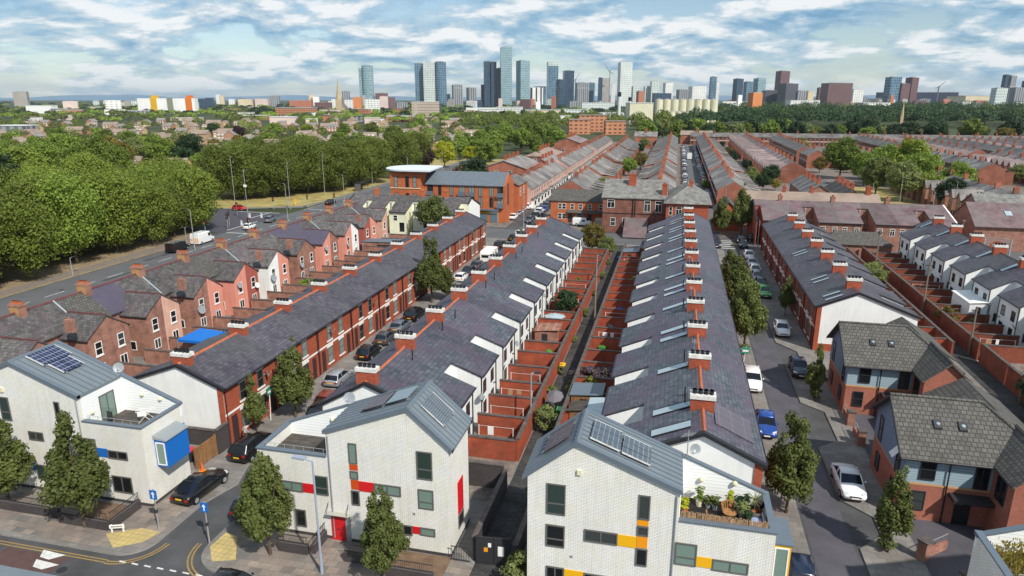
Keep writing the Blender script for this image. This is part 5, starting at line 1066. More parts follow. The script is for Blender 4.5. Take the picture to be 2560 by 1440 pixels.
def gate(x0, y0, x1, y1, h, label, m, name='gate', posters=False, bars=False):
    L = math.hypot(x1 - x0, y1 - y0); t = thing(name, label, 'gate', (x0, y0, .13), math.atan2(y1 - y0, x1 - x0))
    q = MB()
    if bars:
        for k in range(int(L / .16)): q.tube((k * .16 + .08, 0, .1), (k * .16 + .08, 0, h), .016, n=4)
        q.box(0, -.02, h - .05, L, .02, h); q.box(0, -.02, .1, L, .02, .15); q.obj('gate_leaf', m, t)
    else:
        for a, b in ((0, L / 2 - .02), (L / 2 + .02, L)): g = MB(); g.box(a, -.04, .05, b, .04, h); g.obj('gate_leaf', m, t)
        for a in (0, L): g = MB(); g.box(a - .06, -.06, 0, a + .06, .06, h + .1); g.obj('gate_post', m, t)
    if posters:
        for a, b, z0, z1, mm in ((.45, .7, .95, 1.25, MC['amber_panel']), (.72, .92, 1.3, 1.6, white), (1.35, 1.75, .7, 1.4, MC['white_paint'])): g = MB(); g.box(a, -.055, z0, b, -.041, z1); g.obj('notice', mm, t)
gate(-10.85, 36.1, -8.7, 36.3, 2.0, 'black double alley gates with pasted notices', dark_metal, 'alley_gate', True); gate(-12.6, 36.0, -11.3, 36.0, 1.1, 'black barred side gate beside the red-panelled house', dark_metal, 'side_gate', bars=True)
gate(-36.1, 42.0, -36.0, 44.4, 1.8, 'brown wooden double gate between dark brick walls', wood, 'wooden_gate')
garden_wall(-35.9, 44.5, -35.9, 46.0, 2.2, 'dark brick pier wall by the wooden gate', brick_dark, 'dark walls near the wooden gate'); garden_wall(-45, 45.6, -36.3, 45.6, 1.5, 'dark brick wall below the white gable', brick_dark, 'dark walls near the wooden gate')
for i, (x, y, rz) in enumerate(((17.0, 58.7, 0), (17.0, 62.6, 0), (17.0, 46.3, 0), (17.2, 43.2, -50), (18.6, 40.2, -60))):
    t = thing('gate_pier', ['brick pier with railings, left of the drive opening', 'brick pier with railings, right of the drive opening', 'brick pier by the corner of the nearer grey-tiled house', 'brick pier by the sunken dark garden', 'brick pier beside the overgrown roof terrace'][i], 'wall', (x, y, .13), R(rz))
    q = MB(); q.box(-.3, -.3, 0, .3, .3, 1.3); q.obj('pier', brick_old, t); q = MB(); q.box(-.36, -.36, 1.3, .36, .36, 1.42); q.obj('coping', coping, t); q = MB(); q.box(-.1, .3, 0, .1, 2.4, .6); q.obj('low_wall', brick_old, t); q = MB()
    for k in range(12): q.tube((0, .4 + k * .17, .6), (0, .4 + k * .17, 1.1), .012, n=4)
    q.box(-.02, .3, 1.08, .02, 2.4, 1.12); q.obj('railing', steel, t)
def cone(x, y, label, z=.13):
    t = thing('traffic_cone', label, 'traffic cone', (x, y, z)); q = MB(); q.box(-.2, -.2, 0, .2, .2, .05); q.obj('base', MC['amber_panel'], t); q = MB(); q.tube((0, 0, .05), (0, 0, .75), .15, .03, 10); q.obj('cone', plain('cone_orange', (.75, .13, .02), .6) if 'cone_orange' not in MC else MC['cone_orange'], t)
    return t
cone(-35.5, 41.9, 'orange cone by the wooden gate'); c = cone(-35.4, 80.6, 'red and white cone beside the slate blue hatchback'); setmat(next(k for k in c.children if k.name.startswith('cone')), tail_red)
def wheelie(x, y, m, label, lid=None, rz=0):
    t = thing('wheelie_bin', label, 'bin', (x, y, .14), R(rz)); q = MB(); q.hexa([(-.24, -.27, .08), (.24, -.27, .08), (.24, .25, .08), (-.24, .25, .08), (-.29, -.36, .98), (.29, -.36, .98), (.29, .3, .98), (-.29, .3, .98)]); q.obj('bin_body', m, t)
    q = MB(); q.hexa([(-.31, -.4, .98), (.31, -.4, .98), (.31, .36, .98), (-.31, .36, .98), (-.28, -.36, 1.06), (.28, -.36, 1.06), (.28, .34, 1.12), (-.28, .34, 1.12)]); q.obj('lid', lid or m, t)
    for s in (-1, 1): q = MB(); q.tube((s * .2, .32, .1), (s * .29, .32, .1), .1, n=8); q.obj('wheel', rubber, t)
wheelie(-37.4, 43.0, dark_metal, 'black bin with bright red lid behind the wooden gate', redp)
for i, (x, y) in enumerate(((-8.55, 44.4), (-8.6, 43.4), (-8.55, 42.3))): wheelie(x, y, frame_black, ['dark wheelie bin, farthest of three by the yellow-panelled house', 'dark wheelie bin, middle of three by the yellow-panelled house', 'dark wheelie bin, nearest of three by the yellow-panelled house'][i], PAINT['navy'], 90)
wheelie(-9.0, 122, bluep, 'blue bin at the far end of the alley'); wheelie(31, 103.5, bluep, 'blue bin in the yard under the olive tree'); wheelie(33.2, 53.6, PAINT['green'], 'green bin by the fence beside the grey-tiled houses'); wheelie(-9.1, 57.6, PAINT['green'], 'green tub bin in the alley by the potted bushes'); wheelie(-10.6, 68.5, frame_dark, 'yellow-topped bin on the alley edge', yelp)
for i in range(22):
    y = 58 + i * 3.4 + (i * 37 % 10) * .15; tree('bush', -8.75 if i % 3 else -10.75, y, f'weedy tuft growing along the alley wall, {ordw(i + 1)} from the near end', 'plant', .32 + (i * 13 % 7) * .045, group='weeds along the alley', fm=(F_pale, F_mid, F_gold)[i % 3])
t = thing('gazebo', 'blue pop-up gazebo in a back yard', 'gazebo', (-52.4, 64.6, .13)); q = MB(); a = 1.8
for k in range(4):
    c0 = [(-a, -a), (a, -a), (a, a), (-a, a)]; p, r_ = c0[k], c0[(k + 1) % 4]; q.poly([(p[0], p[1], 2.3), (r_[0], r_[1], 2.3), (0, 0, 3.2)]); q.poly([(p[0] * 1.01, p[1] * 1.01, 2.0), (r_[0] * 1.01, r_[1] * 1.01, 2.0), (r_[0], r_[1], 2.3), (p[0], p[1], 2.3)])
q.obj('canopy', bluep, t)
for x in (-a, a):
    for y in (-a, a): q = MB(); q.tube((x, y, 0), (x, y, 2.3), .03, n=5); q.obj('leg', steel, t)
def shed(x0, y0, x1, y1, h, label, rm, wm, name='shed', drop=.25):
    t = thing(name, label, 'shed', (x0, y0, .13)); w, d = x1 - x0, y1 - y0; q = MB(); q.box(0, 0, 0, w, d, h - .05); q.obj('wall', wm, t)
    q = MB(); q.hexa([(-.15, -.15, h), (w + .15, -.15, h + drop), (w + .15, d + .15, h + drop), (-.15, d + .15, h), (-.15, -.15, h + .08), (w + .15, -.15, h + drop + .08), (w + .15, d + .15, h + drop + .08), (-.15, d + .15, h + .08)]); q.obj('roof', rm, t)
    q = MB(); q.box(w * .3, -.02, .05, w * .55, 0, h * .85); q.obj('door', dark_metal, t)
shed(-8.2, 58.6, -5.4, 61.2, 2.1, 'flat grey felt-roofed shed by the yellow-green conifer', zinc_trim, wood); shed(-7.9, 55.6, -6.3, 57.4, 1.9, 'weathered timber pergola shed in the dark yard', deck, wood); shed(-6.2, 54.5, -4.2, 57.9, 2.2, 'lean-to with pale clear plastic roof against the terrace', rooflight, white)
shed(-15.2, 76.0, -12.4, 78.6, 2.0, 'brick-faced outhouse among the red yards', brick_old, brick_old); shed(-8.2, 122, -5.6, 125, 2.0, 'small dark-roofed shed near the alley end', zinc_trim, yard_red); shed(-57.5, 118, -47, 121, 2.4, 'long low blue-grey roofed outhouse behind the pink houses', zinc_trim, brick_old)
shed(-3.5, 137.5, 1.0, 142, 2.8, 'green-stained corrugated lean-to beside the old brick institution', bricks('corrugated', (.20, .27, .22), (.24, .30, .25), (.1, .13, .11), bw=.6, bh=20, ms=.05, offset=0), brick_old)
shed(38.6, 97.0, 41.0, 103.0, 3.0, 'white ground-floor extension of the white-backed terrace', render_white, render_white, 'extension')
t = thing('parasol', 'pale parasol in a red yard beside a round shrub', 'parasol', (-13.9, 82.5, .13)); q = MB(); q.tube((0, 0, 0), (0, 0, 2.2), .03); q.obj('pole', white, t); q = MB(); q.tube((0, 0, 1.9), (0, 0, 2.3), 1.4, .05, 8); q.obj('canopy', rooflight, t)
t = thing('bench', 'teal painted garden bench in a red yard', 'bench', (-12.6, 54.6, .13)); q = MB(); q.box(-.7, -.25, .4, .7, .25, .46); q.obj('seat', zinc_trim, t); q = MB(); q.box(-.7, .2, .5, .7, .26, .95); q.obj('backrest', zinc_trim, t)
for x in (-.6, .6): q = MB(); q.box(x - .05, -.22, 0, x + .05, .22, .4); q.obj('leg', zinc_trim, t)
t = thing('bench', 'green bench on the corner grass plot by the cross street', 'bench', (-29.6, 138.0, .13), .4); q = MB(); q.box(-.9, -.3, .4, .9, .3, .48); q.obj('seat', PAINT['green'], t); q = MB(); q.box(-.9, .25, .5, .9, .32, 1.0); q.obj('backrest', PAINT['green'], t)
for x in (-.8, .8): q = MB(); q.box(x - .05, -.25, 0, x + .05, .25, .4); q.obj('leg', PAINT['green'], t)
t = thing('table', 'round pale patio table in the alley yard beneath a grey parasol', 'table', (-9.7, 56.2, .14)); q = MB(); q.tube((0, 0, .7), (0, 0, .75), .55, n=12); q.obj('table_top', cream, t); q = MB(); q.tube((0, 0, 0), (0, 0, .7), .05); q.obj('leg', steel, t)
t = thing('parasol', 'grey tilted parasol over the alley patio table', 'parasol', (-9.8, 58.8, .14)); q = MB(); q.tube((0, 0, 0), (0, 0, 2.1), .03); q.obj('pole', steel, t); q = MB(); q.tube((0, .2, 1.6), (0, 0, 2.1), .85, .05, 8); q.obj('canopy', plain('parasol_grey', (.16, .15, .17), .9), t)
for i, (x, y, lb) in enumerate(((-35.2, 51.2, 'green letting board on a white post against the brick terrace'), (8.3, 72.6, 'green and white letting board on a leaning white post'))):
    t = thing('letting_board', lb, 'sign', (x, y, .12), R(90 * (i == 0))); q = MB(); q.tube((0, 0, 0), (.25, 0, 3.3), .04, n=5); q.obj('post', white, t); q = MB(); q.box(-.2, -.05, 2.5, .6, -.03, 3.2); b = q.obj('board', plain('board_green', (.02, .26, .18), .5) if i == 0 else MC['board_green'], t); q = MB(); q.box(-.1, -.06, 2.7, .5, -.051, 2.9); q.obj('board_panel', white, b)
t = thing('bus_shelter', 'dark bus shelter on the grass verge of the main road', 'bus shelter', (-99.0, 206, .04)); q = MB(); q.box(-1.5, -3, 2.4, 1.0, 3, 2.55); q.obj('roof', dark_metal, t); q = MB(); q.box(-1.3, -2.9, 0, -1.25, 2.9, 2.4); q.obj('glass_back', carglass, t); q = MB(); q.box(-1.2, -2.95, 0, .8, -2.9, 2.3); q.obj('advert_panel', frame_dark, t)
for y in (-2.7, 2.7): q = MB(); q.box(.7, y - .05, 0, .8, y + .05, 2.4); q.obj('post', dark_metal, t)
t = thing('marker_post', 'yellow hydrant post on the junction verge', 'post', (-103.4, 172, .03)); q = MB(); q.tube((0, 0, 0), (0, 0, 1.6), .16, n=8); q.box(-.5, -.08, 1.1, .5, .08, 1.6); q.obj('post', yelp, t)
# person: one skinned body, hair as a child
def person(x, y, rz, label, top, z=.13):
    me = bpy.data.meshes.new('person'); J = [(0, 0, .95), (0, .01, 1.2), (0, .0, 1.42), (0, -.02, 1.53), (0, -.04, 1.62), (0, -.03, 1.72), (.1, 0, .88), (.11, -.06, .5), (.11, .02, .08), (.11, -.14, .03), (-.1, 0, .88), (-.11, .14, .5), (-.11, .26, .12), (-.11, .14, .05), (.19, 0, 1.4), (.24, .1, 1.13), (.24, -.04, .93), (.24, -.1, .84), (-.19, 0, 1.4), (-.24, -.08, 1.13), (-.23, -.22, .95), (-.23, -.28, .87)]
    E = [(0, 1), (1, 2), (2, 3), (3, 4), (4, 5), (0, 6), (6, 7), (7, 8), (8, 9), (0, 10), (10, 11), (11, 12), (12, 13), (2, 14), (14, 15), (15, 16), (16, 17), (2, 18), (18, 19), (19, 20), (20, 21)]
    rad = [.15, .14, .15, .055, .09, .075, .09, .065, .045, .04, .09, .065, .045, .04, .07, .048, .036, .035, .07, .048, .036, .035]
    me.from_pydata(J, E, []); o = bpy.data.objects.new('person', me); COL.objects.link(o); md = o.modifiers.new('Skin', 'SKIN'); o.modifiers.new('Sub', 'SUBSURF').levels = 2
    me.skin_vertices.new() if not me.skin_vertices else None
    for i, rr in enumerate(rad): me.skin_vertices[0].data[i].radius = (rr, rr); me.skin_vertices[0].data[i].use_root = i == 0
    m, t_, b = newmat('person_skin_and_clothes'); tcn = nd(t_, 'ShaderNodeTexCoord'); sp = nd(t_, 'ShaderNodeSeparateXYZ'); lk(t_, tcn.outputs['Object'], sp.inputs[0]); zz_ = sp.outputs[2]
    c = mixc(t_, math_(t_, 'GREATER_THAN', zz_, .96), (.02, .02, .025), top); c = mixc(t_, math_(t_, 'GREATER_THAN', zz_, 1.5), c, (.45, .27, .2)); setb(t_, b, c, .8); me.materials.append(m)
    o.location = (x, y, z); o.rotation_euler = (0, 0, rz); q = MB(); q.ball((0, -.025, 1.69), .1, .12, .1, 10, 6); q.obj('hair', bark, o)
    return tag(o, label, 'person')
person(-34.9, 46.9, 2.6, 'person in a pale grey top walking past the dark wall behind a black car', (.45, .45, .44))
t = thing('carved_sign', 'pale lattice panel with orange crest at the alley corner', 'sign', (55.2, 132.5, 0), R(-25)); q = MB()
for a in (-1.9, 1.9): q.tube((a, 0, 0), (a, 0, 5.6), .1, n=6)
for k in range(9): q.tube((-1.9, 0, 2.4 + k * .4), (1.9, 0, 2.4 + k * .4), .03, n=4); q.tube((-1.9 + k * .47, 0, 2.4), (-1.9 + k * .47, 0, 5.6), .03, n=4); q.tube((-1.9 + k * .38, .02, 2.4), (-1.0 + k * .36, .02, 5.6), .03, n=4)
q.obj('lattice', rooflight, t); q = MB(); q.tube((0, -.1, 4), (0, .1, 4), 1.1, n=14); q.obj('crest', MC['terracotta'], t)

# things kept in the yards
r = random.Random(8)
def aerial(h, x, y, z):
    q = MB(); q.tube((x, y, z - 1.2), (x, y, z), .02, n=4); q.tube((x - .5, y, z), (x + .5, y, z), .015, n=4)
    for k in range(6): q.tube((x - .45 + k * .18, y - .2, z), (x - .45 + k * .18, y + .2, z), .01, n=4)
    q.obj('tv_aerial', steel, h)
for hs, v in ((B, 3.9), (C, 3.9), (D, 3.95), (Er, 3.5), (Fr, 4.1)):
    for i, h in enumerate(hs):
        if i % 4 == 1: aerial(h, 1.2 + (i % 3) * .6, v + .3, 10.2)
for nm, x0, x1, y0, st, n_ in (('white-backed houses', -15.3, -11.8, 49.6, 3.95, 19), ('rooflight roofs', -8.0, -4.8, 52.4, 3.95, 20), ('white rear wings', 35.4, 39.5, 84.0, 4.1, 12)):
    for i in range(n_):
        y = y0 + i * st; k = r.randrange(4)
        if (nm == 'rooflight roofs' and i in (0, 1, 2, 3)) or (nm == 'white-backed houses' and i in (6, 8, 9)): continue
        yd = f'{ordw(i + 1)} yard behind the {nm}'
        if k == 0:
            tree('bush', r.uniform(x0, x1), y + r.uniform(.8, 2.4), f'green shrub in the {yd}', 'shrub', r.uniform(.5, .95), fm=r.choice([F_mid, F_pale, F_dark, F_gold]))
        elif k == 1:
            t = thing('washing_line', f'clothes line between two posts in the {yd}', 'clothes line', (x0 + .3, y + 1.4, .13)); L = x1 - x0 - .5; q = MB()
            for a in (0, L): q.tube((a, 0, 0), (a, 0, 2.0), .035, n=5)
            q.obj('post', white, t); q = MB(); q.tube((0, 0, 1.95), (L, 0, 1.95), .012, n=4); q.obj('line', white, t)
            for j in range(r.choice([0, 0, 1, 2])): x_ = .4 + j * .9 + r.uniform(0, .4); q = MB(); q.box(x_, -.015, r.uniform(1.1, 1.5), x_ + r.uniform(.3, .6), .015, 1.94); q.obj('laundry', r.choice([white, MC['cushion_blue'], dark_metal, MC['reed']]), t)
        elif k == 2:
            t = thing('garden_table', f'small grey table in the {yd}', 'table', (r.uniform(x0 + .5, x1 - .5), y + 1.6, .14), r.uniform(0, 3)); q = MB(); q.box(-.6, -.4, .68, .6, .4, .73); q.obj('table_top', metal_grey, t)
            for a in (-.5, .5):
                for b in (-.32, .32): q = MB(); q.box(a - .03, b - .03, 0, a + .03, b + .03, .68); q.obj('leg', dark_metal, t)
        else: wheelie(r.uniform(x0, x1), y + 2.8, r.choice([frame_black, PAINT['blue'], PAINT['green']]), f'wheelie bin in the {yd}', None, r.uniform(0, 90))
# ---------------------------------------------------------------- buildings round the cross street
cR = dict(BASE, w=5.6, vr=6.6, zr=7.6, vm=9.0, vo=13.6, zo=5.0, ze=5.2, wing=4.0, front=brick_old, rear=render_cream, roof=slate_a, ridge=None)
prs = terrace_house('terraced_house', cR, False), terrace_house('terraced_house', cR, True)
for i in range(5):
    h = copy_tree(prs[0][0]); h.location = (-44 - i * 5.6, 152.6, 0); h.rotation_euler = (0, 0, R(180)); tag(h, f'cream-backed house, {ordw(i + 1)} from the white gable by the takeaway', 'house', 'cream-backed row before the orange apartment block')
    if i in (1, 2, 4): chimney(h, .2, 6.6, 7.2, 9.0, .8, 1.1, brick_orange, None, 0)
    window(h, (4.6, 13.6, 3.0), -X3, Y3, 1.0, 1.2, white, glass_dark); window(h, (3.2, 13.6, .6), -X3, Y3, 1.1, 2.0, frame_black, glass_dark); window(h, (1.2, 9.0, .7), -X3, Y3, .9, 2.0, white, render_white, 'plain')
    q = MB(); q.tube((5.3, 13.0, 4.5), (5.3, 13.0, 6.6), .22, n=8); q.tube((5.3, 13.0, 6.6), (5.3, 13.0, 6.9), .3, n=8); q.obj('flue', steel, h)
    q = MB(); q.poly([(5.6, 9.0, 0), (5.6, 13.6, 0), (5.6, 13.6, 5.0), (5.6, 9.0, 6.7)]); q.obj('wing_side_wall', render_cream, h)
    if i == 0: gable_end(h, cR, 0, False, m=render_white)
    if i == 4: gable_end(h, cR, 5.6, m=render_white)
for p in prs: purge(p[0])
cI = dict(BASE, w=5.2, vr=9.5, zr=8.0, vm=11.2, vo=19, zo=5.3, ze=5.5, wing=4.0, front=brick_old, rear=brick_old, roof=slate_mill, ridge=None)
cI = dict(cI, vr=7.6, vm=10.5, vo=17.6)
prs = terrace_house('terraced_house', cI, False), terrace_house('terraced_house', cI, True)
for i in range(7):
    L_ = i % 2 == 0; h = copy_tree(prs[1 if L_ else 0][0]); h.location = (53.2 - i * 5.2, 162.2, 0); h.rotation_euler = (0, 0, R(180)); tag(h, f'brown brick back under plum slates, {ordw(7 - i)} from the red painted end', 'house', 'brown brick backs facing the brick terrace')
    u = 2.9 if L_ else 4.4; lo = 0 if L_ else 1.2
    window(h, (lo + 1.4, 17.6, 3.0), -X3, Y3, .9, 1.4, white, glass_dark, 'cross'); window(h, (lo + 3.6, 17.6, 3.0), -X3, Y3, .9, 1.4, white, glass_dark, 'cross'); window(h, (4.9 if L_ else 1.0, 10.5, 3.2), -X3, Y3, .8, 1.4, white, glass_dark, 'cross')
    if i % 2: q = MB(); q.tube((4.6 if L_ else .5, 11.2, 2.5), (4.6 if L_ else .5, 11.2, 6.6), .2, n=8); q.tube((4.6 if L_ else .5, 11.2, 6.6), (4.6 if L_ else .5, 11.2, 7), .27, n=8); q.obj('flue', steel, h); chimney(h, 5.1, 7.6, 7.4, 9.1, .8, 1.2, brick_old, None, 3, terracotta)
    if i == 6: gable_end(h, cI, cI['w'], m=redpaint, trim=False); setmat(next(k for k in h.children if k.name.startswith('rear_wall')), redpaint)
    if i == 0: gable_end(h, cI, 0, m=brick_old); setmat(next(k for k in h.children if k.name.startswith('verge')), white)
for p in prs: purge(p[0])
def gabled(name, label, x0, x1, y0, y1, ze, zr, axis, wm, rm, wins=(), group=None, ov=.3, hip=False, cat='building', chim=()):
    """simple pitched building; wins: (side, a0, a1, z0, z1)"""
    t = thing(name, label, cat, (x0, y0, 0), 0, group); w, d = x1 - x0, y1 - y0; q = MB()
    if axis == 'x':
        q.px([(0, 0), (0, ze), (d / 2, ze if hip else zr - .05), (d, ze), (d, 0)], 0, w); q.obj('wall', wm, t); q = MB(); k = min(d / 2, w / 2 - .1) if hip else 0
        a, b, c, e = (-ov, -ov, ze - .1), (w + ov, -ov, ze - .1), (w + ov, d + ov, ze - .1), (-ov, d + ov, ze - .1); r0, r1 = (k - (0 if hip else ov), d / 2, zr), (w - k + (0 if hip else ov), d / 2, zr)
    else:
        q.py([(0, 0), (0, ze), (w / 2, ze if hip else zr - .05), (w, ze), (w, 0)], 0, d); q.obj('wall', wm, t); q = MB(); k = min(w / 2, d / 2 - .1) if hip else 0
        b, c, e, a = (-ov, -ov, ze - .1)[::1], (w + ov, -ov, ze - .1), (w + ov, d + ov, ze - .1), (-ov, d + ov, ze - .1)
        a, b, c, e = (w + ov, -ov, ze - .1), (w + ov, d + ov, ze - .1), (-ov, d + ov, ze - .1), (-ov, -ov, ze - .1); r0, r1 = (w / 2, k - (0 if hip else ov), zr), (w / 2, d - k + (0 if hip else ov), zr)
    q.poly([a, b, r1, r0]); q.poly([c, e, r0, r1])
    if hip: q.poly([e, a, r0]); q.poly([b, c, r1])
    else:
        dz = V((0, 0, -.18)); P = lambda v: tuple(V(v) + dz); q.poly([P(b), P(a), P(r0), P(r1)]); q.poly([P(e), P(c), P(r1), P(r0)])
        for s_, e_ in ((a, r0), (r0, e), (b, r1), (r1, c), (a, b), (c, e)): q.poly([s_, e_, P(e_), P(s_)])
    q.obj('roof', rm, t)
    for s, a0, a1, z0, z1 in wins:
        o, ex, en = {'S': ((a0, 0, z0), X3, -Y3), 'N': ((a1, d, z0), -X3, Y3), 'E': ((w, a0, z0), Y3, X3), 'W': ((0, a1, z0), -Y3, -X3)}[s]
        window(t, o, ex, en, a1 - a0, z1 - z0, white, glass_dark, 'sash' if a1 - a0 < 1.2 else 'cross')
    for (cx, cy, z0, z1, lu, lv) in chim: chimney(t, cx, cy, z0, z1, lu, lv, brick_red, None, 2, terracotta)
    return t
# old brick institution
t = gabled('institution', 'large old brown brick institution with grey stone-slate roof', -15.2, -1.6, 151.5, 165.5, 8.0, 11.2, 'x', brick_mill, slate_grey, [('S', 1.0, 2.6, 5.6, 7.4), ('S', 9.0, 10.4, 4.9, 7.4), ('S', 11.4, 12.8, 4.9, 7.4), ('S', 1.8, 2.9, 1.6, 3.4), ('S', 4.4, 5.8, 1.5, 3.4), ('S', 8.0, 9.8, 1.6, 3.2)], chim=[(6, 5, 9, 12.6, 1.6, 1.2), (13.2, 1.5, 7, 11, 1.1, .9)])
q = MB(); q.tube((6.6, -.12, 0), (6.6, -.12, 7.8), .09, n=6); q.tube((7.1, -.12, 0), (7.1, -.12, 7.8), .07, n=6); q.box(0, -.08, 4.35, 13.6, -.001, 4.5); q.obj('drainpipe', black_trim, t)
q = MB(); q.hexa([(5, -6, .2), (10, -6, .2), (10, -.2, 3.4), (5, -.2, 3.4), (5, -6, .3), (10, -6, .3), (10, -.2, 3.6), (5, -.2, 3.6)]); q.obj('stair_roof', slate_mill, t)
q = MB(); q.box(-1.4, -3, 0, 0, -.05, 3.2); q.obj('porch', brick_dark, t)
t = gabled('institution_wing', 'square red brick wing with hipped grey roof beside the old institution', -1.4, 7.2, 145.4, 162, 8.0, 11.2, 'y', brick_red, slate_grey, [('S', .6, 1.3, 5.4, 7.2), ('S', 2.0, 3.2, 5.4, 7.2), ('E', 4, 5.2, 5, 7), ('E', 9, 10.2, 5, 7)], hip=True, ov=.6, chim=[(4.8, 4.5, 9, 12.2, .8, .8)])
q = MB(); q.box(6.0, -.1, 2.3, 8.7, -.01, 4.6); q.box(8.6, -.01, 2.3, 8.7, 2.2, 4.6); q.obj('pale_sign', cream, t)
t = gabled('brick_row', 'low red brick row with grey tiles and porch canopy beside the old institution', -28.8, -16.0, 162.2, 169.6, 5.4, 7.6, 'x', brick_orange, tile_grey, [('S', a, a + .9, 3.2, 4.6) for a in (1.8, 2.8, 4.8, 6.8, 9, 11.6)] + [('S', a, a + .9, .8, 2.2) for a in (1.8, 2.8)] + [('S', 6.2, 7.8, .5, 2.2)])
q = MB(); q.hexa([(4, -1.1, 2.5), (12.5, -1.1, 2.5), (12.5, 0, 2.9), (4, 0, 2.9), (4, -1.1, 2.6), (12.5, -1.1, 2.6), (12.5, 0, 3.05), (4, 0, 3.05)]); q.obj('canopy', tile_grey, t)
for x in (4.3, 9.0): q = MB(); q.box(x, -.05, .1, x + .9, 0, 2.1); q.obj('door', frame_black, t)
t = gabled('brick_cottage', 'small red brick gable with dark striped tile roof beside the dark trees', 9.5, 15.0, 160, 170, 3.9, 6.6, 'y', brick_orange, tile_grey, [('S', 2.0, 3.3, 1.0, 2.4)])
t = gabled('brick_row', 'long low row with tan tiled roof behind the brown brick backs', 16, 45, 166, 174, 5.6, 8.0, 'x', brick_old, tile_brown, chim=[(9, 4, 7.5, 9.2, .7, .7), (15, 4, 7.5, 9.2, .7, .7), (27, 4, 7.5, 9.6, 1.0, 1.0)])
t = thing('outbuilding_house', 'dark brick house with rooflight and blank gable above the carved sign', 'house', (0, 0, 0)); q = MB(); q.px([(150, 0), (150, 5), (156, 8.6), (162, 5), (162, 0)], 58, 78); q.obj('wall', brick_old, t); q = MB(); q.px(roofslab([(149.5, 4.8), (156, 8.7), (162.5, 4.8)]), 57.8, 78.2); q.obj('roof', slate_mill, t); q = MB(); q.hexa([(64, 152.5, 6.63), (65.2, 152.5, 6.63), (65.2, 153.6, 7.29), (64, 153.6, 7.29), (64, 152.5, 6.75), (65.2, 152.5, 6.75), (65.2, 153.6, 7.4), (64, 153.6, 7.4)]); q.obj('rooflight', rooflight, t)
t = gabled('side_house', 'brick house with white verge and grey roof above the carved sign house', 66, 90, 170, 180, 5.5, 8.2, 'x', brick_old, slate_grey)
# apartment block with oval roof
t = thing('apartment_block', 'orange brick apartment block with shops and a flat oval roof at one end', 'building', (0, 0, 0))
q = MB(); q.px([(158, 0), (158, 9), (161.3, 11.6), (166.5, 9), (166.5, 0)], -59.4, -39); q.obj('wall', brick_orange, t); q = MB(); q.px(roofslab([(157.6, 8.85), (161.3, 11.75), (166.9, 8.85)]), -59.3, -39.3); q.obj('roof', plain('roof_blue', (.125, .15, .18), .6, var=.12), t)
q = MB(); q.box(-67.2, 155.4, 0, -59.45, 166, 11.9); q.obj('tower_wall', brick_orange, t)
q = MB(); pts = [(-64.2 + 5.6 * math.cos(R(a)), 160.6 + 6.4 * math.sin(R(a))) for a in range(90, 271, 15)] + [(-56.6, 154.2), (-57.6, 167.0)]; q.pz(pts, 12.1, 12.45); q.obj('oval_roof', plain('roof_pale', (.62, .66, .70), .6), t)
q = MB(); pts = [(-64.2 + 5.4 * math.cos(R(a)), 160.6 + 6.2 * math.sin(R(a))) for a in range(90, 271, 15)] + [(-56.8, 154.4), (-57.8, 166.8)]; q.pz(pts, 11.9, 12.099); q.obj('oval_soffit', zinc_trim, t)
for x, ws in ((-58.7, 1.5), (-55.9, .8), (-53, .9), (-50.6, 1.5), (-48.2, 1.5), (-45.7, .9), (-43, 1.0), (-41, 1.4)):
    for z0, z1 in ((6.2, 8.7), (3.6, 6.0)):
        if x in (-55.9,) and z0 < 5: continue
        f = window(t, (x, 158, z0), X3, -Y3, ws, z1 - z0, frame_black, glass, 'pair')
        if ws > 1.3: q = MB(); q.box(x - .15, 157.3, z0, x + ws + .15, 157.36, z0 + 1.0); q.box(x - .15, 157.3, z0 - .05, x + ws + .15, 158, z0); q.obj('balcony', zinc_trim, t)
for x, ws in ((-66.2, .9), (-63.3, .9), (-61.4, .9)):
    for z0 in (1, 4.2, 8.2): window(t, (x, 155.4, z0), X3, -Y3, ws, 2.6, frame_black, glass, 'sash')
for y in (159.6, 160.8): window(t, (-39, y, 4), Y3, X3, .45, 5.2, frame_black, glass_dark, 'plain')
q = MB(); q.box(-67.3, 155.25, 7.9, -59.4, 155.395, 8.05); q.obj('pale_band', cream, t)
q = MB(); q.box(-49.5, 157.2, 2.95, -40.5, 158, 3.25); q.obj('shop_canopy', zinc_trim, t)
for a, b, m_ in ((-49.2, -47.3, MC['board_green']), (-46.9, -43.4, MC['yellow_panel']), (-43.3, -40.9, rooflight)): q = MB(); q.box(a, 157.9, 2.1, b, 157.98, 2.9); q.obj('shop_sign', m_, t)
q = MB()
for k in range(9): q.box(-46.2 + .3 * k, 157.88, 2.3, -46.03 + .3 * k, 157.9, 2.7)
q.obj('sign_lettering', black_trim, t)
for a, b in ((-49.2, -47.4), (-46.6, -43.6), (-42.8, -41)): q = MB(); q.box(a, 157.95, .1, b, 157.99, 2.0); q.obj('shutter', plain('shutter_blue', (.10, .17, .21), .5) if 'shutter_blue' not in MC else MC['shutter_blue'], t)
t = gabled('brick_block', 'red brick block between apartment gable and white-bayed street', -44.5, -38.2, 168, 179, 8, 9.5, 'y', brick_orange, slate_far, [('E', 2, 3, 5, 7), ('E', 6, 7, 5, 7)])
tree('garden', -55.5, 186, 'round dark green tree behind the blue roof of the apartment block', 'tree', 1.35, fm=F_dark)
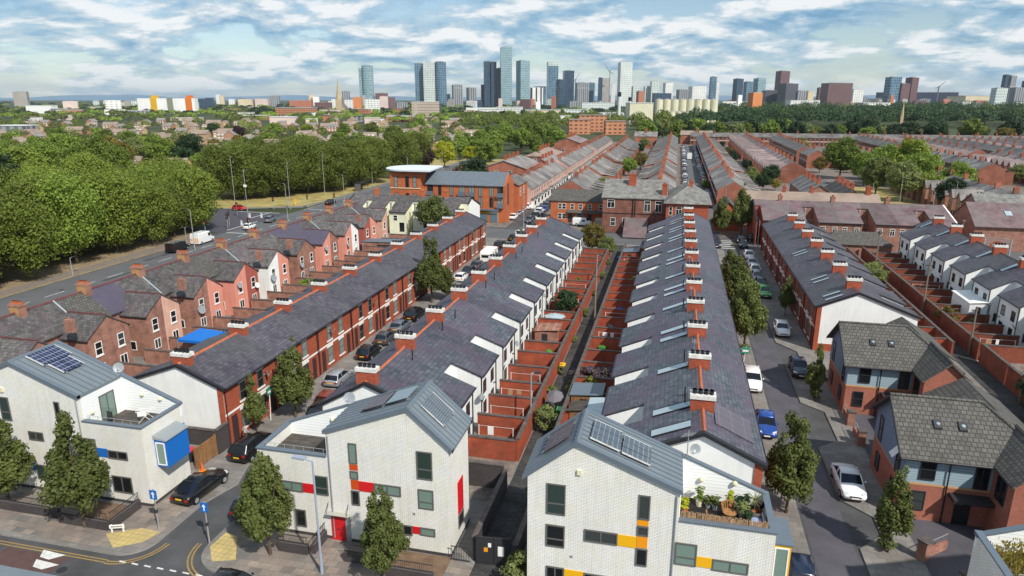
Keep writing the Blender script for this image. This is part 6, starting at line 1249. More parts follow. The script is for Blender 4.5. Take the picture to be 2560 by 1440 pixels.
# ---------------------------------------------------------------- far terraces: one mesh for each house
def far_house_mesh(name, w, front, rear_m, roof_m, bays, wing, chim):
    q = MB(); d, vr, zr, ze = 8.2, 4.1, 7.6, 5.3; M_ = [front, roof_m, rear_m, white, glass_dark, terracotta, brick_far]
    q.poly([(0, 0, 0), (w, 0, 0), (w, 0, ze), (0, 0, ze)], 0); q.poly([(w, d, 0), (0, d, 0), (0, d, ze), (w, d, ze)], 2)
    for x in (0.01, w - .01): q.poly([(x, 0, 0), (x, d, 0), (x, d, ze), (x, vr, zr), (x, 0, ze)], 0)
    q.px(roofslab([(-.25, ze - .1), (vr, zr + .05), (d + .25, ze - .1)], .12), 0, w, 1)
    if wing:
        a, b = (.1, w * .55); q.py([(a, 0), (a, 4.9), ((a + b) / 2, 6.7), (b, 4.9), (b, 0)], d, d + 5.2, 2); q.py(roofslab([(a - .2, 4.8), ((a + b) / 2, 6.8), (b + .2, 4.8)], .1), d - 2.5, d + 5.4, 1); q.box((a + b) / 2 - .35, d + 5.19, 3.0, (a + b) / 2 + .35, d + 5.24, 4.4, 3); q.box((a + b) / 2 - .25, d + 5.22, 3.1, (a + b) / 2 + .25, d + 5.26, 4.3, 4)
    else: q.box(.1, d, 0, w * .6, d + 3.6, 4.5, 2); q.px(roofslab([(d - .3, 5.3), (d + 3.8, 4.5)], .12), 0.05, w * .62, 1)
    for x in (.7, w - 1.7):
        q.box(x, -.05, 3.2, x + 1.0, .02, 4.8, 3 if bays else 4)
        if bays: q.box(x + .12, -.07, 3.3, x + .88, -.05, 4.7, 4)
        else: q.box(x - .05, -.06, 3.05, x + 1.05, .02, 3.2, 3)
    if bays: q.box(.4, -.9, 0, 2.6, .02, 2.5, 3); q.box(.5, -.95, .9, 2.5, -.9, 2.1, 4); q.box(0, -1.0, 2.5, w, .02, 2.75, 1); q.box(w - 1.4, -.06, 0, w - .5, .02, 2.1, 0)
    else: q.box(.7, -.05, .8, 2.0, .02, 2.4, 4); q.box(w - 1.4, -.05, 0, w - .5, .02, 2.1, 4); q.box(0, -.04, 2.75, w, .02, 2.9, 3)
    if chim:
        q.box(-.4, vr - .55, zr - .5, .4, vr + .55, zr + 1.2, 6)
        for k in range(3): q.tube((0, vr - .36 + .36 * k, zr + 1.2), (0, vr - .36 + .36 * k, zr + 1.6), .12, n=5, mi=5)
    return q.mesh(name, M_)
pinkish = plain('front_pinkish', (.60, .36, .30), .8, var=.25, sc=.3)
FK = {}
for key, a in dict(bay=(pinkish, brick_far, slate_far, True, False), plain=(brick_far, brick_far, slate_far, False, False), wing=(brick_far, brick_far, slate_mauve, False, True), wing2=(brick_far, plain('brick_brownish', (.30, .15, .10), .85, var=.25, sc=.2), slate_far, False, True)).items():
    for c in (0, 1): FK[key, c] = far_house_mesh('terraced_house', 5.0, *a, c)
ROWS = []   # name for labels, kind, front x, y0, y1, facing (+1: front to +x)
for nm, kd, x, segs, sg in (('white-bayed terrace by the orange flats', 'bay', -37.6, ((181, 241), (247, 327), (333, 418)), 1), ('grey terrace facing the white bays', 'plain', -31.2, ((183, 218), (223, 263), (272, 332), (338, 398)), -1),
        ('terrace left of the long street', 'plain', .2, ((172, 212), (218, 258), (266, 331), (338, 448)), 1), ('terrace right of the long street', 'plain', 11.3, ((191, 241), (247, 317), (323, 448)), -1), ('mauve-roofed terrace with gabled wings', 'wing', 44.2, ((258, 348), (354, 449)), 1),
        ('terrace with the orange park gable', 'plain', 54.6, ((318, 338), (346, 451)), -1), ('tan-winged terrace by the bright trees', 'wing2', 82.0, ((178, 248), (310, 340)), 1), ('dark terrace beyond the bright trees', 'plain', 101.6, ((268, 348), (374, 454)), -1),
        ('purple-roofed terrace deep in the estate', 'wing', 132, ((236, 326), (340, 455)), 1), ('next purple-roofed terrace deep in the estate', 'plain', 143, ((286, 451),), -1), ('far grey terrace towards the frame edge', 'wing', 168, ((320, 455),), 1), ('last terrace before the woodland edge', 'plain', 180, ((350, 455),), -1), ('outermost terrace at the frame edge', 'wing', 206, ((405, 455),), 1)):
    for si, (ya, yb) in enumerate(segs):
        n = int((yb - ya) / 5)
        for i in range(n): ROWS.append((nm, kd, x, ya + i * 5, sg, i, si, n))
for i in range(43): ROWS.append(('row closing off the streets', 'wing2', 8 + i * 5.0, 463, 0, i, 0, 43))
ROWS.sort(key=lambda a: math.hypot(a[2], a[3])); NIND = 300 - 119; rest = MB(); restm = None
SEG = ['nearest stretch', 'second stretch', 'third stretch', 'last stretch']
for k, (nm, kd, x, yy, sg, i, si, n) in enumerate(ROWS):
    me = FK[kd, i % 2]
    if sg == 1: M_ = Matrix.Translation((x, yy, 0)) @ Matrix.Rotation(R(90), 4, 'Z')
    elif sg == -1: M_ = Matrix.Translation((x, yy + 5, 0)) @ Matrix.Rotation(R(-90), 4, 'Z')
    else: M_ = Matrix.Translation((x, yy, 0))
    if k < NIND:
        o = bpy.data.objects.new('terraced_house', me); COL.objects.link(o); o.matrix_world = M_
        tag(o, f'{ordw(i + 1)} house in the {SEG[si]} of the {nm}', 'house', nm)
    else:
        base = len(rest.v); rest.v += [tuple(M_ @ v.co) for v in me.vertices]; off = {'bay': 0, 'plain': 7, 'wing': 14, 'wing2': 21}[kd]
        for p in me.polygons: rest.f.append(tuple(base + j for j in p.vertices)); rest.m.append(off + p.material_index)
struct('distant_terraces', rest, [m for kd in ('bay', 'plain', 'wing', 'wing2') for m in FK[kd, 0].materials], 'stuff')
for i, a in enumerate(((106, 118, 378, 390, 6.5, 8.6, 'x', brick_red, slate_far, 'red brick hip-roofed house standing above the terraces', True), (33, 40, 190, 215, 5.2, 7.5, 'y', brick_old, slate_far, 'short slated row with pink rear wings before the orange park trees', False), (41.5, 47, 188, 210, 4.4, 6.6, 'y', brick_orange, tile_grey, 'low house with striped tile roof beside the car park', False),
        (-25, -12, 425, 437, 7, 9.5, 'x', brick_far, slate_far, 'brick house with clustered gables at the head of the grey terraces', False), (2, 22, 470, 480, 6, 8.4, 'x', brick_far, tile_brown, 'house with tan roof closing the long straight street', False), (-66, -50, 232, 258, 5.6, 8.2, 'y', brick_far, slate_far, 'old slate-roofed row with many chimneys left of the dark tree', False),
        (-62, -50, 285, 312, 5.5, 8, 'y', brick_far, tile_brown, 'brick hall with white-edged gable among the old rows', True), (-60, -47, 345, 375, 7.5, 9.8, 'y', brick_far, slate_mauve, 'tall mauve-roofed row with a blank brick end', False), (-66, -57, 178, 205, 5.5, 8, 'y', brick_far, slate_far, 'old row directly behind the oval-roofed block', False), (-52, -46, 255, 280, 5, 7, 'y', brick_far, slate_far, 'low brick row behind the white-bayed terrace', False))):
    x0, x1, y0, y1, ze, zr, ax, wm, rm, lb, hip = a; gabled('brick_house', lb, x0, x1, y0, y1, ze, zr, ax, wm, rm, [('S', (x1 - x0) * .3, (x1 - x0) * .3 + 1.4, 3, 4.8), ('S', (x1 - x0) * .6, (x1 - x0) * .6 + 1.4, 3, 4.8)], hip=hip, cat='house', chim=[((x1 - x0) / 2, (y1 - y0) * f_, zr - .4, zr + 1.5, .8, .8) for f_ in (.1, .35, .6, .85)])
# new orange brick flats at the end of the white-bayed street
def facade(name, panel_c, glass_c, bw, bh, ms, rough=.4, mix=.35, off=0.0, spec=.5): return bricks(name, glass_c, tuple(g * (1 - mix) + p * mix for g, p in zip(glass_c, panel_c)), panel_c, bw, bh, ms, rough, 1.0, False, .12, .03, offset=off, spec=spec)
bo = facade('flats_orange', (.48, .21, .11), (.05, .035, .03), 4.0, 3.0, .9, .8)
def block(name, label, x0, x1, y0, y1, h, m, cat='building', group=None, rz=0, roofm=None, plant=True):
    t = thing(name, label, cat, ((x0 + x1) / 2, (y0 + y1) / 2, 0), rz, group); w, d = (x1 - x0) / 2, (y1 - y0) / 2; q = MB(); q.box(-w, -d, 0, w, d, h); q.obj('wall', m, t)
    q = MB(); q.box(-w - .1, -d - .1, h, w + .1, d + .1, h + min(.8, h * .03)); q.obj('roof', roofm or metal_grey, t)
    if plant: q = MB(); q.box(-w * .5, -d * .5, h + min(.8, h * .03), w * .3, d * .4, h + min(.8, h * .03) + h * .04); q.obj('plant_room', metal_grey, t)
    return t

gabled('outbuilding', 'low outbuilding with hipped grey tile roof behind the brick backs', 28.0, 40, 137.0, 142, 2.6, 4.6, 'x', brick_old, tile_grey, hip=True, ov=.4)
# ---------------------------------------------------------------- skyline: each tower at its own distance
f_blue = facade('glass_blue', (.16, .26, .34), (.02, .055, .10), 5, 7, .8, .2, .5); f_navy = facade('glass_navy', (.06, .10, .15), (.012, .026, .055), 4, 6, .6, .25, .5)
f_teal = facade('glass_teal', (.30, .42, .46), (.05, .12, .16), 3.5, 7, .9, .25, .4, .5); f_pale = facade('glass_pale', (.55, .60, .58), (.10, .16, .17), 5, 7, 1.6, .5, .3); f_grid = facade('white_grid', (.62, .66, .64), (.12, .20, .21), 4.5, 6, 1.7, .5, .2)
f_grey = facade('grey_flats', (.30, .31, .33), (.08, .09, .11), 6, 60, 1.6, .6, .3); f_plum = facade('plum_grid', (.16, .085, .085), (.06, .05, .07), 3.5, 6, 1.1, .5, .4); f_dgrid = facade('dark_grid', (.10, .10, .12), (.03, .035, .05), 4, 5, 1.0, .4, .6); f_white = facade('white_office', (.70, .70, .68), (.12, .14, .16), 6, 4, 1.5, .6, .3)
f_stripe = facade('white_stripes', (.74, .74, .72), (.02, .022, .03), 14, 400, 5, .6, .0); f_brick = facade('brick_flats', (.42, .16, .10), (.12, .08, .07), 4, 4, 1.5, .8, .3); f_orange = facade('orange_flats', (.60, .22, .08), (.25, .14, .08), 4, 4, 1.6, .8, .5); f_cream = facade('cream_flats', (.62, .52, .36), (.2, .17, .13), 5, 4, 1.6, .8, .5)
conc = plain('concrete_far', (.34, .32, .30), .85, var=.12, sc=.05); f_conc = facade('concrete_bands', (.42, .35, .29), (.06, .055, .055), 40, 4.2, 1.9, .8, .1); silo_m = plain('silo_cream', (.62, .60, .45), .8, var=.1, sc=.08); f_pinkw = facade('pale_pink_block', (.62, .50, .46), (.35, .28, .27), 4, 4, 1.8, .8, .5)
navyc = plain('navy_cladding', (.02, .025, .06), .5); roofpale = plain('pale_roof', (.60, .63, .64), .6, var=.08, sc=.05); blueroof = plain('blue_roof', (.33, .45, .52), .5, var=.05)
def tower(label, p0, p1, ytop, dist, m, depth=.9, turn=0.0, cat='tower', name='tower', crown=None, h0=None, shape='box', step=None):
    c = ray((p0 + p1) / 2, 262, dist); w = (p1 - p0) / 1772 * dist * .5 / (abs(math.cos(turn)) + depth * abs(math.sin(turn))); top = ray((p0 + p1) / 2, ytop, dist).z
    t = thing(name, label, cat, (c.x, c.y, 0), YAW + turn); d = w * depth; q = MB()
    if shape == 'round': q.tube((0, 0, 0), (0, 0, top), w, w * .98, 20)
    elif shape == 'curve': pts = [(w * math.cos(R(a)), d * math.sin(R(a)) * .9) for a in range(0, 360, 20)]; q.pz([(x, y if y < 0 else y * .6) for x, y in pts], 0, top)
    elif shape == 'notch': q.box(-w, -d, 0, -w * .04, d, top); q.box(w * .14, -d * .9, 0, w, d, top * .995); q.box(-w * .039, -d * .2, 0, w * .139, d * .8, top * .98)
    else: q.box(-w, -d, 0, w, d, top)
    q.obj('shaft', m, t)
    if crown: z, cm = crown; q = MB(); q.box(-w * .98, -d * .98, top, w * .98, d * .98, top + z / 1772 * dist); q.obj('crown', cm, t)
    else: q = MB(); q.box(-w * .55, -d * .55, top, w * .4, d * .5, top + .012 * top + .6); q.obj('roof_plant', metal_grey, t)
    if step: fx, fz = step; q = MB(); q.box(-w * (1 + fx), -d * .8, 0, -w - .01, d * .8, top * fz); q.obj('lower_slab', m, t)
    return t
Tq = [('slanted concrete tower alone at the left edge', 40, 73, 229, 1900, conc, .5, .25), ('dark glass slab left of its twin beside the orange-panelled block', 497, 513, 247, 1900, f_navy, .8, .1), ('dark glass slab right of its twin beside the orange-panelled block', 516, 535, 245, 1900, f_navy, .8, .1),
 ('pale slim tower on the hill line', 550, 563, 239, 2600, f_cream, .9, .2), ('small white tower between slim pale tower and ochre blocks', 573, 589, 248, 2500, f_white, .8, .2), ('pinkish white block at the frame left with darker sides', 158, 195, 253, 1700, f_pinkw, .6, .5), ('white and grey slab standing alone before the hill', 264, 303, 251, 1300, f_white, .5, .5),
 ('white office with ochre band on the far left skyline', 597, 634, 248, 2300, f_cream, .6, .2), ('row of pale pink flats', 640, 672, 247, 2300, f_pinkw, .6, .1), ('white and violet tall flats at the hill foot', 674, 703, 239, 2500, f_grey, .8, .3), ('wide red brick offices left of the church', 727, 781, 251, 1800, f_brick, .5, .05), ('small red brick block behind wide red offices', 778, 801, 245, 2200, f_brick, .7, .1), ('plum banded office left of the spire', 788, 829, 256, 1700, f_plum, .4, .05), ('white block touching the church spire', 829, 846, 248, 1900, f_white, .6, .2),
 ('grey tower right behind the spire', 856, 877, 228, 2300, f_grey, .8, .3), ('bright orange block between spire and tall curved tower', 884, 905, 243, 1500, f_orange, .7, .05), ('white block between spire and orange block', 862, 884, 250, 1600, f_white, .5, .1), ('white office at the foot of the curved tower', 912, 950, 248, 1500, f_white, .4, .1), ('mauve brick tower right of the curved one', 938, 972, 233, 2200, f_plum, .6, .2), ('salmon block in front of the mauve tower', 950, 971, 241, 1900, f_pinkw, .6, .1), ('plum stepped flats beyond the salmon block', 971, 989, 243, 2000, f_plum, .6, .3), ('pale blue low flats right of the plum ones', 990, 1020, 256, 2100, f_grey, .6, .2),
 ('blue glass tower at the left of the trio', 1039, 1062, 158, 2400, f_blue, .8, .1), ('pale patterned tower in the middle of the trio', 1059, 1090, 157, 2380, f_pale, .8, .15), ('small dark tower behind the round one', 1118, 1126, 235, 2600, f_navy, .8, 0), ('violet-brown tower between the trio and the tall cluster', 1130, 1158, 212, 2300, f_grey, .8, .3), ('striped beige tower left of the tall cluster', 1166, 1191, 219, 2200, f_grey, .8, .4), ('low blue blocks at the foot of the striped beige tower', 1180, 1206, 250, 2100, f_navy, .7, .2), ('thin maroon slab left of the twin dark tower', 1203, 1211, 212, 2450, f_plum, .8, 0),
 ('dark lattice tower between twin dark tower and tallest one', 1241, 1254, 171, 2420, f_dgrid, .9, .1), ('tallest glass tower of the skyline', 1250, 1280, 118, 2400, f_teal, .9, .12), ('blue and teal tower right of the tallest one', 1290, 1324, 152, 2400, f_teal, .9, .5), ('black and white striped block', 1325, 1357, 219, 2250, f_stripe, .7, .1), ('teal block behind the striped one', 1334, 1364, 216, 2600, f_blue, .8, 0), ('dark navy slab in front of the stepped glass towers', 1390, 1413, 199, 2200, f_navy, .9, .4), ('dark gridded tower right of the pale-crowned tower', 1406, 1433, 177, 2400, f_navy, .9, .1),
 ('grey ribbed block near the unfinished tower', 1438, 1470, 207, 2300, f_grey, .8, .1), ('blue block beside the ribbed one', 1467, 1485, 207, 2500, f_blue, .8, .1), ('unfinished concrete tower below the tall crane', 1496, 1521, 196, 2500, conc, .9, .1), ('blue-faced low tower under the unfinished one', 1494, 1504, 194, 2450, f_navy, .8, 0), ('white needle block right of the crane', 1526, 1536, 210, 2600, f_white, .8, 0), ('white grid tower standing alone with pale windows', 1543, 1575, 156, 2200, f_grid, .9, .12), ('pale teal tower right of the white grid one', 1576, 1598, 216, 2300, f_pale, .8, .2), ('stepped pale teal block, tall part', 1624, 1644, 203, 2300, f_pale, .7, .1), ('stepped pale teal block, low part', 1608, 1627, 216, 2320, f_pale, .7, .1), ('red brick block before the stepped teal ones', 1590, 1609, 228, 2100, f_brick, .8, .3),
 ('white tower with black openings', 1656, 1679, 207, 2400, f_white, .8, .2), ('blue slab with dark red end', 1630, 1676, 233, 2000, f_navy, .4, .15), ('grey block behind the silos', 1690, 1722, 224, 2400, f_grey, .6, .2), ('white civic block behind the silos', 1720, 1762, 216, 2300, f_white, .6, .2), ('thin blue bladed tower with white side', 1771, 1786, 192, 2600, f_blue, .9, .1), ('white side wing of the bladed tower', 1785, 1794, 206, 2600, f_white, .9, .1), ('dark grey cut-top tower', 1829, 1853, 197, 2500, f_navy, .8, .4), ('blue stepped towers right of the dark cut-top one', 1856, 1876, 204, 2600, f_blue, .8, .3), ('teal office slab with sign panel and aerial', 1879, 1909, 196, 2500, f_teal, .7, .4),
 ('tall red-brown striped tower', 1934, 1965, 178, 2200, f_plum, .8, .3), ('dark gridded office below the red-brown tower', 1942, 1989, 209, 2000, f_dgrid, .7, .4), ('dark blue offices left of the gridded one', 1905, 1944, 226, 2050, f_dgrid, .6, .1), ('grey striped hall right of the gridded office', 1985, 2016, 227, 2000, f_grey, .6, .1), ('cream flats right of the striped hall', 2014, 2030, 229, 1950, f_cream, .6, .1), ('orange-fronted slab block before the park trees', 1868, 1904, 232, 1150, f_orange, .6, .45), ('plum block left of the wide mauve office', 2040, 2055, 219, 1900, f_plum, .8, .1), ('wide mauve office with dark top', 2052, 2121, 208, 1750, f_plum, .5, .15), ('pale office right of the wide mauve one', 2118, 2153, 224, 1900, f_white, .6, .3),
 ('blue leaning glass tower above the navy block', 2208, 2242, 193, 1900, f_blue, .7, .2), ('low maroon tower between blue and tall maroon', 2236, 2266, 209, 1900, f_plum, .7, .3), ('tall maroon tower at the right', 2257, 2286, 194, 1950, f_plum, .8, .4), ('dark slab tower near the right frame edge', 2496, 2511, 187, 2000, f_navy, .8, .2), ('grey slab joined to the dark one near the right edge', 2507, 2527, 190, 2000, f_grey, .8, .2), ('pale teal block left of the joined slabs', 2476, 2508, 220, 1850, f_pale, .6, .1), ('grey flats right of the joined slabs', 2523, 2553, 219, 1900, f_grey, .6, .1), ('dark block cut by the right frame edge', 2550, 2575, 202, 2000, f_navy, .8, .1)]
for a in Tq: tower(*a)
tower('tall curved glass tower right of the church spire', 908, 938, 164, 2200, f_teal, .8, .1, shape='curve', step=(.5, .94)); tower('round dark blue glass tower, right of the trio', 1089, 1118, 155, 2380, f_blue, .9, 0, shape='round'); tower('twin dark blue tower split by a slot', 1209, 1242, 154, 2430, f_navy, .8, .1, shape='notch'); tower('blue tower with pale glass crown', 1366, 1394, 165, 2400, f_blue, .9, .1, crown=(9, f_pale), step=None)
def low(label, p0, p1, ytop, ybase, m, depth=.5, turn=0.0, rm=roofpale, name='building', h=None):
    x, y = un((p0 + p1) / 2, ybase); dist = -x * math.sin(YAW) + y * math.cos(YAW); c = ray((p0 + p1) / 2, ytop, dist); w = (p1 - p0) / 1772 * dist / 2
    t = thing(name, label, 'building', (x, y, 0), YAW + turn); q = MB(); q.box(-w, 0, 0, w, 2 * w * depth, c.z); q.obj('wall', m, t); q = MB(); q.box(-w * 1.01, -.4, c.z, w * 1.01, 2 * w * depth + .4, c.z + .6); q.obj('roof', rm, t); return t
for a in (('white warehouse at the left skyline', 67, 131, 264, 284, white, .4, 0), ('white hall with pale roof among the left trees', 0, 72, 315, 345, f_grey, .6, 0), ('pinkish glass-topped block among the trees', 676, 740, 293, 316, f_pinkw, .5, .1), ('orange and blue school block left of the church', 688, 786, 270, 293, bo, .3, -.1, blueroof), ('low red brick block by the school', 602, 668, 289, 300, f_brick, .3, 0), ('flat red brick block below the concrete office', 965, 1026, 291, 304, f_brick, .4, 0),
          ('concrete banded office with brick end wall', 1030, 1099, 255, 293, f_conc, .35, .15), ('white and yellow building behind the trees', 1240, 1302, 268, 288, f_white, .5, -.2), ('white flat building left of the yellow one', 1165, 1240, 270, 284, white, .4, 0), ('low orange and pale blue shed row', 1313, 1402, 275, 291, f_cream, .4, -.05, blueroof), ('long glass-fronted low office', 1410, 1472, 274, 290, f_pale, .4, 0), ('long white flat roof behind the orange flats', 1385, 1465, 290, 301, white, .5, 0), ('white patterned long arena wall', 1440, 1536, 257, 273, f_grid, .4, -.05),
          ('cream industrial block left of the silos', 1572, 1632, 258, 311, silo_m, .7, .1), ('pale shed with pipework before the orange slab', 1805, 1868, 254, 272, white, .5, 0), ('long white office with window bands', 1970, 2052, 251, 276, f_white, .25, .2), ('white frame building behind the wooded park', 2040, 2090, 244, 268, f_white, .4, .1), ('white office rising from the park trees', 2153, 2226, 257, 281, f_white, .3, .1), ('cream flats behind the park trees', 2112, 2152, 256, 275, f_cream, .4, 0), ('long navy slab building on the right skyline', 2205, 2396, 231, 262, navyc, .2, .06, navyc),
          ('grey hall below the navy slab', 2150, 2290, 246, 262, f_dgrid, .3, 0), ('orange roofed shops at the right edge', 2405, 2570, 240, 264, f_cream, .4, .1, tile_red), ('grey sheds behind the right woodland', 2380, 2480, 258, 268, metal_grey, .4, 0), ('white works roofs beyond the orange flats', 1500, 1560, 283, 298, white, .6, 0), ('white stand with twin end towers', 2352, 2392, 212, 240, f_white, .3, .1), ('low beige houses at the foot of the left tower', 195, 262, 268, 276, f_cream, .4, 0), ('long beige flats by the left white slab', 300, 345, 270, 276, f_cream, .4, 0), ('pale row right of the panelled block', 425, 500, 295, 302, f_cream, .3, 0)): low(*a)
low('stepped orange brick flats, lower block at the street end', 1422, 1476, 300, 336, bo, .9, 0, tile_brown, 'flats'); low('stepped orange brick flats, taller rear block', 1447, 1516, 289, 330, bo, .5, 0, tile_brown, 'flats'); low('separate orange brick flats with dark window bays', 1513, 1564, 304, 337, bo, .7, 0, tile_brown, 'flats')
# long white block of flats with coloured stair panels
x, y = un(418, 284); dist = -x * math.sin(YAW) + y * math.cos(YAW); W_ = 144 / 1772 * dist; top = ray(418, 246, dist).z
t = thing('panelled_flats', 'long white block of flats with yellow, olive and orange stair panels', 'building', (x, y, 0), YAW)
fw_ = facade('panelled_white', (.80, .80, .78), (.16, .17, .18), 4.4, 4, 1.7, .7, .2); px_ = [-.5, -.27, -.16, .02, .12, .34, .45, .5]; cm_ = [fw_, plain('ochre', (.62, .36, .02), .7), fw_, plain('olive', (.22, .24, .17), .7), fw_, plain('orange_panel', (.62, .17, .02), .7), fw_]
for k in range(7): q = MB(); q.box(px_[k] * W_ + .01, 0 if k % 2 else .8, 0, px_[k + 1] * W_ - .01, 16, top * (1.02 if k % 2 else 1) ); q.obj('wall' if k % 2 == 0 else 'stair_panel', cm_[k], t)
for k, c_ in ((1, 1), (5, 5)): q = MB(); q.box(px_[k] * W_ + 1, 3, top * 1.02, px_[k + 1] * W_ - 1, 12, top * 1.2); q.obj('lift_housing', cm_[c_], t)
# church
c = ray(848, 262, 1300); zt_ = ray(848, 196, 1300).z; stone = plain('spire_stone', (.46, .36, .22), .85, var=.15, sc=.1)
t = thing('church', 'stone church with a tall thin spire among the trees', 'church', (c.x, c.y, 0), YAW); q = MB(); q.box(-5, -5, 0, 5, 5, zt_ * .42); q.obj('tower_wall', stone, t); q = MB(); q.tube((0, 0, zt_ * .42), (0, 0, zt_), 5.2, .1, 8); q.obj('spire', stone, t); q = MB(); q.py([(-9, 0), (-9, 9), (0, 19), (9, 9), (9, 0)], 5, 40); q.obj('nave', stone, t); q = MB(); q.py(roofslab([(-9.6, 8.5), (0, 19.3), (9.6, 8.5)]), 5, 41); q.obj('roof', slate_far, t)
c = ray(2256, 285, 700); t = thing('church_spire', 'pale stone spire rising from the park trees', 'church', (c.x, c.y, 0)); q = MB(); zt_ = ray(2256, 254, 700).z; q.box(-1.3, -1.3, 0, 1.3, 1.3, zt_ * .5); q.obj('tower_wall', stone, t); q = MB(); q.tube((0, 0, zt_ * .5), (0, 0, zt_), 1.5, .1, 8); q.obj('spire', stone, t)
r = random.Random(77); fl = [f_white, f_cream, f_grey, f_brick, f_pinkw, f_dgrid, f_pale, white, conc, f_plum]
for i in range(95):
    p = r.uniform(480, 2560) if i < 80 else r.uniform(90, 480); hh = r.uniform(247, 257) if i % 4 else r.uniform(236, 248); w_ = r.uniform(8, 34) if i % 4 else r.uniform(8, 16)
    t = tower('small distant city block between the skyline towers', p, p + w_, hh if i < 80 else max(hh, 252), r.uniform(1750, 3000), r.choice(fl), .5, r.uniform(-.4, .4), 'building', 'city_block'); t['group'] = 'low city blocks along the skyline'
# chimneys, cranes, silos
for p, ya, yb, d_, lb in ((1547, 230, 292, 900, 'white works chimney with black tip beside the white grid tower'), (1573, 243, 292, 900, 'shorter white works chimney by the cream block')):
    c = ray(p, yb, d_); z1 = ray(p, ya, d_).z; t = thing('works_chimney', lb, 'chimney', (c.x, c.y, 0)); q = MB(); q.tube((0, 0, 0), (0, 0, z1 * .85), 2.2, 1.9, 10); q.obj('stack', roofpale, t); q = MB(); q.tube((0, 0, z1 * .85), (0, 0, z1), 2.2, 2.1, 10); q.obj('tip', black_trim, t)
for p, ya, jib, d_, lb in ((1522, 160, 40, 2450, 'tower crane over the unfinished tower'), (1437, 185, -25, 2450, 'small crane beside the dark gridded tower'), (2340, 205, -30, 1900, 'thin crane over the navy slab building')):
    c = ray(p, 262, d_); z1 = ray(p, ya, d_).z; t = thing('tower_crane', lb, 'crane', (c.x, c.y, 0), YAW); q = MB(); q.tube((0, 0, 0), (0, 0, z1 * .86), 1.6, 1.6, 4); q.obj('mast', zinc_trim, t); q = MB(); q.tube((0, 0, z1 * .8), (-jib * .5, 0, z1 * 1.02), 1.3, .7, 4); q.tube((0, 0, z1 * .8), (jib * .3, 0, z1 * .78), 1.3, 1.3, 4); q.obj('jib', zinc_trim, t)
for i in range(12):
    back = i < 8; p = 1645 + i * 19.5 if back else 1661 + (i - 8) * 17; yt, yb = (249, 306) if back else (279, 308); x, y = un(p, yb); dist = -x * math.sin(YAW) + y * math.cos(YAW); z1 = ray(p, yt, dist).z; rr = (9.6 if back else 7.6) / 1772 * dist
    t = thing('silo', f'tall cream silo, {ordw(i + 1)} from the left of the back row' if back else f'short pale silo, {ordw(i - 7)} from the left before the tall ones', 'silo', (x, y, 0), 0, 'tall cream silos' if back else 'short silos'); q = MB(); q.tube((0, 0, 0), (0, 0, z1), rr, rr, 16); q.obj('drum', silo_m, t, smooth=False); q = MB(); q.tube((0, 0, z1), (0, 0, z1 + rr * .25), rr * 1.02, rr * .2, 16); q.obj('roof', conc, t)
# hills
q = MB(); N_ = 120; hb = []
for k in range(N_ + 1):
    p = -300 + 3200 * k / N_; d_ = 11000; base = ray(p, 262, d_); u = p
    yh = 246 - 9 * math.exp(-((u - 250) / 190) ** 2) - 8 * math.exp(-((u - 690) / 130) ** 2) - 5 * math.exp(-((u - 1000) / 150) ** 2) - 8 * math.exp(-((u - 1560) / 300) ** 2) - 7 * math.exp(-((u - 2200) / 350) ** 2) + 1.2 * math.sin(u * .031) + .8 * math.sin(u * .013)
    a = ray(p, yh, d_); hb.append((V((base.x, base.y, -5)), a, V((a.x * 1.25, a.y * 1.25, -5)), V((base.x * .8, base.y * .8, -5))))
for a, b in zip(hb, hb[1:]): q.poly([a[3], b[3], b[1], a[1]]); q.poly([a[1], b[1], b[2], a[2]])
struct('hills', q, plain('hill_haze_blue', (.12, .21, .30), .95, var=.15, sc=.002))  # blue of the distant haze painted into the hills' base colour

# ---------------------------------------------------------------- trees: roadside belts, gardens, park
r = random.Random(11); n = 0
for x, y, s, lb in ((-103.8, 130.5, .95, 'belt tree at the junction end overhanging the kerb'), (-112, 138, .95, 'second belt tree at the junction end, set back'), (-122, 147, 1.0, 'third belt tree at the junction end, farthest back')): tree('belt', x, y, lb, 'tree', s, group='roadside tree belt')
for j, (xc, ys) in enumerate(((-103.5, range(62, 126, 9)), (-112, range(58, 134, 9)), (-121, range(66, 142, 9)), (-130, range(78, 150, 10)), (-139, range(94, 160, 11)))):
    for k, yy in enumerate(ys): tree('belt', xc + r.uniform(-1.5, 1.5), yy + r.uniform(-2, 2), f'leafy belt tree, {ordw(k + 1)} along the {ONES[j]} line back from the road', 'tree', r.uniform(.78, 1.06), group='roadside tree belt', fm=(None, None, F_belt2, None, F_mid)[(j * 3 + k) % 5])
for j, (x0, y0, x1, y1, m_) in enumerate(((-128, 174, -104, 202, 7), (-134, 184, -108, 216, 7), (-140, 196, -112, 230, 6), (-104, 214, -101, 262, 5))):
    for k in range(m_): f_ = k / (m_ - 1); tree('belt', x0 + (x1 - x0) * f_ + r.uniform(-2, 2), y0 + (y1 - y0) * f_ + r.uniform(-2, 2), f'dark tree behind the junction grass, {ordw(k + 1)} in the {ONES[j]} rank', 'tree', r.uniform(.95, 1.15), group='tree group behind the junction', fm=F_belt2)
tree('garden', -99.5, 263, 'copper-dark purple tree beside the lime-yellow one', 'tree', 1.25, fm=F_purple)
for x, y, s, lb in ((-97, 283, 1.25, 'bright lime-yellow tree by the main road'), (-93, 308, .85, 'smaller lime-yellow tree farther along the road'), (-133, 258, 1.0, 'lime-yellow tree left of the copper-dark one'), (-148, 285, .9, 'pale lime tree among the left gardens')): tree('garden', x, y, lb, 'tree', s, fm=F_lime)
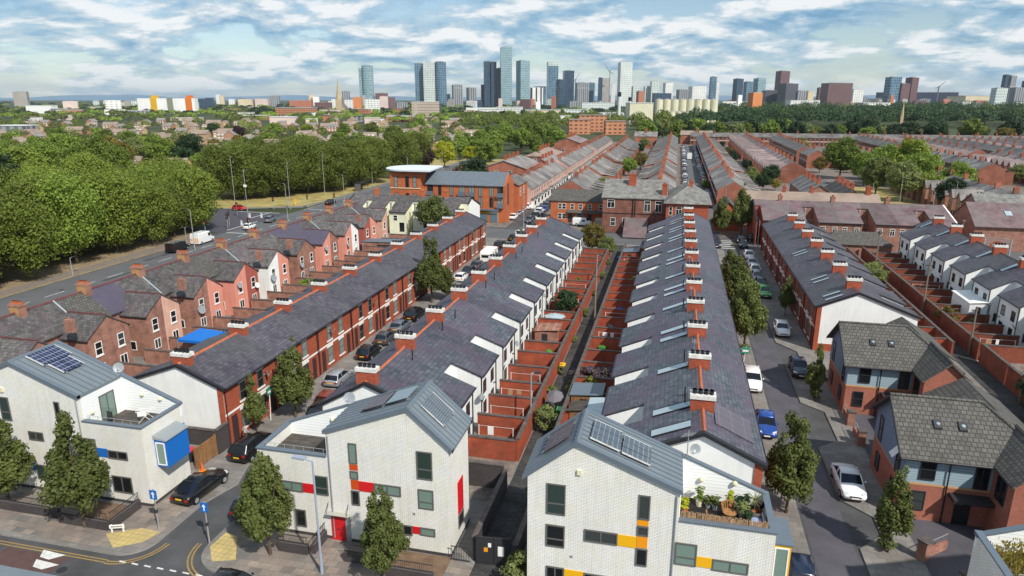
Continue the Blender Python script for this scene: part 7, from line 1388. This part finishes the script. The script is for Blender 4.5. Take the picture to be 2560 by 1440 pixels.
for k in range(26): tree('far', r.uniform(-96, -72) if k % 2 else r.uniform(-125, -100), 285 + k * 9, f'green main road tree, {ordw(k + 1)} beyond the lime-yellow one', 'tree', r.uniform(.8, 1.1), group='trees lining the main road')
F_lime2 = foliage('leaf_bright', (.16, .22, .025), (.30, .36, .05), hv=.05)
for p, b_, s, fm, lb in ((2098, 447, 1.3, F_mid, 'tall rounded tree on the park grass by the orange gable'), (2048, 432, .75, F_autumn, 'small bronze tree left of the tall park tree'), (2158, 466, 1.0, F_mid, 'broad bright tree at the left of the park clump'), (2262, 468, 1.35, F_lime2, 'broadest bright yellow-green tree of the park clump'), (2205, 452, 1.15, F_mid, 'tree at the back of the park clump'), (2188, 486, 1.0, F_street, 'dull green tree with a visible trunk, front of the park clump'), (2300, 484, 1.1, F_mid, 'full tree at the right of the park clump'), (2255, 504, .95, F_pale, 'feathery pale green tree at the front of the park clump'), (2318, 506, .75, F_lime2, 'low bright tree at the right front of the park clump'), (2385, 500, 1.0, F_mid, 'leafy tree among tan rear wings'), (2372, 530, .75, F_dark, 'dark tree behind the carved sign'), (2440, 562, .85, F_dark, 'dark bushy tree right above the carved sign'),
        (1925, 462, .8, F_dark, 'dense dark green bushy tree between the two rows'), (1893, 448, .3, F_lime, 'little yellow-green tree beside the dark bushy one'), (1938, 476, .4, F_gold, 'golden bush below the dark bushy tree'), (1600, 424, .8, F_autumn, 'olive tree in the alley between grey roofs'), (1572, 440, .75, F_mid, 'second olive tree in the alley between grey roofs'), (1763, 478, .4, F_mid, 'small tree beside the red trimmed gable'), (1345, 396, .75, F_mid, 'tree behind the white-bayed terrace'), (1375, 376, .9, F_mid, 'tree between old slate rows'), (1425, 372, .8, F_mid, 'tree behind the second stretch of white bays'), (1640, 372, .5, F_dark, 'dark bush by the grey roofs of the long street'), (2140, 520, .0, F_dark, '')):
    if s: x, y = un(p, b_); tree('garden', x, y, lb, 'tree', s * (1.3 if 2050 < p < 2400 else 1), fm=fm)
r = random.Random(31)
for i in range(46):
    xs = (-20.5, 25.5, 27, 68, 70, 93, 117, 120, 155)[i % 9]; y = r.uniform(200, 440) if xs < 60 else r.uniform(255, 450); x = xs + r.uniform(-2, 2); tree('garden', x, y, f'small yard tree among the far terraces, {ordw(i + 1)} of those scattered between the rows', 'tree', r.uniform(.4, .75), group='yard trees between the far terraces', fm=r.choice([F_mid, F_dark, F_pale, F_autumn]))
for i, (p, b_, s, fm) in enumerate(((25, 452, 1.5, F_mid), (70, 470, 1.6, F_belt), (120, 440, 1.5, F_mid), (185, 425, 1.6, F_mid), (250, 432, 1.7, F_mid), (215, 398, 1.4, F_street), (305, 428, 1.3, F_autumn), (345, 420, 1.5, F_pale), (405, 425, 1.55, F_mid), (95, 405, 1.4, F_mid), (150, 372, 1.4, F_mid), (30, 395, 1.3, F_mid), (265, 372, 1.3, F_belt2), (330, 378, 1.3, F_mid), (482, 418, 1.5, F_dark), (535, 345, 1.3, F_dark), (600, 352, 1.2, F_purple), (690, 352, 1.4, F_mid), (770, 350, 1.3, F_lime2), (860, 352, 1.4, F_mid), (930, 345, 1.4, F_belt2), (985, 372, 1.5, F_mid), (1050, 330, 1.3, F_mid), (20, 480, 1.4, F_dark), (200, 462, 1.5, F_mid), (300, 455, 1.4, F_mid))):
    x, y = un(p, b_); tree('garden', x, y, f'large tree in the left gardens, {ordw(i + 1)} of those towering over the brown roofs', 'tree', s, fm=fm, group='large trees of the left gardens')
# left suburb: brown-roofed houses in gardens
HB = []
for v_ in range(3):
    q = MB(); w, d = (9, 7) if v_ < 2 else (14, 7); q.px([(0, 0), (0, 4.6 if v_ else 3.2), (d / 2, 7 if v_ else 5.6), (d, 4.6 if v_ else 3.2), (d, 0)], 0, w, 0); ze = 4.6 if v_ else 3.2; q.px(roofslab([(-.4, ze - .2), (d / 2, ze + 2.5), (d + .4, ze - .2)]), -.3, w + .3, 1)
    for k in range(3): q.box(.8 + k * 2.8, -.06, 1, 2.2 + k * 2.8, 0, 2.2, 2); q.box(.8 + k * 2.8, -.06, 3.2, 2.2 + k * 2.8, 0, 4.2, 2)
    HB.append(q.mesh('suburban_house', [plain(f'suburb_wall{v_}', ((.50, .36, .20), (.38, .20, .13), (.42, .28, .18))[v_], .85, var=.2, sc=.1), tile_brown if v_ != 1 else plain('suburb_roof', (.24, .215, .20), .85, var=.2, sc=.2), white]))
r = random.Random(5); ns = 0; spots = []
for _ in range(4000):
    if ns >= 165: break
    p, py_ = r.uniform(-60, 1180), 285 + 150 * r.random() ** 1.5; x, y = un(p, py_)
    if x > -112 or (x > -150 and y < 245) or math.hypot(x, y) > 900: continue
    if any(abs(x - a) < 12 and abs(y - b) < 10 for a, b in spots): continue
    spots.append((x, y)); ns += 1
spots.sort(key=lambda s: s[1] - .2 * s[0])
for i, (x, y) in enumerate(spots):
    o = bpy.data.objects.new('suburban_house', HB[i % 3]); COL.objects.link(o); o.location = (x, y, 0); o.rotation_euler = (0, 0, R(r.choice([8, 12, 98, 15, 100, -75])))
    tag(o, f'brown-roofed house, {ordw(i % 55 + 1)} outward in the {["nearer", "middle", "farther"][i // 55]} left suburb', 'house', 'brown-roofed houses of the left suburb')
nt_ = 0; ts = []
for _ in range(6000):
    if nt_ >= 175: break
    p, py_ = r.uniform(-80, 1190), 281 + 155 * r.random() ** 1.25; x, y = un(p, py_)
    if x > -118 or (x > -152 and y < 245) or math.hypot(x, y) > 900 or any(abs(x - a) < 8 and abs(y - b) < 8 for a, b in spots) or any(abs(x - a) < 5 and abs(y - b) < 5 for a, b in ts): continue
    ts.append((x, y)); nt_ += 1
ts.sort(key=lambda s: s[1] - .2 * s[0])
ts.sort(key=lambda s: math.hypot(*s)); tf = ts[44:]; ts = sorted(ts[:44], key=lambda s: s[1] - .2 * s[0])
for i, (x, y) in enumerate(ts):
    q_ = r.random(); tree('far', x, y, f'garden tree, {ordw(i % 45 + 1)} outward in the {["nearer", "middle", "farther"][i // 45]} left suburb', 'tree', r.uniform(.55, 1.0), group='garden trees of the left suburb', fm=F_dark if q_ < .15 else F_gold if q_ < .22 else F_pale if q_ < .36 else F_purple if q_ < .40 else F_lime if q_ < .43 else None)
# woodland edge behind the terraces
for i in range(44):
    x = -22 + i * 6.6; q_ = i % 7; tree('far', x + r.uniform(-2, 2), 486 + (i % 3) * 12 + r.uniform(-3, 3), f'woodland edge tree, {ordw(i + 1)} from the left behind the terraces', 'tree', r.uniform(.95, 1.35), group='woodland edge trees', fm=(F_mid, F_dark, F_pale, F_belt2, F_dark, F_mid, F_dark)[q_] if i < 24 else (F_dark, F_dark, F_belt2, F_dark, F_dark, F_autumn, F_dark)[q_])
def wood(name, m, pts, nleaf, seed, size=1.5):
    rr = random.Random(seed); q = MB()
    for x, y, R_, H_ in pts:
        for _ in range(nleaf):
            n = V((rr.gauss(0, 1), rr.gauss(-.3, 1), abs(rr.gauss(.2, .8)))).normalized(); k = rr.uniform(.75, 1.05); c = V((x + n.x * R_ * k, y + n.y * R_ * k, H_ * .45 + n.z * H_ * .55 * k))
            mm = (n + V((rr.gauss(0, .5), rr.gauss(0, .5), rr.gauss(.2, .5)))).normalized(); a = mm.orthogonal().normalized(); b = mm.cross(a); s = size * rr.uniform(.6, 1.3); q.poly([c - a * s, c - b * s * .8, c + a * s, c + b * s * .8])
    return struct(name, q, m, 'stuff')
def scatter(px0, px1, ya, yb, n, seed, cond, rmin=5, rmax=8, hk=1.25):
    rr = random.Random(seed); out = []
    while len(out) < n:
        p, y_ = rr.uniform(px0, px1), ya + (yb - ya) * rr.random(); x, y = un(p, y_)
        if cond(x, y): s = rr.uniform(rmin, rmax) * (1 + math.hypot(x, y) / 3500); out.append((x, y, s, s * hk))
    return out
for nm_, fm_, md in (('suburb_treetops', F_mid, 0), ('suburb_treetops_dark', F_belt2, 1), ('suburb_treetops_olive', F_street, 2)): wood(nm_, fm_, [(x, y, 4.2 + (i % 5) * .6, 6.5 + (i % 4) * 1.1) for i, (x, y) in enumerate(tf) if i % 3 == md], 260, 21 + md, .62)
wood('park_woodland', F_dark, scatter(1700, 2640, 268, 322, 520, 1, lambda x, y: y > 508, 6, 9, 1.75), 170, 2, 1.25)
wood('park_woodland_light', F_belt2, scatter(1560, 2640, 272, 318, 130, 8, lambda x, y: y > 508, 5, 8, 1.8), 170, 9, 1.25)
wood('distant_treetops', F_mid, scatter(-80, 1500, 264.5, 306, 230, 3, lambda x, y: math.hypot(x, y) > 620, 5, 8, .85), 100, 4, 1.7)
wood('distant_treetops_olive', F_street, scatter(-80, 1500, 264.5, 306, 230, 13, lambda x, y: math.hypot(x, y) > 620, 5, 8, .9), 100, 14, 1.7)
wood('distant_treetops_near', F_belt2, scatter(1150, 1760, 291, 326, 190, 17, lambda x, y: y > 515 and (y > 640 or x < -75 or x > -12), 4, 6, 1.5), 170, 18, 1.0)
wood('distant_treetops_dark', F_dark, scatter(-80, 2640, 259.5, 290, 420, 5, lambda x, y: math.hypot(x, y) > 750, 5, 8, .85), 80, 6, 2.4)

# ---------------------------------------------------------------- air
q = MB(); q.box(-14500, -400, -1.5, 14500, 16500, 232); hzo = q.obj('haze', [])
hm = bpy.data.materials.new('haze'); hm.use_nodes = True; ht = hm.node_tree; ht.nodes.clear(); pvn = nd(ht, 'ShaderNodeVolumePrincipled', Density=HAZE, Anisotropy=.2); pvn.inputs['Color'].default_value = (.80, .90, 1.0, 1); ho = nd(ht, 'ShaderNodeOutputMaterial'); lk(ht, pvn.outputs[0], ho.inputs['Volume'])
hzo.data.materials.append(hm); tag(hzo, kind='stuff')

r = random.Random(91); f_low = [f_white, f_cream, f_pinkw, bo, white, f_brick, f_grey]
for i in range(34):
    p = r.uniform(60, 1240); yb = r.uniform(280, 318); w_ = r.uniform(22, 58)
    if 335 < p < 500 and yb < 300 or 1000 < p < 1120: continue
    b_ = low('low block or terrace end showing among the distant left trees', p, p + w_, yb - r.uniform(9, 15), yb, r.choice(f_low), .3, r.uniform(-.4, .4), r.choice([roofpale, tile_brown, tile_brown, slate_far])); b_['group'] = 'low blocks among the distant left trees'
